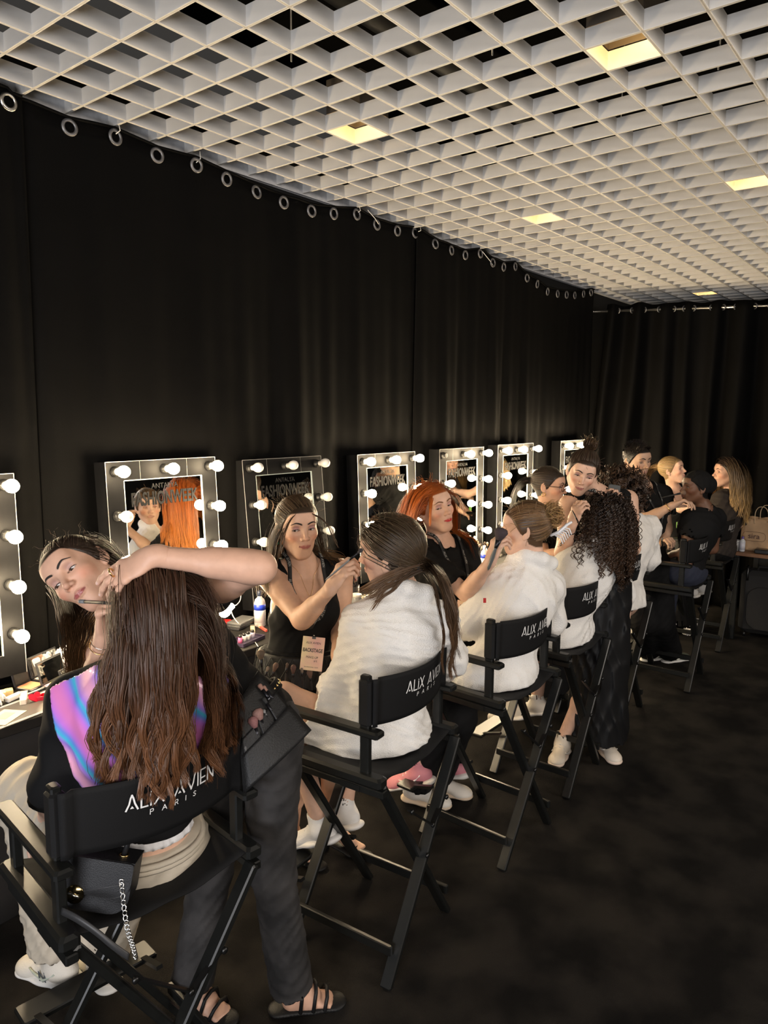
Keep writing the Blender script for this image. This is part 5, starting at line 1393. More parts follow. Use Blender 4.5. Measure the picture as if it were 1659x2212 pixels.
# ---- artist in the tank top
def artist_B():
    J = POSE['artistB']
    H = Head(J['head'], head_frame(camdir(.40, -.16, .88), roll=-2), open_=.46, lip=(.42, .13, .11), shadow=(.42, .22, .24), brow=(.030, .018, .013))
    p = Person('artistB', 'woman in black tank top with lanyard and backstage card, holding a thin eye brush', SK1, H, hb=.009, hh=.0030, hair_col=(.045, .028, .016))
    p.nail = (.25, .012, .02)
    p.add_hand('R', camdir(.50, .80, .15), camdir(.60, -.35, -.70), hh=.0036, curl=((38, 40, 22), (48, 48, 26), (55, 52, 28), (58, 52, 30)), thumb=(.35, .85, .45), thumb2=(-.1, .9, .4), spread=2)
    p.add_hand('L', camdir(.1, -.55, .75), camdir(.8, .1, -.3), hh=.005, curl=25)
    ft = []
    for q, fd in (('R', nrm((.1, -1, 0))), ('L', nrm((.35, -1, 0)))):
        a = J['a' + q]; t0 = a + fd * .085 - np.array([0, 0, .065]); sd = np.cross(fd, (0, 0, 1)); ft += [C_(a, t0, .032, .026, .02), C_(a - np.array([0, 0, .03]) - fd * .02, a, .027, .03, .02)]
        for k in range(5): ft.append(C_(t0 + sd * (k - 2) * .010, t0 + sd * (k - 2) * .012 + fd * (.050 - .004 * k) - np.array([0, 0, .016]), .012, .0085, .008))
    p.build(ft); lap('B body')
    P = p.tank_prims(); p.cloth('tank_top', P, F_BLACK2, .008)
    for q, fd in (('R', nrm((.1, -1, 0))), ('L', nrm((.35, -1, 0)))):
        a = J['a' + q]; sd = np.cross(fd, (0, 0, 1)); c = np.array([a[0], a[1], 0]) + fd * .07
        so = p.cloth('heeled_sandal', [C_(c - fd * .10 + (0, 0, .052), c + fd * .02 + (0, 0, .018), .028, .032, .01, ((0, 0, 1), .35)), C_(c + fd * .02 + (0, 0, .018), c + fd * .08 + (0, 0, .014), .032, .036, .01, ((0, 0, 1), .35)), C_(c - fd * .10 + (0, 0, .05), c - fd * .10 + (0, 0, .012), .022, .016, .01)], F_LEATHER, .007)
        p.mb('ankle_strap', MB().torus(a + (0, 0, .035), .038, .0035, (fd[0] * .2, fd[1] * .2, 1), 18, 6), F_LEATHER, so)
        b = MB().tube([c + fd * .04 + sd * .036 + (0, 0, .02), c + fd * .045 + sd * .015 + (0, 0, .052), c + fd * .045 - sd * .015 + (0, 0, .052), c + fd * .04 - sd * .036 + (0, 0, .02)], .004, 6); p.mb('sandal_strap', b, F_LEATHER, so)
    p.cloth('skirt', p.skirt_prims(.32, r0=.150, r1=.19, fold=.004, seed=6), F_BLACK)
    # quilted belt apron
    ap = p.cloth('brush_belt', [CC_(J['pel'] + p.up * .075, J['pel'] - p.up * .055, .163, .178, .01, sq=(p.frontp, .84)), HP_(J['pel'] + p.up * .07, p.up, .006)], F_LEATHER, .008)
    b = MB()
    def apr(a, z): return J['pel'] + p.up * z + p.Rp @ np.array([math.cos(a), math.sin(a) * .84, 0]) * (.170 + (.07 - z) * .11)
    for k in range(-12, 24):
        for sg in (-1, 1):
            a0 = k * .26; b.tube([apr(a0 + sg * .26 * j / 4, .065 - .085 * j / 4) for j in range(5)], .0016, 4)
    o = p.mb('quilt_stitching', b, mat('stitch_black', (.006, .006, .006), .5), ap); o['kind'] = 'stuff'
    for k in range(9):
        a0 = .35 + k * .30; b = MB()
        A = [apr(a0 + j * .055, -.055) + nrm(apr(a0 + j * .055, -.055) - J['pel']) * (.022 if 0 < j < 4 else .004) for j in range(5)]
        G = np.stack([np.array(A) - p.base, np.array(A) - p.up * .075 - p.base], 1); G2 = G.copy()
        link('belt_pocket', grid_mesh('belt_pocket', G, thick=.003), F_LEATHER, ap)
    lap('B clothes')
    lanyard(p, p.torso(LG) + p.neckp(), [J['neck'] + p.up * .055 - p.rightc * .052 - p.front * .0, J['neck'] - p.rightc * .060 + p.front * .05, J['chest'] - p.rightc * .050 + p.front * .12], [J['neck'] + p.up * .055 + p.rightc * .052, J['neck'] + p.rightc * .066 + p.front * .05, J['chest'] + p.rightc * .055 + p.front * .12], at(676, 1372, 2.73), (at(675, 1412, 2.70), camdir(-.12, .15, 1), camdir(.08, 1, 0)), cs=.98)
    # hair
    l = scalp_roots(H, 620, 31, .007, sel=lambda l: l[:, 2] > .0); pu = pulled(H, l, (.02, -.095, .06), 9, .007)
    parts = [p.capmesh(.003, .006), tubes(resample(pu, 12), .0011, strand_cols(len(l), (.070, .042, .022), .3, 2), seed=2)]
    coll = H.prims()[:2] + [C_(J['neck'], H.L(0, -.03, -.06), .06, .055, .02)] + p.torso(.012)
    l = scalp_roots(H, 52, 32, .006, sel=lambda l: (l[:, 2] < .035) & (l[:, 1] < .03))
    G = grow(H.c + (l * H.sc) @ H.R.T, (np.stack([np.sign(l[:, 0]) * .5, np.full(len(l), -.15), np.full(len(l), -.6)], 1)) @ H.R.T, np.random.default_rng(5).uniform(.22, .27, len(l)), 14, coll, .008, grav=16)
    parts.append(clump(G, 15, .012, .3, (.060, .036, .020), (.20, .12, .055), 33, wave=(.008, .11), K2=18, r=.0010))
    # strands framing the face
    fl = np.array([[.030, .078, .062], [.036, .074, .058], [-.030, .078, .062], [-.036, .074, .058], [.040, .070, .055], [-.041, .068, .055]])
    G = grow(H.c + (fl * H.sc) @ H.R.T, (np.stack([np.sign(fl[:, 0]) * .55, np.full(6, .5), np.full(6, -.1)], 1)) @ H.R.T, .17, 14, H.prims()[:8], .005, grav=11)
    parts.append(clump(G, 4, .0016, .3, (.045, .026, .015), (.08, .045, .025), 34, wave=(.006, .09), K2=18, r=.0006))
    bl = H.L(.02, -.105, .068); rr = np.random.default_rng(6); a = rr.uniform(0, 6.28, (70, 1)); tt = np.linspace(0, 5.5, 16)[None]; ax = rr.normal(size=(70, 3)); ax /= np.linalg.norm(ax, axis=1)[:, None]; u = np.cross(ax, rr.normal(size=(70, 3))); u /= np.linalg.norm(u, axis=1)[:, None]; v2 = np.cross(ax, u)
    Bn = bl + .026 * (u[:, None] * np.cos(tt + a)[..., None] + v2[:, None] * np.sin(tt + a)[..., None]) * rr.uniform(.5, 1.1, (70, 1, 1)); parts.append(tubes(Bn, .0016, strand_cols(70, (.05, .03, .017), .3), seed=4))
    fz = scalp_roots(H, 110, 35, .01, sel=lambda l: (l[:, 2] > .05) & (l[:, 1] < .03)); d0 = ((fz - np.array([0, -.014, .028])) @ H.R.T) * 8 + rr.normal(size=(110, 3)) * .7
    parts.append(tubes(waves(grow(H.c + (fz * H.sc) @ H.R.T, d0, .045, 6, H.prims()[:1], .004, grav=10),   .005, .03, 7, 0), .0003, strand_cols(110, (.12, .08, .045), .3), seed=5))
    p.hair(parts); H.eyes((.35, 1, -.30), p.o)
    for sg in (1,):
        er = p.mb('hoop_earring', MB().torus(H.L(.078, -.004, -.058), .0145, .0032, H.R @ np.array([.75, .65, 0]), 22, 8), M_GOLD); p.mb('green_stone', MB().sphere(H.L(.079, -.003, -.060), .0055, 10, 7), mat('green_stone', (.01, .10, .05), .2), er)
    b = MB(); pts = polyline([J['neck'] + p.up * .045 - p.rightc * .05, J['neck'] - p.up * .0 + p.front * .07 - p.rightc * .03, J['chest'] + p.front * .11 + p.up * .045, J['neck'] + p.front * .07 + p.rightc * .03, J['neck'] + p.up * .045 + p.rightc * .05], 24); sp, g = on_surface(p.torso(-.006) + p.neckp(), pts, .002); b.tube(sp, .0008, 5); p.mb('necklace', b, M_GOLD)
    lap('B done'); return p
PB = artist_B()

def robe_model(key, label, skin, hair_col, face, roll=0, seed=3, hb=.011, hh=.005, sc=1.0, fold=.0085, up=None, lip=(.45, .18, .16), fine=False, **kw):
    H = Head(POSE[key]['head'], head_frame(face, roll, up), sc=sc, open_=.5, lip=lip, fine=fine)
    p = Person(key, label, skin, H, hb=hb, hh=hh, hair_col=hair_col); J = p.J
    for q in 'LR': p.add_hand(q, nrm(J['w' + q] - J['e' + q]), (0, 0, -1), hh=.006, curl=30)
    p.build(); r = p.cloth('bathrobe', p.robe_prims(seed=seed, fold=fold, **kw), F_ROBE)
    return p, r

# ---- ponytail model
def model_B():
    p, r = robe_model('modelB', 'seated model in white bathrobe with a low dark ponytail and bare thigh', SK3, (.040, .024, .015), camdir(-.93, -.08, -.30), roll=4, seed=3, hb=.009, hh=.0035, fine=True, skirt=.62)
    H = p.H; J = p.J; tie = (-.012, -.118, -.052)
    l = scalp_roots(H, 1000, 41, .007, sel=lambda l: (l[:, 2] > np.where(l[:, 1] > .02, .058, .026)) | (l[:, 1] < -.012)); pu = pulled(H, l, tie, 10, .010)
    parts = [p.capmesh(.008, .006), tubes(resample(pu, 12), .0010, strand_cols(len(l), (.056, .037, .021), .35, 3), seed=3)]
    tw = H.L(*tie); coll = H.prims()[:2] + p.torso(.05)
    n = 20; rr = np.random.default_rng(8); roots = tw + rr.normal(size=(n, 3)) * .006
    G = grow(roots, np.tile(camdir(.55, .05, .55), (n, 1)) + rr.normal(size=(n, 3)) * .12, rr.uniform(.24, .46, n), 20, coll, .008, grav=11)
    parts.append(clump(G, 18, .0065, .55, (.056, .034, .019), (.150, .080, .040), 42, wave=(.016, .20), K2=22, r=.0010))
    # loose lock over the shoulder towards the front
    G = grow(tw + rr.normal(size=(8, 3)) * .01, np.tile(camdir(-.85, -.35, .25), (8, 1)) + rr.normal(size=(8, 3)) * .12, rr.uniform(.18, .25, 8), 14, coll, .006, grav=3.0, field=lambda p_, k: -RT * 3); parts.append(clump(G, 10, .006, .2, (.06, .035, .020), (.16, .085, .04), 45, wave=(.006, .1), K2=16, r=.0011))
    fz = scalp_roots(H, 160, 43, .01); d0 = ((fz - np.array([0, -.014, .028])) @ H.R.T) * 8 + rr.normal(size=(160, 3)) * .8
    parts.append(tubes(waves(grow(H.c + (fz * H.sc) @ H.R.T, d0, .045, 6, H.prims()[:1], .004, grav=10), .006, .03, 7, 0), .0003, strand_cols(160, (.14, .09, .05), .3), seed=6))
    p.hair(parts)
    p.mb('scrunchie', MB().torus(tw, .017, .009, camdir(.6, -.1, .5), 18, 8), M_BAND)
    sneaker(p, J['aL'], nrm((-.05, .9, -.45)), upper=(.74, .73, .72), sole=(.76, .74, .72)); sneaker(p, J['aR'], nrm((.1, .9, -.35)), upper=(.74, .73, .72), sole=(.76, .74, .72))
    lap('mB'); return p
PmB = model_B()

# ---- red-haired artist
def artist_C():
    J = POSE['artistC']
    H = Head(J['head'], head_frame(camdir(.52, .02, .85), roll=-12), open_=.26, lip=(.52, .03, .035), shadow=(.42, .22, .22), brow=(.16, .07, .03))
    p = Person('artistC', 'woman with long orange-red hair in black tee, holding a large powder brush', SK3, H, hb=.010, hh=.0032, hair_col=(.33, .075, .012))
    p.add_hand('R', camdir(.30, .92, .1), camdir(.75, -.25, -.55), hh=.0042, curl=((42, 36, 20), (48, 44, 24), (54, 48, 26), (58, 50, 28)), thumb=(.35, .85, .45), thumb2=(-.2, .9, .4), spread=3)
    p.add_hand('L', camdir(.6, -.6, .3), camdir(.3, .2, -.8), hh=.006, curl=25)
    p.build(); P = p.tee_prims(g=.012, sleeve=.80, hem=.02, sl_r=.070, fold=.006, seed=12); p.cloth('tee_shirt', P, F_BLACK)
    p.cloth('trousers', p.pants_prims(g=.02, loose=.02, waist=.05), F_BLACK2, .013)
    for q in 'LR': sneaker(p, J['a' + q], (.25, -1, 0), upper=(.74, .70, .64), sole=(.62, .50, .38), h=.008)
    lanyard(p, p.torso(LG) + p.neckp(), [J['neck'] + p.up * .05 - p.rightc * .052, J['neck'] - p.rightc * .06 + p.front * .06, J['chest'] - p.rightc * .04 + p.front * .12], [J['neck'] + p.up * .05 + p.rightc * .052, J['neck'] + p.rightc * .06 + p.front * .06, J['chest'] + p.rightc * .04 + p.front * .12], at(1014, 1292, 3.40), (at(1003, 1326, 3.37), camdir(-.5, .1, 1), camdir(.10, 1, 0)), cs=.95)
    rr = np.random.default_rng(51)
    coll = H.prims()[:8] + [C_(J['neck'], H.L(0, -.03, -.06), .06, .055, .02)] + p.torso(.018) + [C_(J['sR'], J['eR'], .065, .06, .02)]
    l = scalp_roots(H, 95, 52, .006, sel=lambda l: (l[:, 1] < .065)); wr = H.c + (l * H.sc) @ H.R.T
    dl = np.stack([np.sign(l[:, 0] + .003) * .9, np.where(l[:, 1] > .02, -.25, -.5), np.full(len(l), .10)], 1)
    G = grow(wr, dl @ H.R.T, rr.uniform(.36, .46, len(l)), 20, coll, rr.uniform(.006, .020, len(l)), grav=17)
    parts = [p.capmesh(.010, .007), clump(G, 16, .009, .35, (.36, .080, .012), (.52, .17, .025), 53, wave=(.006, .14), K2=20, r=.0011)]
    fl = np.array([[x, .074 - abs(x) * .3, .070 - abs(x) * .2] for x in (-.050, -.044, -.038, .038, .044, .050)])
    G = grow(H.c + (fl * H.sc) @ H.R.T, (np.stack([np.sign(fl[:, 0]) * .5, np.full(6, .6), np.full(6, -.2)], 1)) @ H.R.T, .15, 12, H.prims()[:10], .004, grav=16); parts.append(clump(G, 8, .003, .4, (.36, .085, .014), (.48, .14, .02), 54, K2=14, r=.0011))
    fz = scalp_roots(H, 100, 55, .01, sel=lambda l: (l[:, 2] > .04) & (l[:, 1] < .04)); d0 = ((fz - np.array([0, -.014, .028])) @ H.R.T) * 8 + rr.normal(size=(100, 3)) * .7
    parts.append(tubes(waves(grow(H.c + (fz * H.sc) @ H.R.T, d0, .05, 6, H.prims()[:1], .004, grav=10), .006, .03, 7, 0), .0004, strand_cols(100, (.4, .12, .02), .3), seed=6))
    p.hair(parts); H.eyes((.30, 1, -.35), p.o); lap('C'); return p
PC = artist_C()

# ---- model with bun and claw clip
def model_C():
    p, r = robe_model('modelC', 'seated model in white bathrobe with a loose golden bun held by a white claw clip', SK3, (.10, .055, .028), camdir(-.92, .02, -.22), seed=9, hb=.011, hh=.0042, fine=True, skirt=.85)
    H = p.H; J = p.J; tie = (.0, -.112, .045); rr = np.random.default_rng(61)
    l = scalp_roots(H, 700, 62, .007, sel=lambda l: (l[:, 2] > .018) | (l[:, 1] < -.012)); pu = pulled(H, l, tie, 9, .012)
    parts = [p.capmesh(.008, .007), tubes(resample(pu, 11), .0012, strand_cols(len(l), (.15, .085, .040), .4, 3), seed=3)]
    c = H.L(.0, -.120, .066); n = 330; ax = rr.normal(size=(n, 3)); ax /= np.linalg.norm(ax, axis=1)[:, None]; u = np.cross(ax, rr.normal(size=(n, 3))); u /= np.linalg.norm(u, axis=1)[:, None]; v2 = np.cross(ax, u); tt = np.linspace(0, 5.2, 16)[None] + rr.uniform(0, 6, (n, 1)); R3 = rr.uniform(.5, 1.15, (n, 1, 1))
    parts.append(tubes(c + (.040 * (u[:, None] * np.cos(tt)[..., None] + v2[:, None] * np.sin(tt)[..., None])) * R3 + rr.normal(size=(n, 1, 3)) * .010, .0012, strand_cols(n, (.36, .21, .088), .4), seed=7))
    fz = scalp_roots(H, 80, 63, .01); d0 = ((fz - np.array([0, -.014, .028])) @ H.R.T) * 8 + rr.normal(size=(80, 3)) * .8
    parts.append(tubes(grow(H.c + (fz * H.sc) @ H.R.T, d0, .04, 6, H.prims()[:1], .004, grav=10), .0006, strand_cols(80, (.2, .12, .06), .3), seed=6)); p.hair(parts)
    b = MB(); cc = H.L(.012, -.155, -.005); A = camdir(.5, .6, .2); Bv = camdir(.8, -.3, .4)
    b.tube([cc - A * .04 - Bv * .02, cc - A * .01, cc + A * .035 + Bv * .004, cc + A * .055 + Bv * .012], [.006, .008, .007, .005], 8)
    for k in range(6): b.tube([cc + A * (-.03 + k * .009) - Bv * .005, cc + A * (-.035 + k * .011) + Bv * .025, cc + A * (-.045 + k * .011) + Bv * .042 - UP * .012], [.004, .0035, .0025], 6)
    p.mb('claw_clip', b, mat('clip_pearl', (.78, .78, .80), .25, coat=.5))
    p.mb('robe_emblem', MB().box(at(1047, 1297, 3.10), (.012, .003, .020), np.stack([RT, -FW, UP], 1)), mat('red_emblem', (.55, .02, .02), .6), r)
    sneaker(p, J['aL'], nrm((-.3, .9, -.35)), upper=(.58, .22, .26), sole=(.75, .72, .68), accent=(.80, .74, .72)); sneaker(p, J['aR'], nrm((.1, .9, -.35)), upper=(.58, .22, .26), sole=(.75, .72, .68), accent=(.80, .74, .72))
    lap('mC'); return p
PmC = model_C()

# ---- artist in glasses
def artist_D():
    J = POSE['artistD']
    H = Head(J['head'], head_frame(camdir(.80, -.14, .42), roll=0), open_=.6, lip=(.42, .16, .15), brow=(.03, .02, .015))
    p = Person('artistD', 'woman with glasses and slicked-back ponytail in black, behind the white-robed models', SK2, H, hb=0.015, hh=0.0048, hair_col=(.040, .030, .024))
    p.add_hand('R', camdir(.6, .6, .2), camdir(.4, -.4, -.8), hh=.007, curl=35); p.add_hand('L', camdir(.5, .6, .2), camdir(.4, -.4, -.8), hh=.007, curl=35)
    p.build(); p.cloth('blouse', p.tee_prims(g=.012, sleeve=.7, hem=.05, fold=.005), F_BLACK); p.cloth('skirt', p.skirt_prims(.72, r1=.2), F_BLACK2)
    tie = (0, -.118, .02); l = scalp_roots(H, 320, 71, .005); pu = pulled(H, l, tie, 8, .003); rr = np.random.default_rng(72)
    G = grow(H.L(*tie) + rr.normal(size=(12, 3)) * .006, np.tile(camdir(-.6, .1, 0), (12, 1)) + rr.normal(size=(12, 3)) * .15, rr.uniform(.2, .28, 12), 14, H.prims()[:2] + p.torso(.02), .01, grav=14)
    p.hair([p.capmesh(.004, .007), tubes(resample(pu, 11), .0017, strand_cols(len(l), (.050, .036, .027), .3), seed=1), clump(G, 14, .007, .3, (.04, .03, .022), (.06, .04, .03), 73, wave=(.006, .1), K2=16, r=.0014)])
    H.eyes((0, 1, -.25), p.o)
    b = MB()
    for sg in (-1, 1):
        b.torus(H.L(sg * .032, .098, .000), .0225, .0022, H.R @ np.array([sg * .15, 1, 0]), 22, 6); b.tube([H.L(sg * .054, .096, .006), H.L(sg * .074, .05, .006), H.L(sg * .078, -.005, .004)], .0020, 6)
    b.tube([H.L(-.010, .101, .004), H.L(0, .104, .007), H.L(.010, .101, .004)], .002, 6); p.mb('glasses', b, mat('tortoise_frame', (.05, .022, .010), .25))
    p.mb('hoop_earring', MB().torus(H.L(.077, -.006, -.050), .011, .003, H.R @ np.array([.9, .4, 0]), 18, 6), M_GOLD)
    p.mb('bead_choker', MB().torus(J['neck'] + p.up * .045, .058, .004, p.up, 26, 6), M_SILVER); lap('D'); return p
PD = artist_D()

# ---- artist with the high bun
def bun(H, tie, R_, n, col, seed, r=.0014):
    rr = np.random.default_rng(seed); ax = rr.normal(size=(n, 3)) * np.array([.5, .5, 1.2]); ax /= np.linalg.norm(ax, axis=1)[:, None]; ax = ax @ H.R.T; u = np.cross(ax, rr.normal(size=(n, 3))); u /= np.linalg.norm(u, axis=1)[:, None]; v2 = np.cross(ax, u)
    tt = np.linspace(0, 5.2, 14)[None] + rr.uniform(0, 6, (n, 1)); return tubes(H.L(*tie) + R_ * (u[:, None] * np.cos(tt)[..., None] + v2[:, None] * np.sin(tt)[..., None]) * rr.uniform(.5, 1.1, (n, 1, 1)), r, strand_cols(n, col, .35, seed), seed=seed)
def artist_E():
    J = POSE['artistE']
    H = Head(J['head'], head_frame(camdir(-.18, -.36, .85), roll=14), open_=.36, lip=(.42, .16, .14), brow=(.03, .02, .015))
    p = Person('artistE', 'woman with high bun, black tank top and long black skirt, holding up a compact', SK3, H, hb=.011, hh=.0036, hair_col=(.035, .022, .015))
    p.add_hand('R', camdir(.25, .85, .2), camdir(.7, -.2, -.6), hh=.0062, curl=40, thumb=(.4, .8, .4)); p.add_hand('L', camdir(-.1, .9, .2), camdir(-.5, .1, .6), hh=.0062, curl=35, thumb=(.4, .8, .4))
    p.build(); P = p.tank_prims(strap=.078); p.cloth('tank_top', P, F_BLACK2, .009)
    p.cloth('long_skirt', p.skirt_prims(.80, r0=.150, r1=.165, fold=.010, seed=7, sq=.9), F_SKIRT)
    for q, to in (('L', (-.72, -.70, 0)), ('R', (-.95, -.2, 0))): sneaker(p, J['a' + q], to, upper=(.70, .62, .52), sole=(.72, .58, .48), accent=(.70, .66, .62), h=.007)
    lanyard(p, p.torso(LG) + p.neckp(), [J['neck'] + p.up * .05 - p.rightc * .05, J['neck'] - p.rightc * .07 + p.front * .06], [J['neck'] + p.up * .05 + p.rightc * .05, J['neck'] + p.rightc * .06 + p.front * .06], J['chest'] + p.front * .14 - p.up * .08, None)
    tie = (0, -.045, .118); l = scalp_roots(H, 360, 81, .006); pu = pulled(H, l, tie, 9, .005)
    fz = scalp_roots(H, 60, 83, .01, sel=lambda l: l[:, 2] > .05); rr = np.random.default_rng(84); d0 = ((fz - np.array([0, -.014, .028])) @ H.R.T) * 8 + rr.normal(size=(60, 3)) * .8
    bz = np.repeat(H.L(0, -.045, .150)[None], 50, 0) + rr.normal(size=(50, 3)) * .022; Gb = grow(bz, rr.normal(size=(50, 3)) + np.array([0, 0, .8]), .045, 6, H.prims()[:1], .004, grav=8)
    p.hair([p.capmesh(.006, .007), tubes(resample(pu, 11), .0017, strand_cols(len(l), (.038, .024, .016), .3), seed=1), bun(H, (0, -.045, .145), .036, 170, (.060, .035, .02), 82), tubes(grow(H.c + (fz * H.sc) @ H.R.T, d0, .035, 6, H.prims()[:1], .004, grav=10), .0004, strand_cols(60, (.1, .06, .04), .3)), tubes(waves(Gb, .006, .03, 3, 0), .0005, strand_cols(50, (.12, .07, .035), .3))])
    H.eyes((-.15, 1, -.40), p.o)
    p.mb('earring', MB().sphere(H.L(-.076, -.004, -.042), .005, 10, 7).tube([H.L(-.077, -.004, -.048), H.L(-.078, -.004, -.066)], .003, 6), M_GOLD)
    p.mb('hair_elastic_on_wrist', MB().torus(J['wR'] * .8 + J['eR'] * .2, .030, .0028, nrm(J['wR'] - J['eR']), 18, 6), M_BAND); lap('E'); return p
PE = artist_E()

# ---- curly models
def curly(p, N, n, L, seed, col, tip, K2=46, hx=(.010, .034), grav=10, sel=None, coll=None, off=.014, r=.0017, lift=.012):
    H = p.H; rr = np.random.default_rng(seed); l = scalp_roots(H, N, seed, lift, sel=sel); wr = H.c + (l * H.sc) @ H.R.T
    d0 = ((l - np.array([0, -.014, .028])) / .09) @ H.R.T + rr.normal(size=(N, 3)) * .25
    G = grow(wr, d0, rr.uniform(.75, 1.05, N) * L, 16, coll or (H.prims()[:2] + p.torso(.05)), rr.uniform(.3, 1.6, N) * off, grav=grav)
    return clump(G, n, .007, .2, col, tip, seed + 1, K2=K2, hx=hx, r=r, sides=3)
def model_D():
    p, r = robe_model('modelD', 'seated model in white bathrobe, back turned, with long dark tight curls', (.42, .27, .20), (.016, .010, .008), (.25, .9, -.1), seed=14, hb=.014, hh=.007, skirt=.9)
    p.hair([p.capmesh(.006, .010), curly(p, 200, 4, .33, 91, (.018, .011, .008), (.050, .026, .014), grav=26, off=.006, hx=(.008, .034), r=.0022, lift=.004)])
    for q in 'LR': sneaker(p, p.J['a' + q], nrm((0, .9, -.3)), h=.009)
    lap('mD'); return p
PmD = model_D()
def model_E():
    p, r = robe_model('modelE', 'seated model in white bathrobe with a short round mass of dark curls, beside the man', (.45, .29, .22), (.016, .010, .008), (-.1, 1, 0), seed=15, hb=.015, hh=.008, skirt=.9, sc=.92)
    p.hair([p.capmesh(.012, .010), curly(p, 170, 4, .09, 95, (.020, .012, .009), (.055, .03, .018), K2=26, grav=4, off=.016, hx=(.011, .034), r=.0022)])
    for q in 'LR': sneaker(p, p.J['a' + q], nrm((0, .9, -.3)), upper=(.03, .03, .03), h=.009)
    lap('mE'); return p
PmE = model_E()

# ---- man
def artist_F():
    J = POSE['artistF']
    H = Head(J['head'], head_frame(camdir(.38, -.26, .88), roll=-4), sc=1.03, open_=.34, lip=(.42, .22, .18), brow=(.012, .009, .008), shadow=(.40, .25, .19), male=True)
    p = Person('artistF', 'young man with short dark hair in black tee, brushing the cheek of a seated model', (.52, .33, .23), H, S=1.0, female=False, hb=0.014, hh=0.0048, hair_col=(.012, .009, .008))
    p.add_hand('R', camdir(.85, .35, .1), camdir(.2, -.8, .2), hh=.0062, curl=((30, 30, 18), (40, 38, 20), (50, 45, 24), (55, 48, 26)), thumb=(.4, .85, .3)); p.add_hand('L', camdir(.1, .3, .9), camdir(.2, -.8, 0), hh=.006, curl=55)
    p.build(); P = p.tee_prims(g=.016, sleeve=.62, hem=.08, sl_r=.078, fold=.006, seed=21); p.cloth('tee_shirt', P, F_BLACK); p.cloth('trousers', p.pants_prims(g=.02, loose=.02), F_BLACK2, .014)
    for q in 'LR': sneaker(p, J['a' + q], nrm((.85, -.5, 0)), upper=(.055, .065, .05), sole=(.76, .75, .72), accent=(.72, .70, .64), h=.008)
    lanyard(p, p.torso(LG) + p.neckp(), [J['neck'] + p.up * .05 - p.rightc * .056, J['neck'] - p.rightc * .07 + p.front * .06], [J['neck'] + p.up * .05 + p.rightc * .056, J['neck'] + p.rightc * .07 + p.front * .06], J['chest'] + p.front * .13 - p.up * .12, (at(1412, 1140, 4.98), camdir(0, .1, 1), camdir(0, 1, 0)), cs=.9, cardcol=((.80, .36, .10), (.85, .60, .20)))
    l = scalp_roots(H, 420, 101, .004); d0 = np.stack([np.zeros(len(l)), np.full(len(l), .25), np.full(len(l), .5)], 1) + (l - np.array([0, -.014, .028])) * 8
    ln = np.where(l[:, 2] > .075, .028, .010); G = grow(H.c + (l * H.sc) @ H.R.T, d0 @ H.R.T, ln, 5, H.prims()[:1], .003, grav=3); p.hair([p.capmesh(.006, .006), tubes(G, .0018, strand_cols(len(l), (.014, .010, .009), .3), seed=1)])
    H.eyes((.2, 1, -.45), p.o); p.mb('bracelet', MB().torus(J['wR'] * .86 + J['eR'] * .14, .033, .003, nrm(J['wR'] - J['eR']), 18, 6), M_GOLD); lap('F'); return p
PF = artist_F()

def model_F():
    J = POSE['modelF']
    H = Head(J['head'], head_frame(camdir(-.95, .03, .10)), open_=.5, lip=(.16, .06, .05), brow=(.01, .008, .007), shadow=(.10, .05, .035))
    p = Person('modelF', 'seated dark-skinned model with black headwrap, black tee and dark jeans', (.145, .070, .042), H, hb=0.014, hh=0.005, hair_col=(.008, .007, .007))
    p.add_hand('L', camdir(-.85, .15, -.2), camdir(-.2, -.8, 0), hh=.006, curl=30); p.add_hand('R', camdir(-.9, .1, -.2), camdir(-.2, -.8, 0), hh=.006, curl=30)
    p.build(); p.cloth('tee_shirt', p.tee_prims(g=.012, sleeve=.55, hem=.03, fold=.005, seed=22), F_BLACK2); p.cloth('jeans', p.pants_prims(g=.016, loose=.02, waist=.06), F_BLUE)
    for q in 'LR': sneaker(p, J['a' + q], nrm((0, .9, -.3)), upper=(.6, .58, .55), h=.009)
    v, f, n = mesh_sdf(H.cap(.012, [H.e_((0, -.10, .02), (.055, .05, .055), .03)], hl=([-.16, -.02, .02, .05, .07, .09], [-.05, -.03, .015, .035, .048, .052])) + [folds(.004, .06, 5)], .006); p.add('headwrap', v, f, n, F_BLACK)
    H.eyes((0, 1, -.1), p.o); lap('mF'); return p
PmF = model_F()
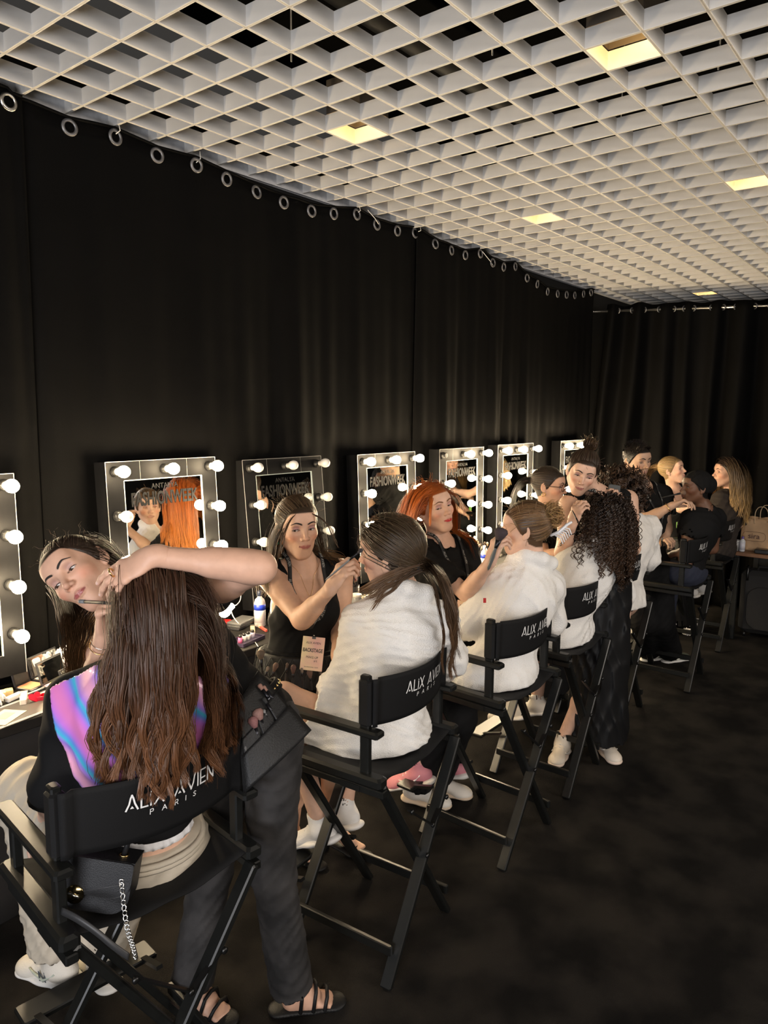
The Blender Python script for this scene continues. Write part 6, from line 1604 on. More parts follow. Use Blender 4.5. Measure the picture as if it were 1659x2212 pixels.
def artist_G():
    J = POSE['artistG']
    H = Head(J['head'], head_frame(camdir(.72, .10, .62), roll=-6), open_=.45, lip=(.45, .2, .18), brow=(.12, .07, .04))
    p = Person('artistG', 'woman with a blonde ponytail in black tank top, farthest of the standing artists', SK3, H, hb=0.016, hh=0.0056, hair_col=(.28, .18, .085))
    p.add_hand('R', camdir(.9, .2, 0), camdir(0, -.8, -.3), hh=.007, curl=30); p.add_hand('L', camdir(.5, .4, .2), camdir(0, -.8, -.3), hh=.007, curl=30)
    p.build(); p.cloth('tank_top', p.tank_prims(), F_BLACK2); p.cloth('skirt', p.skirt_prims(.66, r1=.19), F_BLACK)
    tie = (0, -.112, .05); l = scalp_roots(H, 260, 111, .006); pu = pulled(H, l, tie, 8, .005); rr = np.random.default_rng(112)
    G = grow(H.L(*tie) + rr.normal(size=(14, 3)) * .006, np.tile(H.R @ np.array([.1, -1, .3]), (14, 1)) + rr.normal(size=(14, 3)) * .15, rr.uniform(.28, .36, 14), 14, H.prims()[:2] + p.torso(.02), .01, grav=13)
    p.hair([p.capmesh(.005, .008), tubes(resample(pu, 10), .002, strand_cols(len(l), (.30, .20, .09), .3), seed=1), clump(G, 12, .009, .3, (.32, .21, .10), (.45, .32, .16), 113, wave=(.007, .1), K2=16, r=.0018)])
    H.eyes((0, 1, -.2), p.o); p.mb('badge', MB().box(at(1470, 1134, 6.2), (.07, .05, .003), np.stack([RT, UP, -FW], 1)), mat('green_badge', (.35, .75, .15), .5)); lap('G'); return p
PG = artist_G()
def model_G():
    J = POSE['modelG']
    H = Head(J['head'], head_frame(camdir(-.94, .05, .05)), open_=.5, lip=(.42, .16, .15), brow=(.03, .02, .015))
    p = Person('modelG', 'farthest seated model, long brown hair fading to blonde over a dark brown jacket', SK2, H, hb=0.016, hh=0.0056, hair_col=(.028, .017, .012))
    p.add_hand('L', nrm(J['wL'] - J['eL']), (0, 0, -1), hh=.008); p.add_hand('R', nrm(J['wR'] - J['eR']), (0, 0, -1), hh=.008)
    p.build(); p.cloth('jacket', p.tee_prims(g=.022, sleeve=.98, hem=.06, fold=.007, sl_r=.066, seed=31), F_BROWN); p.cloth('trousers', p.pants_prims(g=.016, loose=.015), F_BLACK2)
    for q in 'LR': sneaker(p, J['a' + q], nrm((0, .9, -.3)), upper=(.65, .63, .6), h=.010)
    rr = np.random.default_rng(121); l = scalp_roots(H, 60, 122, .006, sel=lambda l: l[:, 1] < .06); dl = np.stack([np.sign(l[:, 0]) * .8, np.full(len(l), -.4), np.full(len(l), .1)], 1)
    G = grow(H.c + (l * H.sc) @ H.R.T, dl @ H.R.T, rr.uniform(.36, .44, len(l)), 18, H.prims()[:2] + p.torso(.03), rr.uniform(.008, .02, len(l)), grav=16)
    p.hair([p.capmesh(.010, .008), clump(G, 10, .010, .35, (.030, .018, .012), (.42, .26, .10), 123, wave=(.010, .13), K2=20, r=.0020)]); H.eyes((0, 1, 0), p.o); lap('mG'); return p
PmG = model_G()

# ------------------------------------------------------------------ small things
def brush_thing(a, b, label, group=None, **kw):
    e = brush('makeup_brush', a, b, None, **kw); tag(e, label, 'brush', group); return e
# held things
pen = empty('makeup_pencil', tuple(at(172, 1299, 1.86))); tag(pen, 'short dark make-up pencil held by the bending artist', 'pencil')
pd = at(262, 1304, 1.80) - at(172, 1299, 1.86); pl_ = np.linalg.norm(pd); pn = pd / pl_
MB().lathe([(.0048, 0), (.0052, .002), (.0052, .018)], 12, (0, 0, 0), pn).build('cap', mat('pencil_grey', (.16, .17, .18), .4), pen)
MB().lathe([(.0046, .017), (.0046, pl_ - .012), (.0012, pl_)], 12, (0, 0, 0), pn).build('barrel', mat('pencil_black', (.02, .02, .022), .35), pen)
brush_thing(at(704, 1252, 2.57), at(783, 1186, 2.50), 'thin grey eye brush held to the ponytail model\'s eye', hair=(.05, .045, .05), handle=(.22, .22, .23), r=.0042, head=.0075, hl=.022)
brush_thing(at(1054, 1232, 3.06), at(1086, 1140, 3.02), 'large fluffy powder brush with grey handle, held by the red-haired artist', hair=(.055, .04, .045), handle=(.10, .11, .11), r=.009, head=.030, hl=.055)
brush_thing(at(1430, 1075, 4.86), at(1482, 1063, 4.82), 'dark powder brush held by the man against the model\'s cheek', hair=(.16, .10, .07), handle=(.015, .015, .015), r=.006, head=.017, hl=.035)
brush_thing(at(1236, 1102, 3.70), at(1250, 1130, 3.62), 'small brush held by the artist with the high bun', hair=(.05, .03, .02), handle=(.03, .02, .02), r=.004, head=.006, hl=.02)
R3 = np.stack([RT, UP, -FW], 1)
t = empty('compact_case', tuple(at(1326, 1063, 3.84))); tag(t, 'flat dark grey make-up compact held up by the artist with the high bun', 'compact')
ca = math.radians(8); Rc = R3 @ np.array([[math.cos(ca), math.sin(ca), 0], [-math.sin(ca), math.cos(ca), 0], [0, 0, 1]])
MB().box((0, 0, 0), (.062, .078, .012), Rc, bevel=.003).build('case', mat('compact_grey', (.045, .050, .050), .45), t)
text('lettering', 'ALIX AVIEN', .0075, Rc, Rc @ np.array([0, .004, .0065]), m_print, t)
t = empty('lipstick_tube', tuple(at(1430, 1172, 5.04))); tag(t, 'small black lipstick tube in the man\'s lowered fist', 'lipstick')
MB().lathe([(.008, -.03), (.008, .012)], 10).build('base', mat('lipstick_black', (.015, .015, .015), .3), t); MB().lathe([(.0065, .012), (.0065, .03), (.004, .033)], 10).build('cap', mat('lipstick_grey', (.12, .12, .12), .3), t)

# ---- leather brush pouch of the bending artist, with its brushes
q = [at(510, 1522, 1.93), at(556, 1450, 2.00), at(668, 1578, 1.98), at(526, 1712, 1.90)]    # left, top, right, bottom
def pouch(u, v, off=0.0):   # u along the top edge left->right, v downwards
    A, B, C, D = q
    top = A + (B - A) * 0; 
    p = (1 - v) * ((1 - u) * A + u * B) + v * ((1 - u) * D + u * C)
    n = nrm(np.cross(C - A, D - B)); n = n if n @ FW < 0 else -n
    return p + n * (off + .018 * math.sin(math.pi * u) * (.4 + .6 * v))
pr = PA.o
def pouch_sheet(name, u0, u1, v0, v1, off, m=F_LEATHER, thick=.004, par=None, nu=10, nv=10, drop=0.0):
    P = np.array([[pouch(u, v + drop * (u - .5) ** 2, off) for v in np.linspace(v0, v1, nv)] for u in np.linspace(u0, u1, nu)])
    return link(name, grid_mesh(name, P - PA.base, thick=thick), m, par or pr)
pb = pouch_sheet('brush_pouch', 0, 1, 0, 1, 0)
pouch_sheet('pouch_front_pocket', 0.0, 1, .58, 1, .020, par=pb)
pouch_sheet('pouch_pocket', 0.04, .40, .42, .72, .011, par=pb); pouch_sheet('pouch_pocket', .42, .68, .40, .72, .012, par=pb); pouch_sheet('pouch_pocket', .70, .97, .34, .72, .011, par=pb)
grp = 'brushes in the bending artist\'s leather pouch'
for i, (u, v0, L, hd, col) in enumerate(((.82, .10, .40, .007, (.34, .19, .15)), (.88, .16, .40, .006, (.32, .18, .14)), (.74, .26, .36, .006, (.03, .03, .03)), (.36, .30, .34, .015, (.26, .12, .12)), (.50, .28, .36, .016, (.30, .17, .15)), (.62, .36, .3, .006, (.20, .20, .20)), (.12, .52, .3, .005, (.16, .16, .16)))):
    a = pouch(u, min(.95, v0 + L + .22), .008); b = pouch(u - .03, v0, .012)
    brush_thing(a, b, ['thin brown-tipped brush at the right edge of the leather pouch', 'thin brown-tipped brush second from the right edge of the leather pouch', 'black-tipped brush in the leather pouch, beside the two thin brown ones', 'fluffy plum powder brush in the leather pouch, left of the two fluffy ones', 'fluffy plum powder brush in the leather pouch, right of the two fluffy ones', 'grey-tipped brush in the middle of the leather pouch', 'grey-tipped brush at the left edge of the leather pouch'][i], grp, hair=col, handle=(.18, .18, .19), r=.0050, head=hd, hl=.032 if hd > .01 else .018)
# brushes in the belt of the artist in the tank top
grp = 'brushes in the quilted belt of the artist in the tank top'
J = POSE['artistB']
for i, (x, y, ln, hd, col, dx) in enumerate(((562, 1404, 85, .017, (.16, .12, .09), -8), (598, 1432, 60, .011, (.14, .09, .07), 22), (580, 1440, 55, .007, (.22, .18, .15), 18), (621, 1432, 50, .006, (.12, .08, .06), 6), (634, 1436, 48, .011, (.11, .06, .05), 2), (652, 1442, 45, .007, (.2, .16, .13), -2), (668, 1446, 45, .012, (.13, .08, .065), -6), (690, 1446, 42, .006, (.10, .07, .06), -8))):
    ts = 2.70 + .00055 * abs(x - 640); a = at(x - dx, y + ln, ts + .02); b = at(x, y, ts - .01)
    brush_thing(a, b, 'brush number %s from the left in the tank-top artist\'s quilted belt' % ['one', 'three', 'two', 'four', 'five', 'six', 'seven', 'eight'][i], grp, hair=col, handle=(.03, .03, .032), r=.005, head=hd, hl=.036 if hd > .009 else .02)

# ---- things on the dressing table
def on_table(x, y, rot=0, name='item', label='', cat='box', group=None, z=TAB):
    e = empty(name, (x, y, z + .0005), math.radians(rot)); tag(e, label, cat, group); return e
def box_thing(name, label, cat, x, y, rot, d, col, lid=None, band=None, group=None):
    t = on_table(x, y, rot, name, label, cat, group)
    MB().box((0, 0, d[2] / 2), d, bevel=min(d) * .12).build('body', mat('box_%.2f_%.2f_%.2f' % tuple(col), col, .5), t)
    if band: MB().box((0, 0, d[2] * .55), (d[0] * 1.004, d[1] * 1.004, d[2] * .22)).build('label_band', mat('band_%.2f_%.2f_%.2f' % tuple(band), band, .5), t)
    if lid: MB().box((d[0] * .40, 0, d[2] / 2), (d[0] * .22, d[1] * 1.02, d[2] * 1.02)).build('end_flap', mat('band_%.2f_%.2f_%.2f' % tuple(lid), lid, .5), t)
    return t
def palette(x, y, rot, w, d, pans, label, lid_angle=105, case=(.03, .03, .033), cols=4, group='open make-up palettes'):
    t = on_table(x, y, rot, 'makeup_palette', label, 'palette', group); mc = mat('palette_case_%.2f' % case[0], case, .35)
    MB().box((0, 0, .005), (w, d, .010), bevel=.002).build('base', mc, t)
    rows = max(1, len(pans) // cols); pw_, pd_ = (w - .012) / cols, (d - .012) / rows
    for i, c in enumerate(pans):
        cx = -w / 2 + .006 + pw_ * (i % cols + .5); cy = -d / 2 + .006 + pd_ * (i // cols + .5)
        MB().box((cx, cy, .0105), (pw_ - .003, pd_ - .003, .0025), bevel=.0006).build('colour_pan', mat('pan_%.2f_%.2f_%.2f' % tuple(c), c, .7), t)
    a = math.radians(lid_angle); R = np.array([[1, 0, 0], [0, math.cos(a), math.sin(a)], [0, -math.sin(a), math.cos(a)]])
    ld = MB().box(np.array([0, d / 2, .010]) + R @ np.array([0, -d / 2, 0]), (w, d, .006), R, bevel=.0015).build('lid', mc, t)
    MB().box(np.array([0, d / 2, .010]) + R @ np.array([0, -d / 2, -.0035]), (w - .014, d - .014, .0012), R).build('lid_mirror', m_glass, ld)
    return t
palette(1.345, 2.90, 20, .085, .085, [(.62, .26, .13)], 'small open compact with one orange blush pan near the left mirror', cols=1)
palette(1.475, 2.955, 22, .17, .09, [(.6, .5, .45), (.55, .4, .35), (.5, .4, .38), (.6, .45, .4)], 'large open grey palette with pale pans, standing behind the smaller palettes', cols=4)
palette(1.455, 2.845, 24, .15, .095, [(.35, .20, .36), (.50, .22, .30), (.55, .10, .14), (.45, .30, .36), (.60, .18, .25), (.62, .50, .12), (.55, .48, .12), (.50, .30, .25)], 'open palette of pink, red and yellow pans beside the red heart box')
palette(1.475, 2.725, 24, .13, .085, [(.62, .36, .22), (.60, .30, .16), (.55, .28, .16), (.58, .30, .2), (.66, .42, .28), (.62, .34, .2), (.55, .26, .14), (.5, .24, .13)], 'open palette of peach and brown pans nearest the long-haired model')
# red heart box
t = on_table(1.315, 2.745, 15, 'heart_box', 'small red heart-shaped open box on the near table', 'box'); mr = mat('heart_red', (.55, .008, .03), .3)
hp = [(.026 * (math.sin(a) ** 3), .024 * (.8125 * math.cos(a) - .3125 * math.cos(2 * a) - .125 * math.cos(3 * a) - .0625 * math.cos(4 * a))) for a in np.linspace(0, 2 * math.pi, 28, endpoint=False)][::-1]
b = MB(); n = len(hp); v = [(x, y, 0) for x, y in hp] + [(x, y, .018) for x, y in hp] + [(x * .86, y * .86, .018) for x, y in hp] + [(x * .86, y * .86, .004) for x, y in hp]
f = [tuple(range(n - 1, -1, -1)), tuple(range(3 * n, 4 * n))] + [(k * n + i, k * n + (i + 1) % n, (k + 1) * n + (i + 1) % n, (k + 1) * n + i) for k in range(3) for i in range(n)]; b.add(v, f); b.build('base', mr, t)
Rl = np.array([[1, 0, 0], [0, math.cos(1.0), -math.sin(1.0)], [0, math.sin(1.0), math.cos(1.0)]]); MB().prism([(x, y) for x, y in hp], 0, .005, Rl, (-.026, .010, .016)).build('lid', mr, t)
box_thing('lipstick_box', 'slim cream lipstick box lying beside the red heart box', 'box', 1.262, 2.785, 62, (.095, .024, .024), (.72, .62, .50), lid=(.66, .40, .28))
box_thing('carton', 'yellow cosmetic carton lying at the left end of the table', 'box', 1.20, 2.885, -18, (.12, .035, .03), (.68, .50, .25), lid=(.60, .42, .2))
box_thing('carton', 'white cosmetic carton leaning behind the orange compact', 'box', 1.415, 3.00, 10, (.035, .03, .085), (.78, .76, .72))
box_thing('carton', 'pale green carton in front of the left mirror', 'box', 1.215, 2.965, 5, (.05, .03, .085), (.50, .53, .46))
box_thing('carton', 'small white carton lying next to the cream lipstick box', 'box', 1.245, 2.83, 20, (.07, .02, .02), (.78, .77, .75))
t = on_table(1.375, 2.70, 0, 'eyeliner_pen', 'grey eyeliner pen lying on the near table edge', 'pencil'); MB().tube([(-.03, .05, .005), (.02, -.06, .005)], .0048, 10).build('barrel', mat('pen_grey', (.36, .35, .33), .4), t); MB().tube([(-.036, .064, .005), (-.03, .05, .005)], .0052, 10).build('cap', mat('pencil_black', (.02, .02, .022)), t)
t = on_table(1.33, 2.83, 0, 'eyeliner_pen', 'silver eyeliner pen behind the red heart box', 'pencil'); MB().tube([(-.07, -.012, .005), (.05, .02, .005)], .0048, 10).build('barrel', mat('pen_silver', (.45, .45, .45), .3, metal=.5), t); MB().tube([(.05, .02, .005), (.072, .026, .005)], .0042, 10).build('cap', mat('pen_grey', (.36, .35, .33)), t)
t = on_table(1.20, 2.70, 8, 'place_mat', 'dark place mat with white border line on the near table', 'mat'); MB().box((0, 0, .0015), (.36, .19, .003)).build('sheet', mat('mat_dark', (.05, .045, .042), .35), t)
for o in (0, .008):
    b = MB(); w_, h_ = .17 - o, .088 - o
    for (c, d) in (((0, -h_), (2 * w_, .0018)), ((0, h_), (2 * w_, .0018)), ((-w_, 0), (.0018, 2 * h_)), ((w_, 0), (.0018, 2 * h_))): b.box((c[0], c[1], .0033), (d[0], d[1], .0004))
    b.build('border_line', m_print, t)
text('lettering', 'AVIEN', .035, np.eye(3), (-.06, .0, .0035), m_print, t); text('lettering', 'MAKE UP', .012, np.eye(3), (-.06, -.025, .0035), m_print, t)
t = on_table(1.14, 2.675, 32, 'paper_sheet', 'cream paper packet lying on the dark place mat', 'paper', z=TAB + .0036); MB().box((0, 0, .001), (.13, .09, .002)).build('sheet', mat('paper_cream', (.40, .35, .27), .5), t); MB().box((.01, .005, .0023), (.06, .04, .0006)).build('printed_picture', mat('paper_tan', (.34, .27, .18), .4), t)
def crumple(name, label, cat, c, r, seed, m, sq=(1, 1, .7), h=.006, z0=None):
    P = [E_(c, np.eye(3), np.array(sq) * r, .01), folds(r * .38, r * .9, seed), folds(r * .15, r * .4, seed + 5)]
    if z0 is not None: P.append(HP_((0, 0, z0), (0, 0, -1)))
    v, f, n = mesh_sdf(P, h); base = np.array([c[0], c[1], (z0 if z0 is not None else c[2] - r * sq[2])])
    o = link(name, arr_mesh(name, v - base, f, False), m); o.location = base; tag(o, label, cat); return o
m_film = mat('clear_film', (.75, .74, .72), .18, alpha=.75, spec=.8)
crumple('tissue', 'crumpled white tissue at the left end of the near table', 'tissue', (1.16, 2.83, TAB + .03), .045, 3, mat('tissue_white', (.75, .73, .70), .9), z0=TAB + .001)
crumple('plastic_bag', 'crinkled clear and white plastic bag behind the palettes', 'bag', (1.57, 3.0, TAB + .05), .06, 8, mat('foil_white', (.72, .70, .70), .25), (1.2, .55, .8), z0=TAB + .001)
crumple('red_pouch', 'soft red pouch lying behind the palettes', 'pouch', (1.49, 3.02, TAB + .025), .05, 12, mat('pouch_red', (.55, .06, .06), .6), (1.4, .5, .5), z0=TAB + .001)
box_thing('carton', 'black and orange carton standing behind the bending artist\'s hair', 'box', 1.665, 2.99, 12, (.045, .04, .10), (.03, .03, .03), band=(.65, .16, .10))

# hanging spare bulb with its white wire
t = empty('hanging_bulb', tuple(at(503, 1308, 3.36))); tag(t, 'lit bulb dangling on a white wire right of the bending artist\'s elbow', 'bulb')
bm = MB().lathe(BULB, 16, (0, 0, 0), camdir(-.6, -.45, .6)).mesh('bulb_loose'); bo = link('bulb', bm, m_lit, t)
wp = [at(503, 1308, 3.36), at(512, 1306, 3.38), at(520, 1292, 3.42), at(516, 1262, 3.50), np.array([2.332, 2.905, 1.10])]
MB().tube(polyline([p_ - np.array(t.location) for p_ in wp], 16), .0022, 6).build('wire', m_string, t)
wp = [at(500, 1318, 3.31), at(502, 1328, 3.28), at(508, 1338, 3.22), at(516, 1347, 3.16)]; MB().tube(polyline([p_ - np.array(t.location) for p_ in wp], 14), .0022, 6).build('wire', m_string, t)

# bottles
m_clear = mat('clear_plastic', (.82, .86, .88), .08, trans=.85, ior=1.38)
def bottle(x, y, h, r, label, cap=(.02, .03, .06), band=None, liquid=(.8, .72, .72), lab=(.80, .82, .82), group='micellar water bottles', z=TAB):
    t = on_table(x, y, 0, 'bottle', label, 'bottle', group, z)
    MB().lathe([(r * .9, 0), (r, .006), (r, h * .66), (r * .82, h * .76), (r * .40, h * .82), (r * .40, h * .86)], 20).build('body', mat('bottle_%.2f_%.2f_%.2f' % tuple(liquid), liquid, .12, trans=.35, ior=1.36), t)
    MB().lathe([(r * .45, h * .855), (r * .48, h * .86), (r * .46, h * .985), (r * .40, h)], 18).build('cap', mat('cap_%.2f_%.2f_%.2f' % tuple(cap), cap, .35), t)
    if lab: MB().lathe([(r * 1.006, h * .12), (r * 1.006, h * .62)], 20).build('label', mat('label_%.2f_%.2f_%.2f' % tuple(lab), lab, .5), t)
    if band: MB().lathe([(r * 1.012, h * .47), (r * 1.012, h * .63)], 20).build('label_band', mat('band_%.2f_%.2f_%.2f' % tuple(band), band, .4), t)
    return t
bottle(2.60, 2.93, .20, .030, 'tall clear cleansing bottle with pink cap, behind the blue-banded one', cap=(.65, .10, .16), lab=(.70, .82, .80), liquid=(.80, .88, .88))
bottle(2.535, 2.85, .19, .030, 'clear cleansing bottle with black cap and blue band beside the tank-top artist', band=(.02, .05, .50), lab=(.76, .74, .74))
bottle(4.565, 2.70, .17, .026, 'white cleansing bottle with blue band behind the big powder brush', cap=(.7, .7, .75), band=(.03, .06, .5), lab=(.78, .77, .74))
bottle(4.50, 2.84, .17, .024, 'clear bottle with purple cap behind the red-haired artist\'s hair', cap=(.35, .10, .50), lab=None, liquid=(.86, .82, .72))
bottle(4.62, 2.86, .155, .024, 'clear bottle with purple cap beside the large brush pot', cap=(.38, .12, .50), lab=None, liquid=(.86, .82, .72))
bottle(4.72, 2.88, .20, .018, 'slim white bottle standing by the mirror with the empty socket', cap=(.8, .78, .74), lab=(.8, .78, .74), liquid=(.8, .78, .74))
t = on_table(2.66, 2.97, 0, 'cosmetic_tube', 'tall beige tube with copper base beside the cleansing bottles', 'tube'); MB().lathe([(.015, .03), (.016, .17), (.013, .175)], 16).build('body', mat('tube_beige', (.42, .38, .32), .35), t); MB().lathe([(.0165, 0), (.0165, .03)], 16).build('base_band', mat('copper_band', (.50, .22, .08), .35), t)
# clutter beside the tank-top artist
box_thing('makeup_stick', 'beige foundation stick with black cap on the table beside the bottles', 'makeup', 2.44, 2.80, 50, (.115, .022, .022), (.58, .40, .24), lid=(.04, .04, .04))
box_thing('makeup_stick', 'red lip pencil lying in front of the blue-banded bottle', 'makeup', 2.50, 2.79, 70, (.10, .012, .012), (.55, .08, .06), lid=(.7, .5, .36))
box_thing('carton', 'small orange carton lying in front of the bottles', 'box', 2.53, 2.92, 20, (.055, .03, .022), (.66, .22, .08), lid=(.72, .56, .36))
t = on_table(2.46, 2.925, 18, 'closed_palette', 'stack top of flat dark palettes on the table by the dangling bulb', 'palette')
for k in range(3): MB().box((.004 * k, -.003 * k, .006 + k * .0125), (.15, .085, .011), bevel=.002).build('case', mat('palette_case_%.2f' % (.03 + k * .05), (.03 + k * .05, .03 + k * .05, .032 + k * .05), .35), t)
box_thing('red_box', 'small bright red open box on the table by the dangling bulb', 'box', 2.43, 3.0, 30, (.055, .045, .025), (.58, .02, .02))
t = on_table(2.31, 2.70, 12, 'trinket_tray', 'small dark purple tray of glass samples at the table edge', 'tray'); MB().box((0, 0, .003), (.17, .10, .006), bevel=.002).box((0, -.05, .010), (.17, .004, .016)).box((0, .05, .010), (.17, .004, .016)).box((-.085, 0, .010), (.004, .10, .016)).box((.085, 0, .010), (.004, .10, .016)).build('tray', mat('tray_purple', (.035, .025, .05), .3), t)
for i, (x, c) in enumerate(((-.045, (.62, .12, .26)), (-.015, (.55, .53, .52)), (.015, (.60, .58, .56)), (.05, (.42, .38, .48)))):
    t2 = on_table(2.31 + x, 2.70 + x * .2, 0, 'sample_vial', ['pink sample vial in the purple tray', 'clear sample vial in the purple tray next to the pink one', 'clear sample vial in the middle right of the purple tray', 'mauve sample vial at the right end of the purple tray'][i], 'vial', 'vials in the purple tray', TAB + .006); MB().lathe([(.011, 0), (.011, .028)], 12).build('glass', mat('vial_%.2f' % c[0], c, .15), t2); MB().lathe([(.009, .028), (.009, .04)], 12).build('lid', m_socket, t2)
t = on_table(2.31, 2.625, 60, 'cotton_bud', 'white cotton stick lying in front of the purple tray', 'cotton stick'); MB().tube([(-.04, 0, .003), (.04, 0, .003)], .0018, 6).build('stick', m_string, t); MB().sphere((.04, 0, .0035), (.007, .0035, .0035)).build('tip', m_string, t)
wp = [(2.60, 2.80, TAB + .004), (2.66, 2.79, TAB + .04), (2.68, 2.74, TAB + .02), (2.66, 2.70, TAB + .004), (2.62, 2.66, TAB + .004)]; t = empty('power_cable', (2.6, 2.8, TAB)); tag(t, 'white cable curling on the table beside the blue-banded bottle', 'cable'); MB().tube(polyline([np.array(p_) - np.array([2.6, 2.8, TAB]) for p_ in wp], 22), .003, 6).build('wire', m_string, t)
# brush pots
def pot(x, y, r, h, label, n, seed, group, blabel, cols):
    t = on_table(x, y, 0, 'brush_pot', label, 'pot'); MB().lathe([(r * .96, 0), (r, .004), (r, h), (r * .94, h), (r * .92, .006)], 22).build('pot', mat('pot_black', (.022, .021, .022), .45), t); MB().torus((0, 0, h), r * .97, .0022, (0, 0, 1), 22, 6).build('rim', m_frame, t)
    rr = random.Random(seed)
    for i in range(n):
        a = 2.399 * i; q_ = r * .8 * math.sqrt((i + .5) / n); bx, by = x + q_ * .5 * math.cos(a), y + q_ * .5 * math.sin(a); tx, ty = x + q_ * 1.35 * math.cos(a), y + q_ * 1.35 * math.sin(a); L = h + rr.uniform(.03, .085)
        brush_thing((bx, by, TAB + .008), (tx, ty, TAB + L), blabel, group, hair=cols[i % len(cols)], handle=(.30, .10, .05) if i % 3 == 0 else (.05, .045, .045), r=.0042, head=rr.choice((.005, .006, .010)), hl=.024)
pot(3.215, 2.80, .044, .105, 'black brush pot beside the grey jar behind the ponytail model\'s face', 13, 4, 'brushes in the pot by the grey jar', 'copper and dark brush standing in the pot beside the grey jar', [(.45, .16, .07), (.05, .035, .03), (.55, .40, .28)])
pot(4.60, 2.80, .062, .115, 'large black brush pot between the red-haired artist and the claw-clip model', 18, 9, 'brushes in the large black pot', 'pale-tipped brush crowding the large black pot', [(.55, .42, .30), (.14, .09, .07), (.68, .55, .40)])
t = on_table(3.14, 2.70, 0, 'cosmetic_jar', 'frosted grey jar with pale lid beside the brush pot', 'jar'); MB().lathe([(.028, 0), (.030, .004), (.030, .062), (.028, .066)], 20).build('body', mat('jar_grey', (.26, .26, .26), .3), t); MB().lathe([(.031, .066), (.031, .080), (.029, .082)], 20).build('lid', mat('jar_lid', (.62, .60, .54), .35), t)
crumple('plastic_bag', 'clear crinkled bag beside the grey jar', 'bag', (3.24, 2.70, TAB + .03), .04, 18, mat('foil_gold', (.66, .58, .42), .25), z0=TAB + .001)
crumple('plastic_bag', 'white plastic bag standing behind the tank-top artist\'s raised hand', 'bag', (3.06, 2.93, TAB + .07), .07, 28, mat('foil_white', (.72, .70, .70)), (.7, .5, 1.0), z0=TAB + .001)
for i, (x, y, rt, d, c, l) in enumerate(((3.10, 2.645, 30, (.09, .02, .016), (.50, .20, .10), 'copper make-up tube lying in front of the grey jar'), (3.04, 2.64, 20, (.11, .02, .018), (.10, .10, .10), 'black make-up tube lying at the table edge by the ponytail model'), (3.16, 2.66, 60, (.07, .018, .018), (.66, .60, .52), 'cream make-up tube lying at the table edge by the grey jar'), (2.98, 2.66, 25, (.12, .06, .012), (.03, .03, .03), 'flat closed black palette by the tank-top artist\'s elbow'))):
    box_thing('makeup_tube' if i < 3 else 'closed_palette', l, 'makeup', x, y, rt, d, c, lid=(.05, .05, .05))
t = on_table(4.80, 2.80, 0, 'makeup_cup', 'white cup of brushes with a red tissue beside the large brush pot', 'cup'); MB().lathe([(.030, 0), (.034, .10), (.031, .10), (.028, .01)], 18).build('cup', mat('cup_white', (.76, .74, .70), .4), t); MB().torus((0, 0, .10), .0325, .0018, (0, 0, 1), 18, 6).build('rim', m_print, t)
grp = 'brushes in the white cup'
for i in range(7):
    a = 2.4 * i; brush_thing((4.80 + .01 * math.cos(a), 2.80 + .01 * math.sin(a), TAB + .012), (4.80 + .036 * math.cos(a), 2.80 + .036 * math.sin(a), TAB + .15 + .008 * (i % 3)), 'brush standing in the white cup beside the large brush pot', grp, hair=((.6, .45, .32), (.08, .06, .05))[i % 2], r=.0042, head=.009, hl=.03)
crumple('red_tissue', 'crumpled red and white wrapper in front of the claw-clip model\'s face', 'wrapper', (4.87, 2.76, TAB + .12), .035, 33, mat('wrap_red', (.62, .10, .12), .5))
bottle(5.05, 2.84, .21, .022, 'tall bottle with tan cap under the fifth mirror', cap=(.45, .22, .08), lab=(.76, .72, .64), liquid=(.7, .66, .58))
bottle(5.16, 2.86, .19, .03, 'white bottle under the fifth mirror beside the tan-capped one', cap=(.8, .79, .76), lab=(.8, .79, .76), liquid=(.78, .77, .74))
palette(4.44, 2.69, 10, .16, .08, [(.5, .45, .4), (.3, .3, .3), (.6, .5, .4), (.2, .2, .2)], 'open shiny palette at the table edge below the large brush pot', cols=4)
palette(5.05, 2.70, 15, .18, .09, [(.66, .4, .34), (.6, .55, .5), (.7, .5, .42), (.5, .3, .26)], 'open palette at the table edge right of the big powder brush', cols=4)
# plush ghost-like charm hanging at a mirror is left plain
# ---- handbag on the nearest chair
hb_ = at(205, 1912, 1.70); hx = nrm(RT * .96 + np.array([0, 0, -.16])); hz = nrm(UP - hx * (UP @ hx)); hy = np.cross(hx, hz); hy = hy if hy @ FW < 0 else -hy
Rh = np.stack([hx, hz, hy], 1); t = empty('handbag', tuple(hb_)); tag(t, 'black leather shoulder bag with gold round clasp and chain, on the nearest chair', 'bag')
m_bag = mat('bag_leather', (.010, .010, .0115), .42, bump=.2, bscale=500)
def rounded(w, h, r, n=6, top=False):
    pts = []
    for (cx, cy, a0) in ((w / 2 - r, -h / 2 + r, -90), (w / 2 - (.008 if top else r), h / 2 - (.008 if top else r), 0), (-w / 2 + (.008 if top else r), h / 2 - (.008 if top else r), 90), (-w / 2 + r, -h / 2 + r, 180)):
        rr = r if a0 in (-90, 180) or not top else .008
        for k in range(n + 1): a = math.radians(a0 + 90 * k / n); pts.append((cx + rr * math.cos(a), cy + rr * math.sin(a)))
    return pts
MB().prism(rounded(.165, .125, .045, top=True), -.065, .0, Rh).build('body', m_bag, t)
fl = MB().prism([(x * 1.02, y + .022) for x, y in rounded(.165, .085, .04, top=True)], .0, .010, Rh).build('flap', m_bag, t)
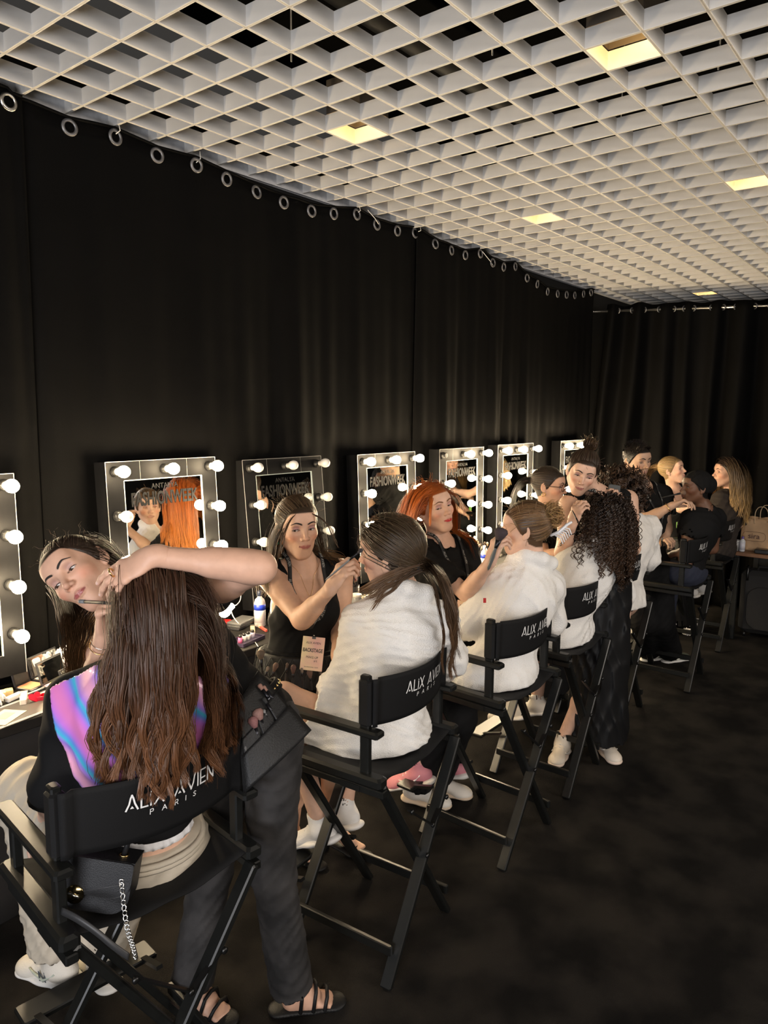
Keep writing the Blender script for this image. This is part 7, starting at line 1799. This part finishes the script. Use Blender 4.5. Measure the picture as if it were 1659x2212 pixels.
MB().tube([Rh @ np.array([x * .98, y + .024, .0105]) for x, y in rounded(.165, .085, .04, top=True)][:7] + [Rh @ np.array([x * .98, y + .024, .0105]) for x, y in rounded(.165, .085, .04, top=True)][-1:], .0009, 5).build('stitching', mat('bag_stitch', (.06, .06, .065), .5), fl)
MB().box(Rh @ np.array([0, .063, -.030]), (.170, .004, .070), Rh).build('top_panel', m_bag, t)
cl = MB().lathe([(.021, 0), (.022, .002), (.021, .004), (.0, .0045)], 26, Rh @ np.array([-.040, -.022, .009]), hy).build('clasp', mat('clasp_gold', (.30, .24, .12), .12, metal=1), t)
MB().tube([Rh @ np.array([-.053, -.018, .015]), Rh @ np.array([-.027, -.026, .015])], .0032, 8).build('clasp_bar', M_SILVER, cl)
MB().torus(Rh @ np.array([.048, .066, -.028]), .010, .0022, hz, 16, 6).build('eyelet', M_GOLD, t)
MB().tube([Rh @ np.array([.048, .064, -.028]), Rh @ np.array([.052, .10, -.035]), Rh @ np.array([.03, .14, -.04])], .0065, 8).build('top_handle', m_bag, t)
cp = polyline([at(262, 1905, 1.63), at(268, 1960, 1.61), at(276, 2010, 1.60), at(287, 2045, 1.60), at(293, 2068, 1.605)], 40)
for i in range(0, 40, 2):
    tg = nrm(cp[min(39, i + 1)] - cp[max(0, i - 1)]); sd = nrm(np.cross(tg, FW)) if (i // 2) % 2 else nrm(-FW)
    MB().torus(cp[i] - hb_, .0062, .0018, np.cross(tg, sd) if (i // 2) % 2 else sd, 12, 5, sx=.75).build('chain_link', M_SILVER, t)
sp = polyline([at(132, 1968, 1.62), at(165, 1985, 1.60), at(205, 2012, 1.59), at(245, 2045, 1.59), at(278, 2068, 1.60)], 20); sdv = hz * .008
link('strap', grid_mesh('strap', np.stack([sp - sdv - hb_, sp + sdv - hb_], 1), thick=.003), mat('strap_grey', (.03, .03, .031), .45), t)

# ---- far table with paper bag, suitcase, rubbish
m_wood = mat('brown_table_top', (.16, .075, .035), .5, noise=.2, nscale=18, stretch=(1, 12, 1))
t = empty('side_table', (6.95, 0.85, 0)); tag(t, 'brown wooden side table at the right edge, a paper bag on it', 'table')
MB().box((0, 0, TAB - .015), (.86, 1.32, .03), bevel=.003).build('table_top', m_wood, t)
for sx in (-.38, .38):
    for sy in (-.6, .6): MB().box((sx, sy, .36), (.04, .04, .72)).build('leg', m_chair, t)
MB().box((.38, 0, .5), (.02, 1.2, .4)).build('back_panel', m_chair, t)
bx = XB_ = None
bag = empty('paper_bag', (6.74, 1.30, TAB + .0005), math.radians(-4)); tag(bag, 'brown kraft paper carrier bag printed sira', 'bag')
m_kraft = mat('kraft_paper', (.42, .27, .15), .75, noise=.12, nscale=14, bump=.15, bscale=40)
bw, bd, bh = .30, .15, .27; rr = np.random.default_rng(5)
def wallp(a, b_):
    P = np.zeros((9, 9, 3)); a = np.array(a, float); b_ = np.array(b_, float); nn = np.array([b_[1] - a[1], -(b_[0] - a[0]), 0]); nn /= np.linalg.norm(nn)
    for i in range(9):
        for j in range(9):
            P[i, j] = a + (b_ - a) * i / 8 + np.array([0, 0, bh * j / 8 + (.006 * math.sin(i * 2.1) if j == 8 else 0)]) + nn * (.006 * math.sin(i * 1.3 + j * .9) * (0 < i < 8))
    return P
for k, (a, b_) in enumerate((((-bd / 2, bw / 2, 0), (-bd / 2, -bw / 2, 0)), ((bd / 2, -bw / 2, 0), (bd / 2, bw / 2, 0)), ((-bd / 2, -bw / 2, 0), (bd / 2, -bw / 2, 0)), ((bd / 2, bw / 2, 0), (-bd / 2, bw / 2, 0)))):
    link('bag_side', grid_mesh('bag_side', wallp(a, b_), thick=.001), m_kraft, bag)
for sx in (-1, 1):
    MB().tube(polyline([(sx * bd / 2, -.05, bh - .04), (sx * bd / 2, -.05, bh + .05), (sx * bd / 2, -.03, bh + .095), (sx * bd / 2, .0, bh + .105), (sx * bd / 2, .03, bh + .095), (sx * bd / 2, .05, bh + .05), (sx * bd / 2, .05, bh - .04)], 26), .0032, 8).build('handle', mat('kraft_cord', (.50, .36, .22), .7), bag)
Rb = np.stack([[0, -1, 0], [0, 0, 1], [-1, 0, 0]], 1).astype(float); m_ink = mat('bag_ink', (.05, .015, .02), .7)
text('lettering', 'sira', .062, Rb, (-bd / 2 - .009, .045, .105), m_ink, bag, xs=1.05)
b = MB(); pts = [(-.105, .0), (-.09, .042), (-.04, .052), (.04, .052), (.09, .042), (.105, .0), (.09, -.042), (.04, -.05), (-.04, -.05), (-.09, -.042), (-.105, 0)]
b.tube([Rb @ np.array([x * .85, y * .75, 0]) + np.array([-bd / 2 - .009, .045, .122]) for x, y in polyline([(x, y, 0) for x, y in pts], 50)[:, :2]], .0011, 5); b.build('printed_frame', m_ink, bag)
bottle(6.585, 1.418, .125, .022, 'small clear water bottle with purple cap before the paper bag', cap=(.10, .06, .25), lab=(.5, .5, .55), liquid=(.7, .72, .74), group=None)
t = on_table(6.60, 1.468, 0, 'plastic_cup', 'clear plastic cup behind the small water bottle', 'cup'); MB().lathe([(.024, 0), (.034, .085), (.032, .085), (.022, .004)], 18).build('cup', mat('cup_clear', (.62, .62, .62), .2, trans=.5), t); MB().torus((0, 0, .085), .0335, .0018, (0, 0, 1), 18, 6).build('rim', m_print, t)
t = on_table(6.60, 1.17, 3, 'black_case', 'flat black case lying on the side table in front of the paper bag', 'case'); MB().box((0, 0, .018), (.09, .30, .036), bevel=.006).build('case', mat('case_black', (.010, .010, .010), .3), t); MB().box((-.046, .05, .022), (.004, .02, .01)).build('latch', m_bolt, t)
# suitcase under the side table
t = empty('suitcase', (6.78, 1.24, 0.0), math.radians(8)); tag(t, 'black fabric trolley suitcase standing under the side table', 'suitcase')
m_case = mat('suitcase_fabric', (.0105, .010, .010), .85, bump=.3, bscale=300)
MB().box((0, 0, .31), (.22, .40, .54), bevel=.04).build('shell', m_case, t)
MB().prism(rounded(.28, .36, .10), 0, .03, np.stack([[0, -1, 0], [0, 0, 1], [-1, 0, 0]], 1), (-.108, 0, .27)).build('front_pocket', m_case, t)
MB().tube([(-.112, .15, .50), (-.122, .15, .53), (-.122, .15, .60), (-.09, .15, .62)], .010, 8).build('side_handle', m_bolt, t); MB().tube([(-.03, -.08, .575), (-.03, -.07, .61), (-.03, .07, .61), (-.03, .08, .575)], .010, 8).build('top_handle', m_case, t)
for sy in (-.15, .15): MB().lathe([(.02, -.01), (.02, .01)], 14, (-.05, sy, .022), (0, 1, 0)).build('wheel', m_bolt, t)
crumple('plastic_wrapper', 'crumpled clear plastic wrapper on the floor behind the far chairs', 'wrapper', (6.55, 1.74, .06), .055, 41, mat('foil_white', (.72, .70, .70)), (.6, .6, 1.2), z0=.002)
crumple('tissue', 'crumpled white tissue on the floor behind the far chairs', 'tissue', (6.40, 1.76, .03), .04, 44, mat('tissue_white', (.75, .73, .70)), z0=.002)
crumple('tissue', 'crumpled white cloth on the floor between the nearest two chairs', 'tissue', (2.05, 2.28, .02), .07, 47, mat('tissue_white', (.75, .73, .70)), (1.3, .8, .4), z0=.002)
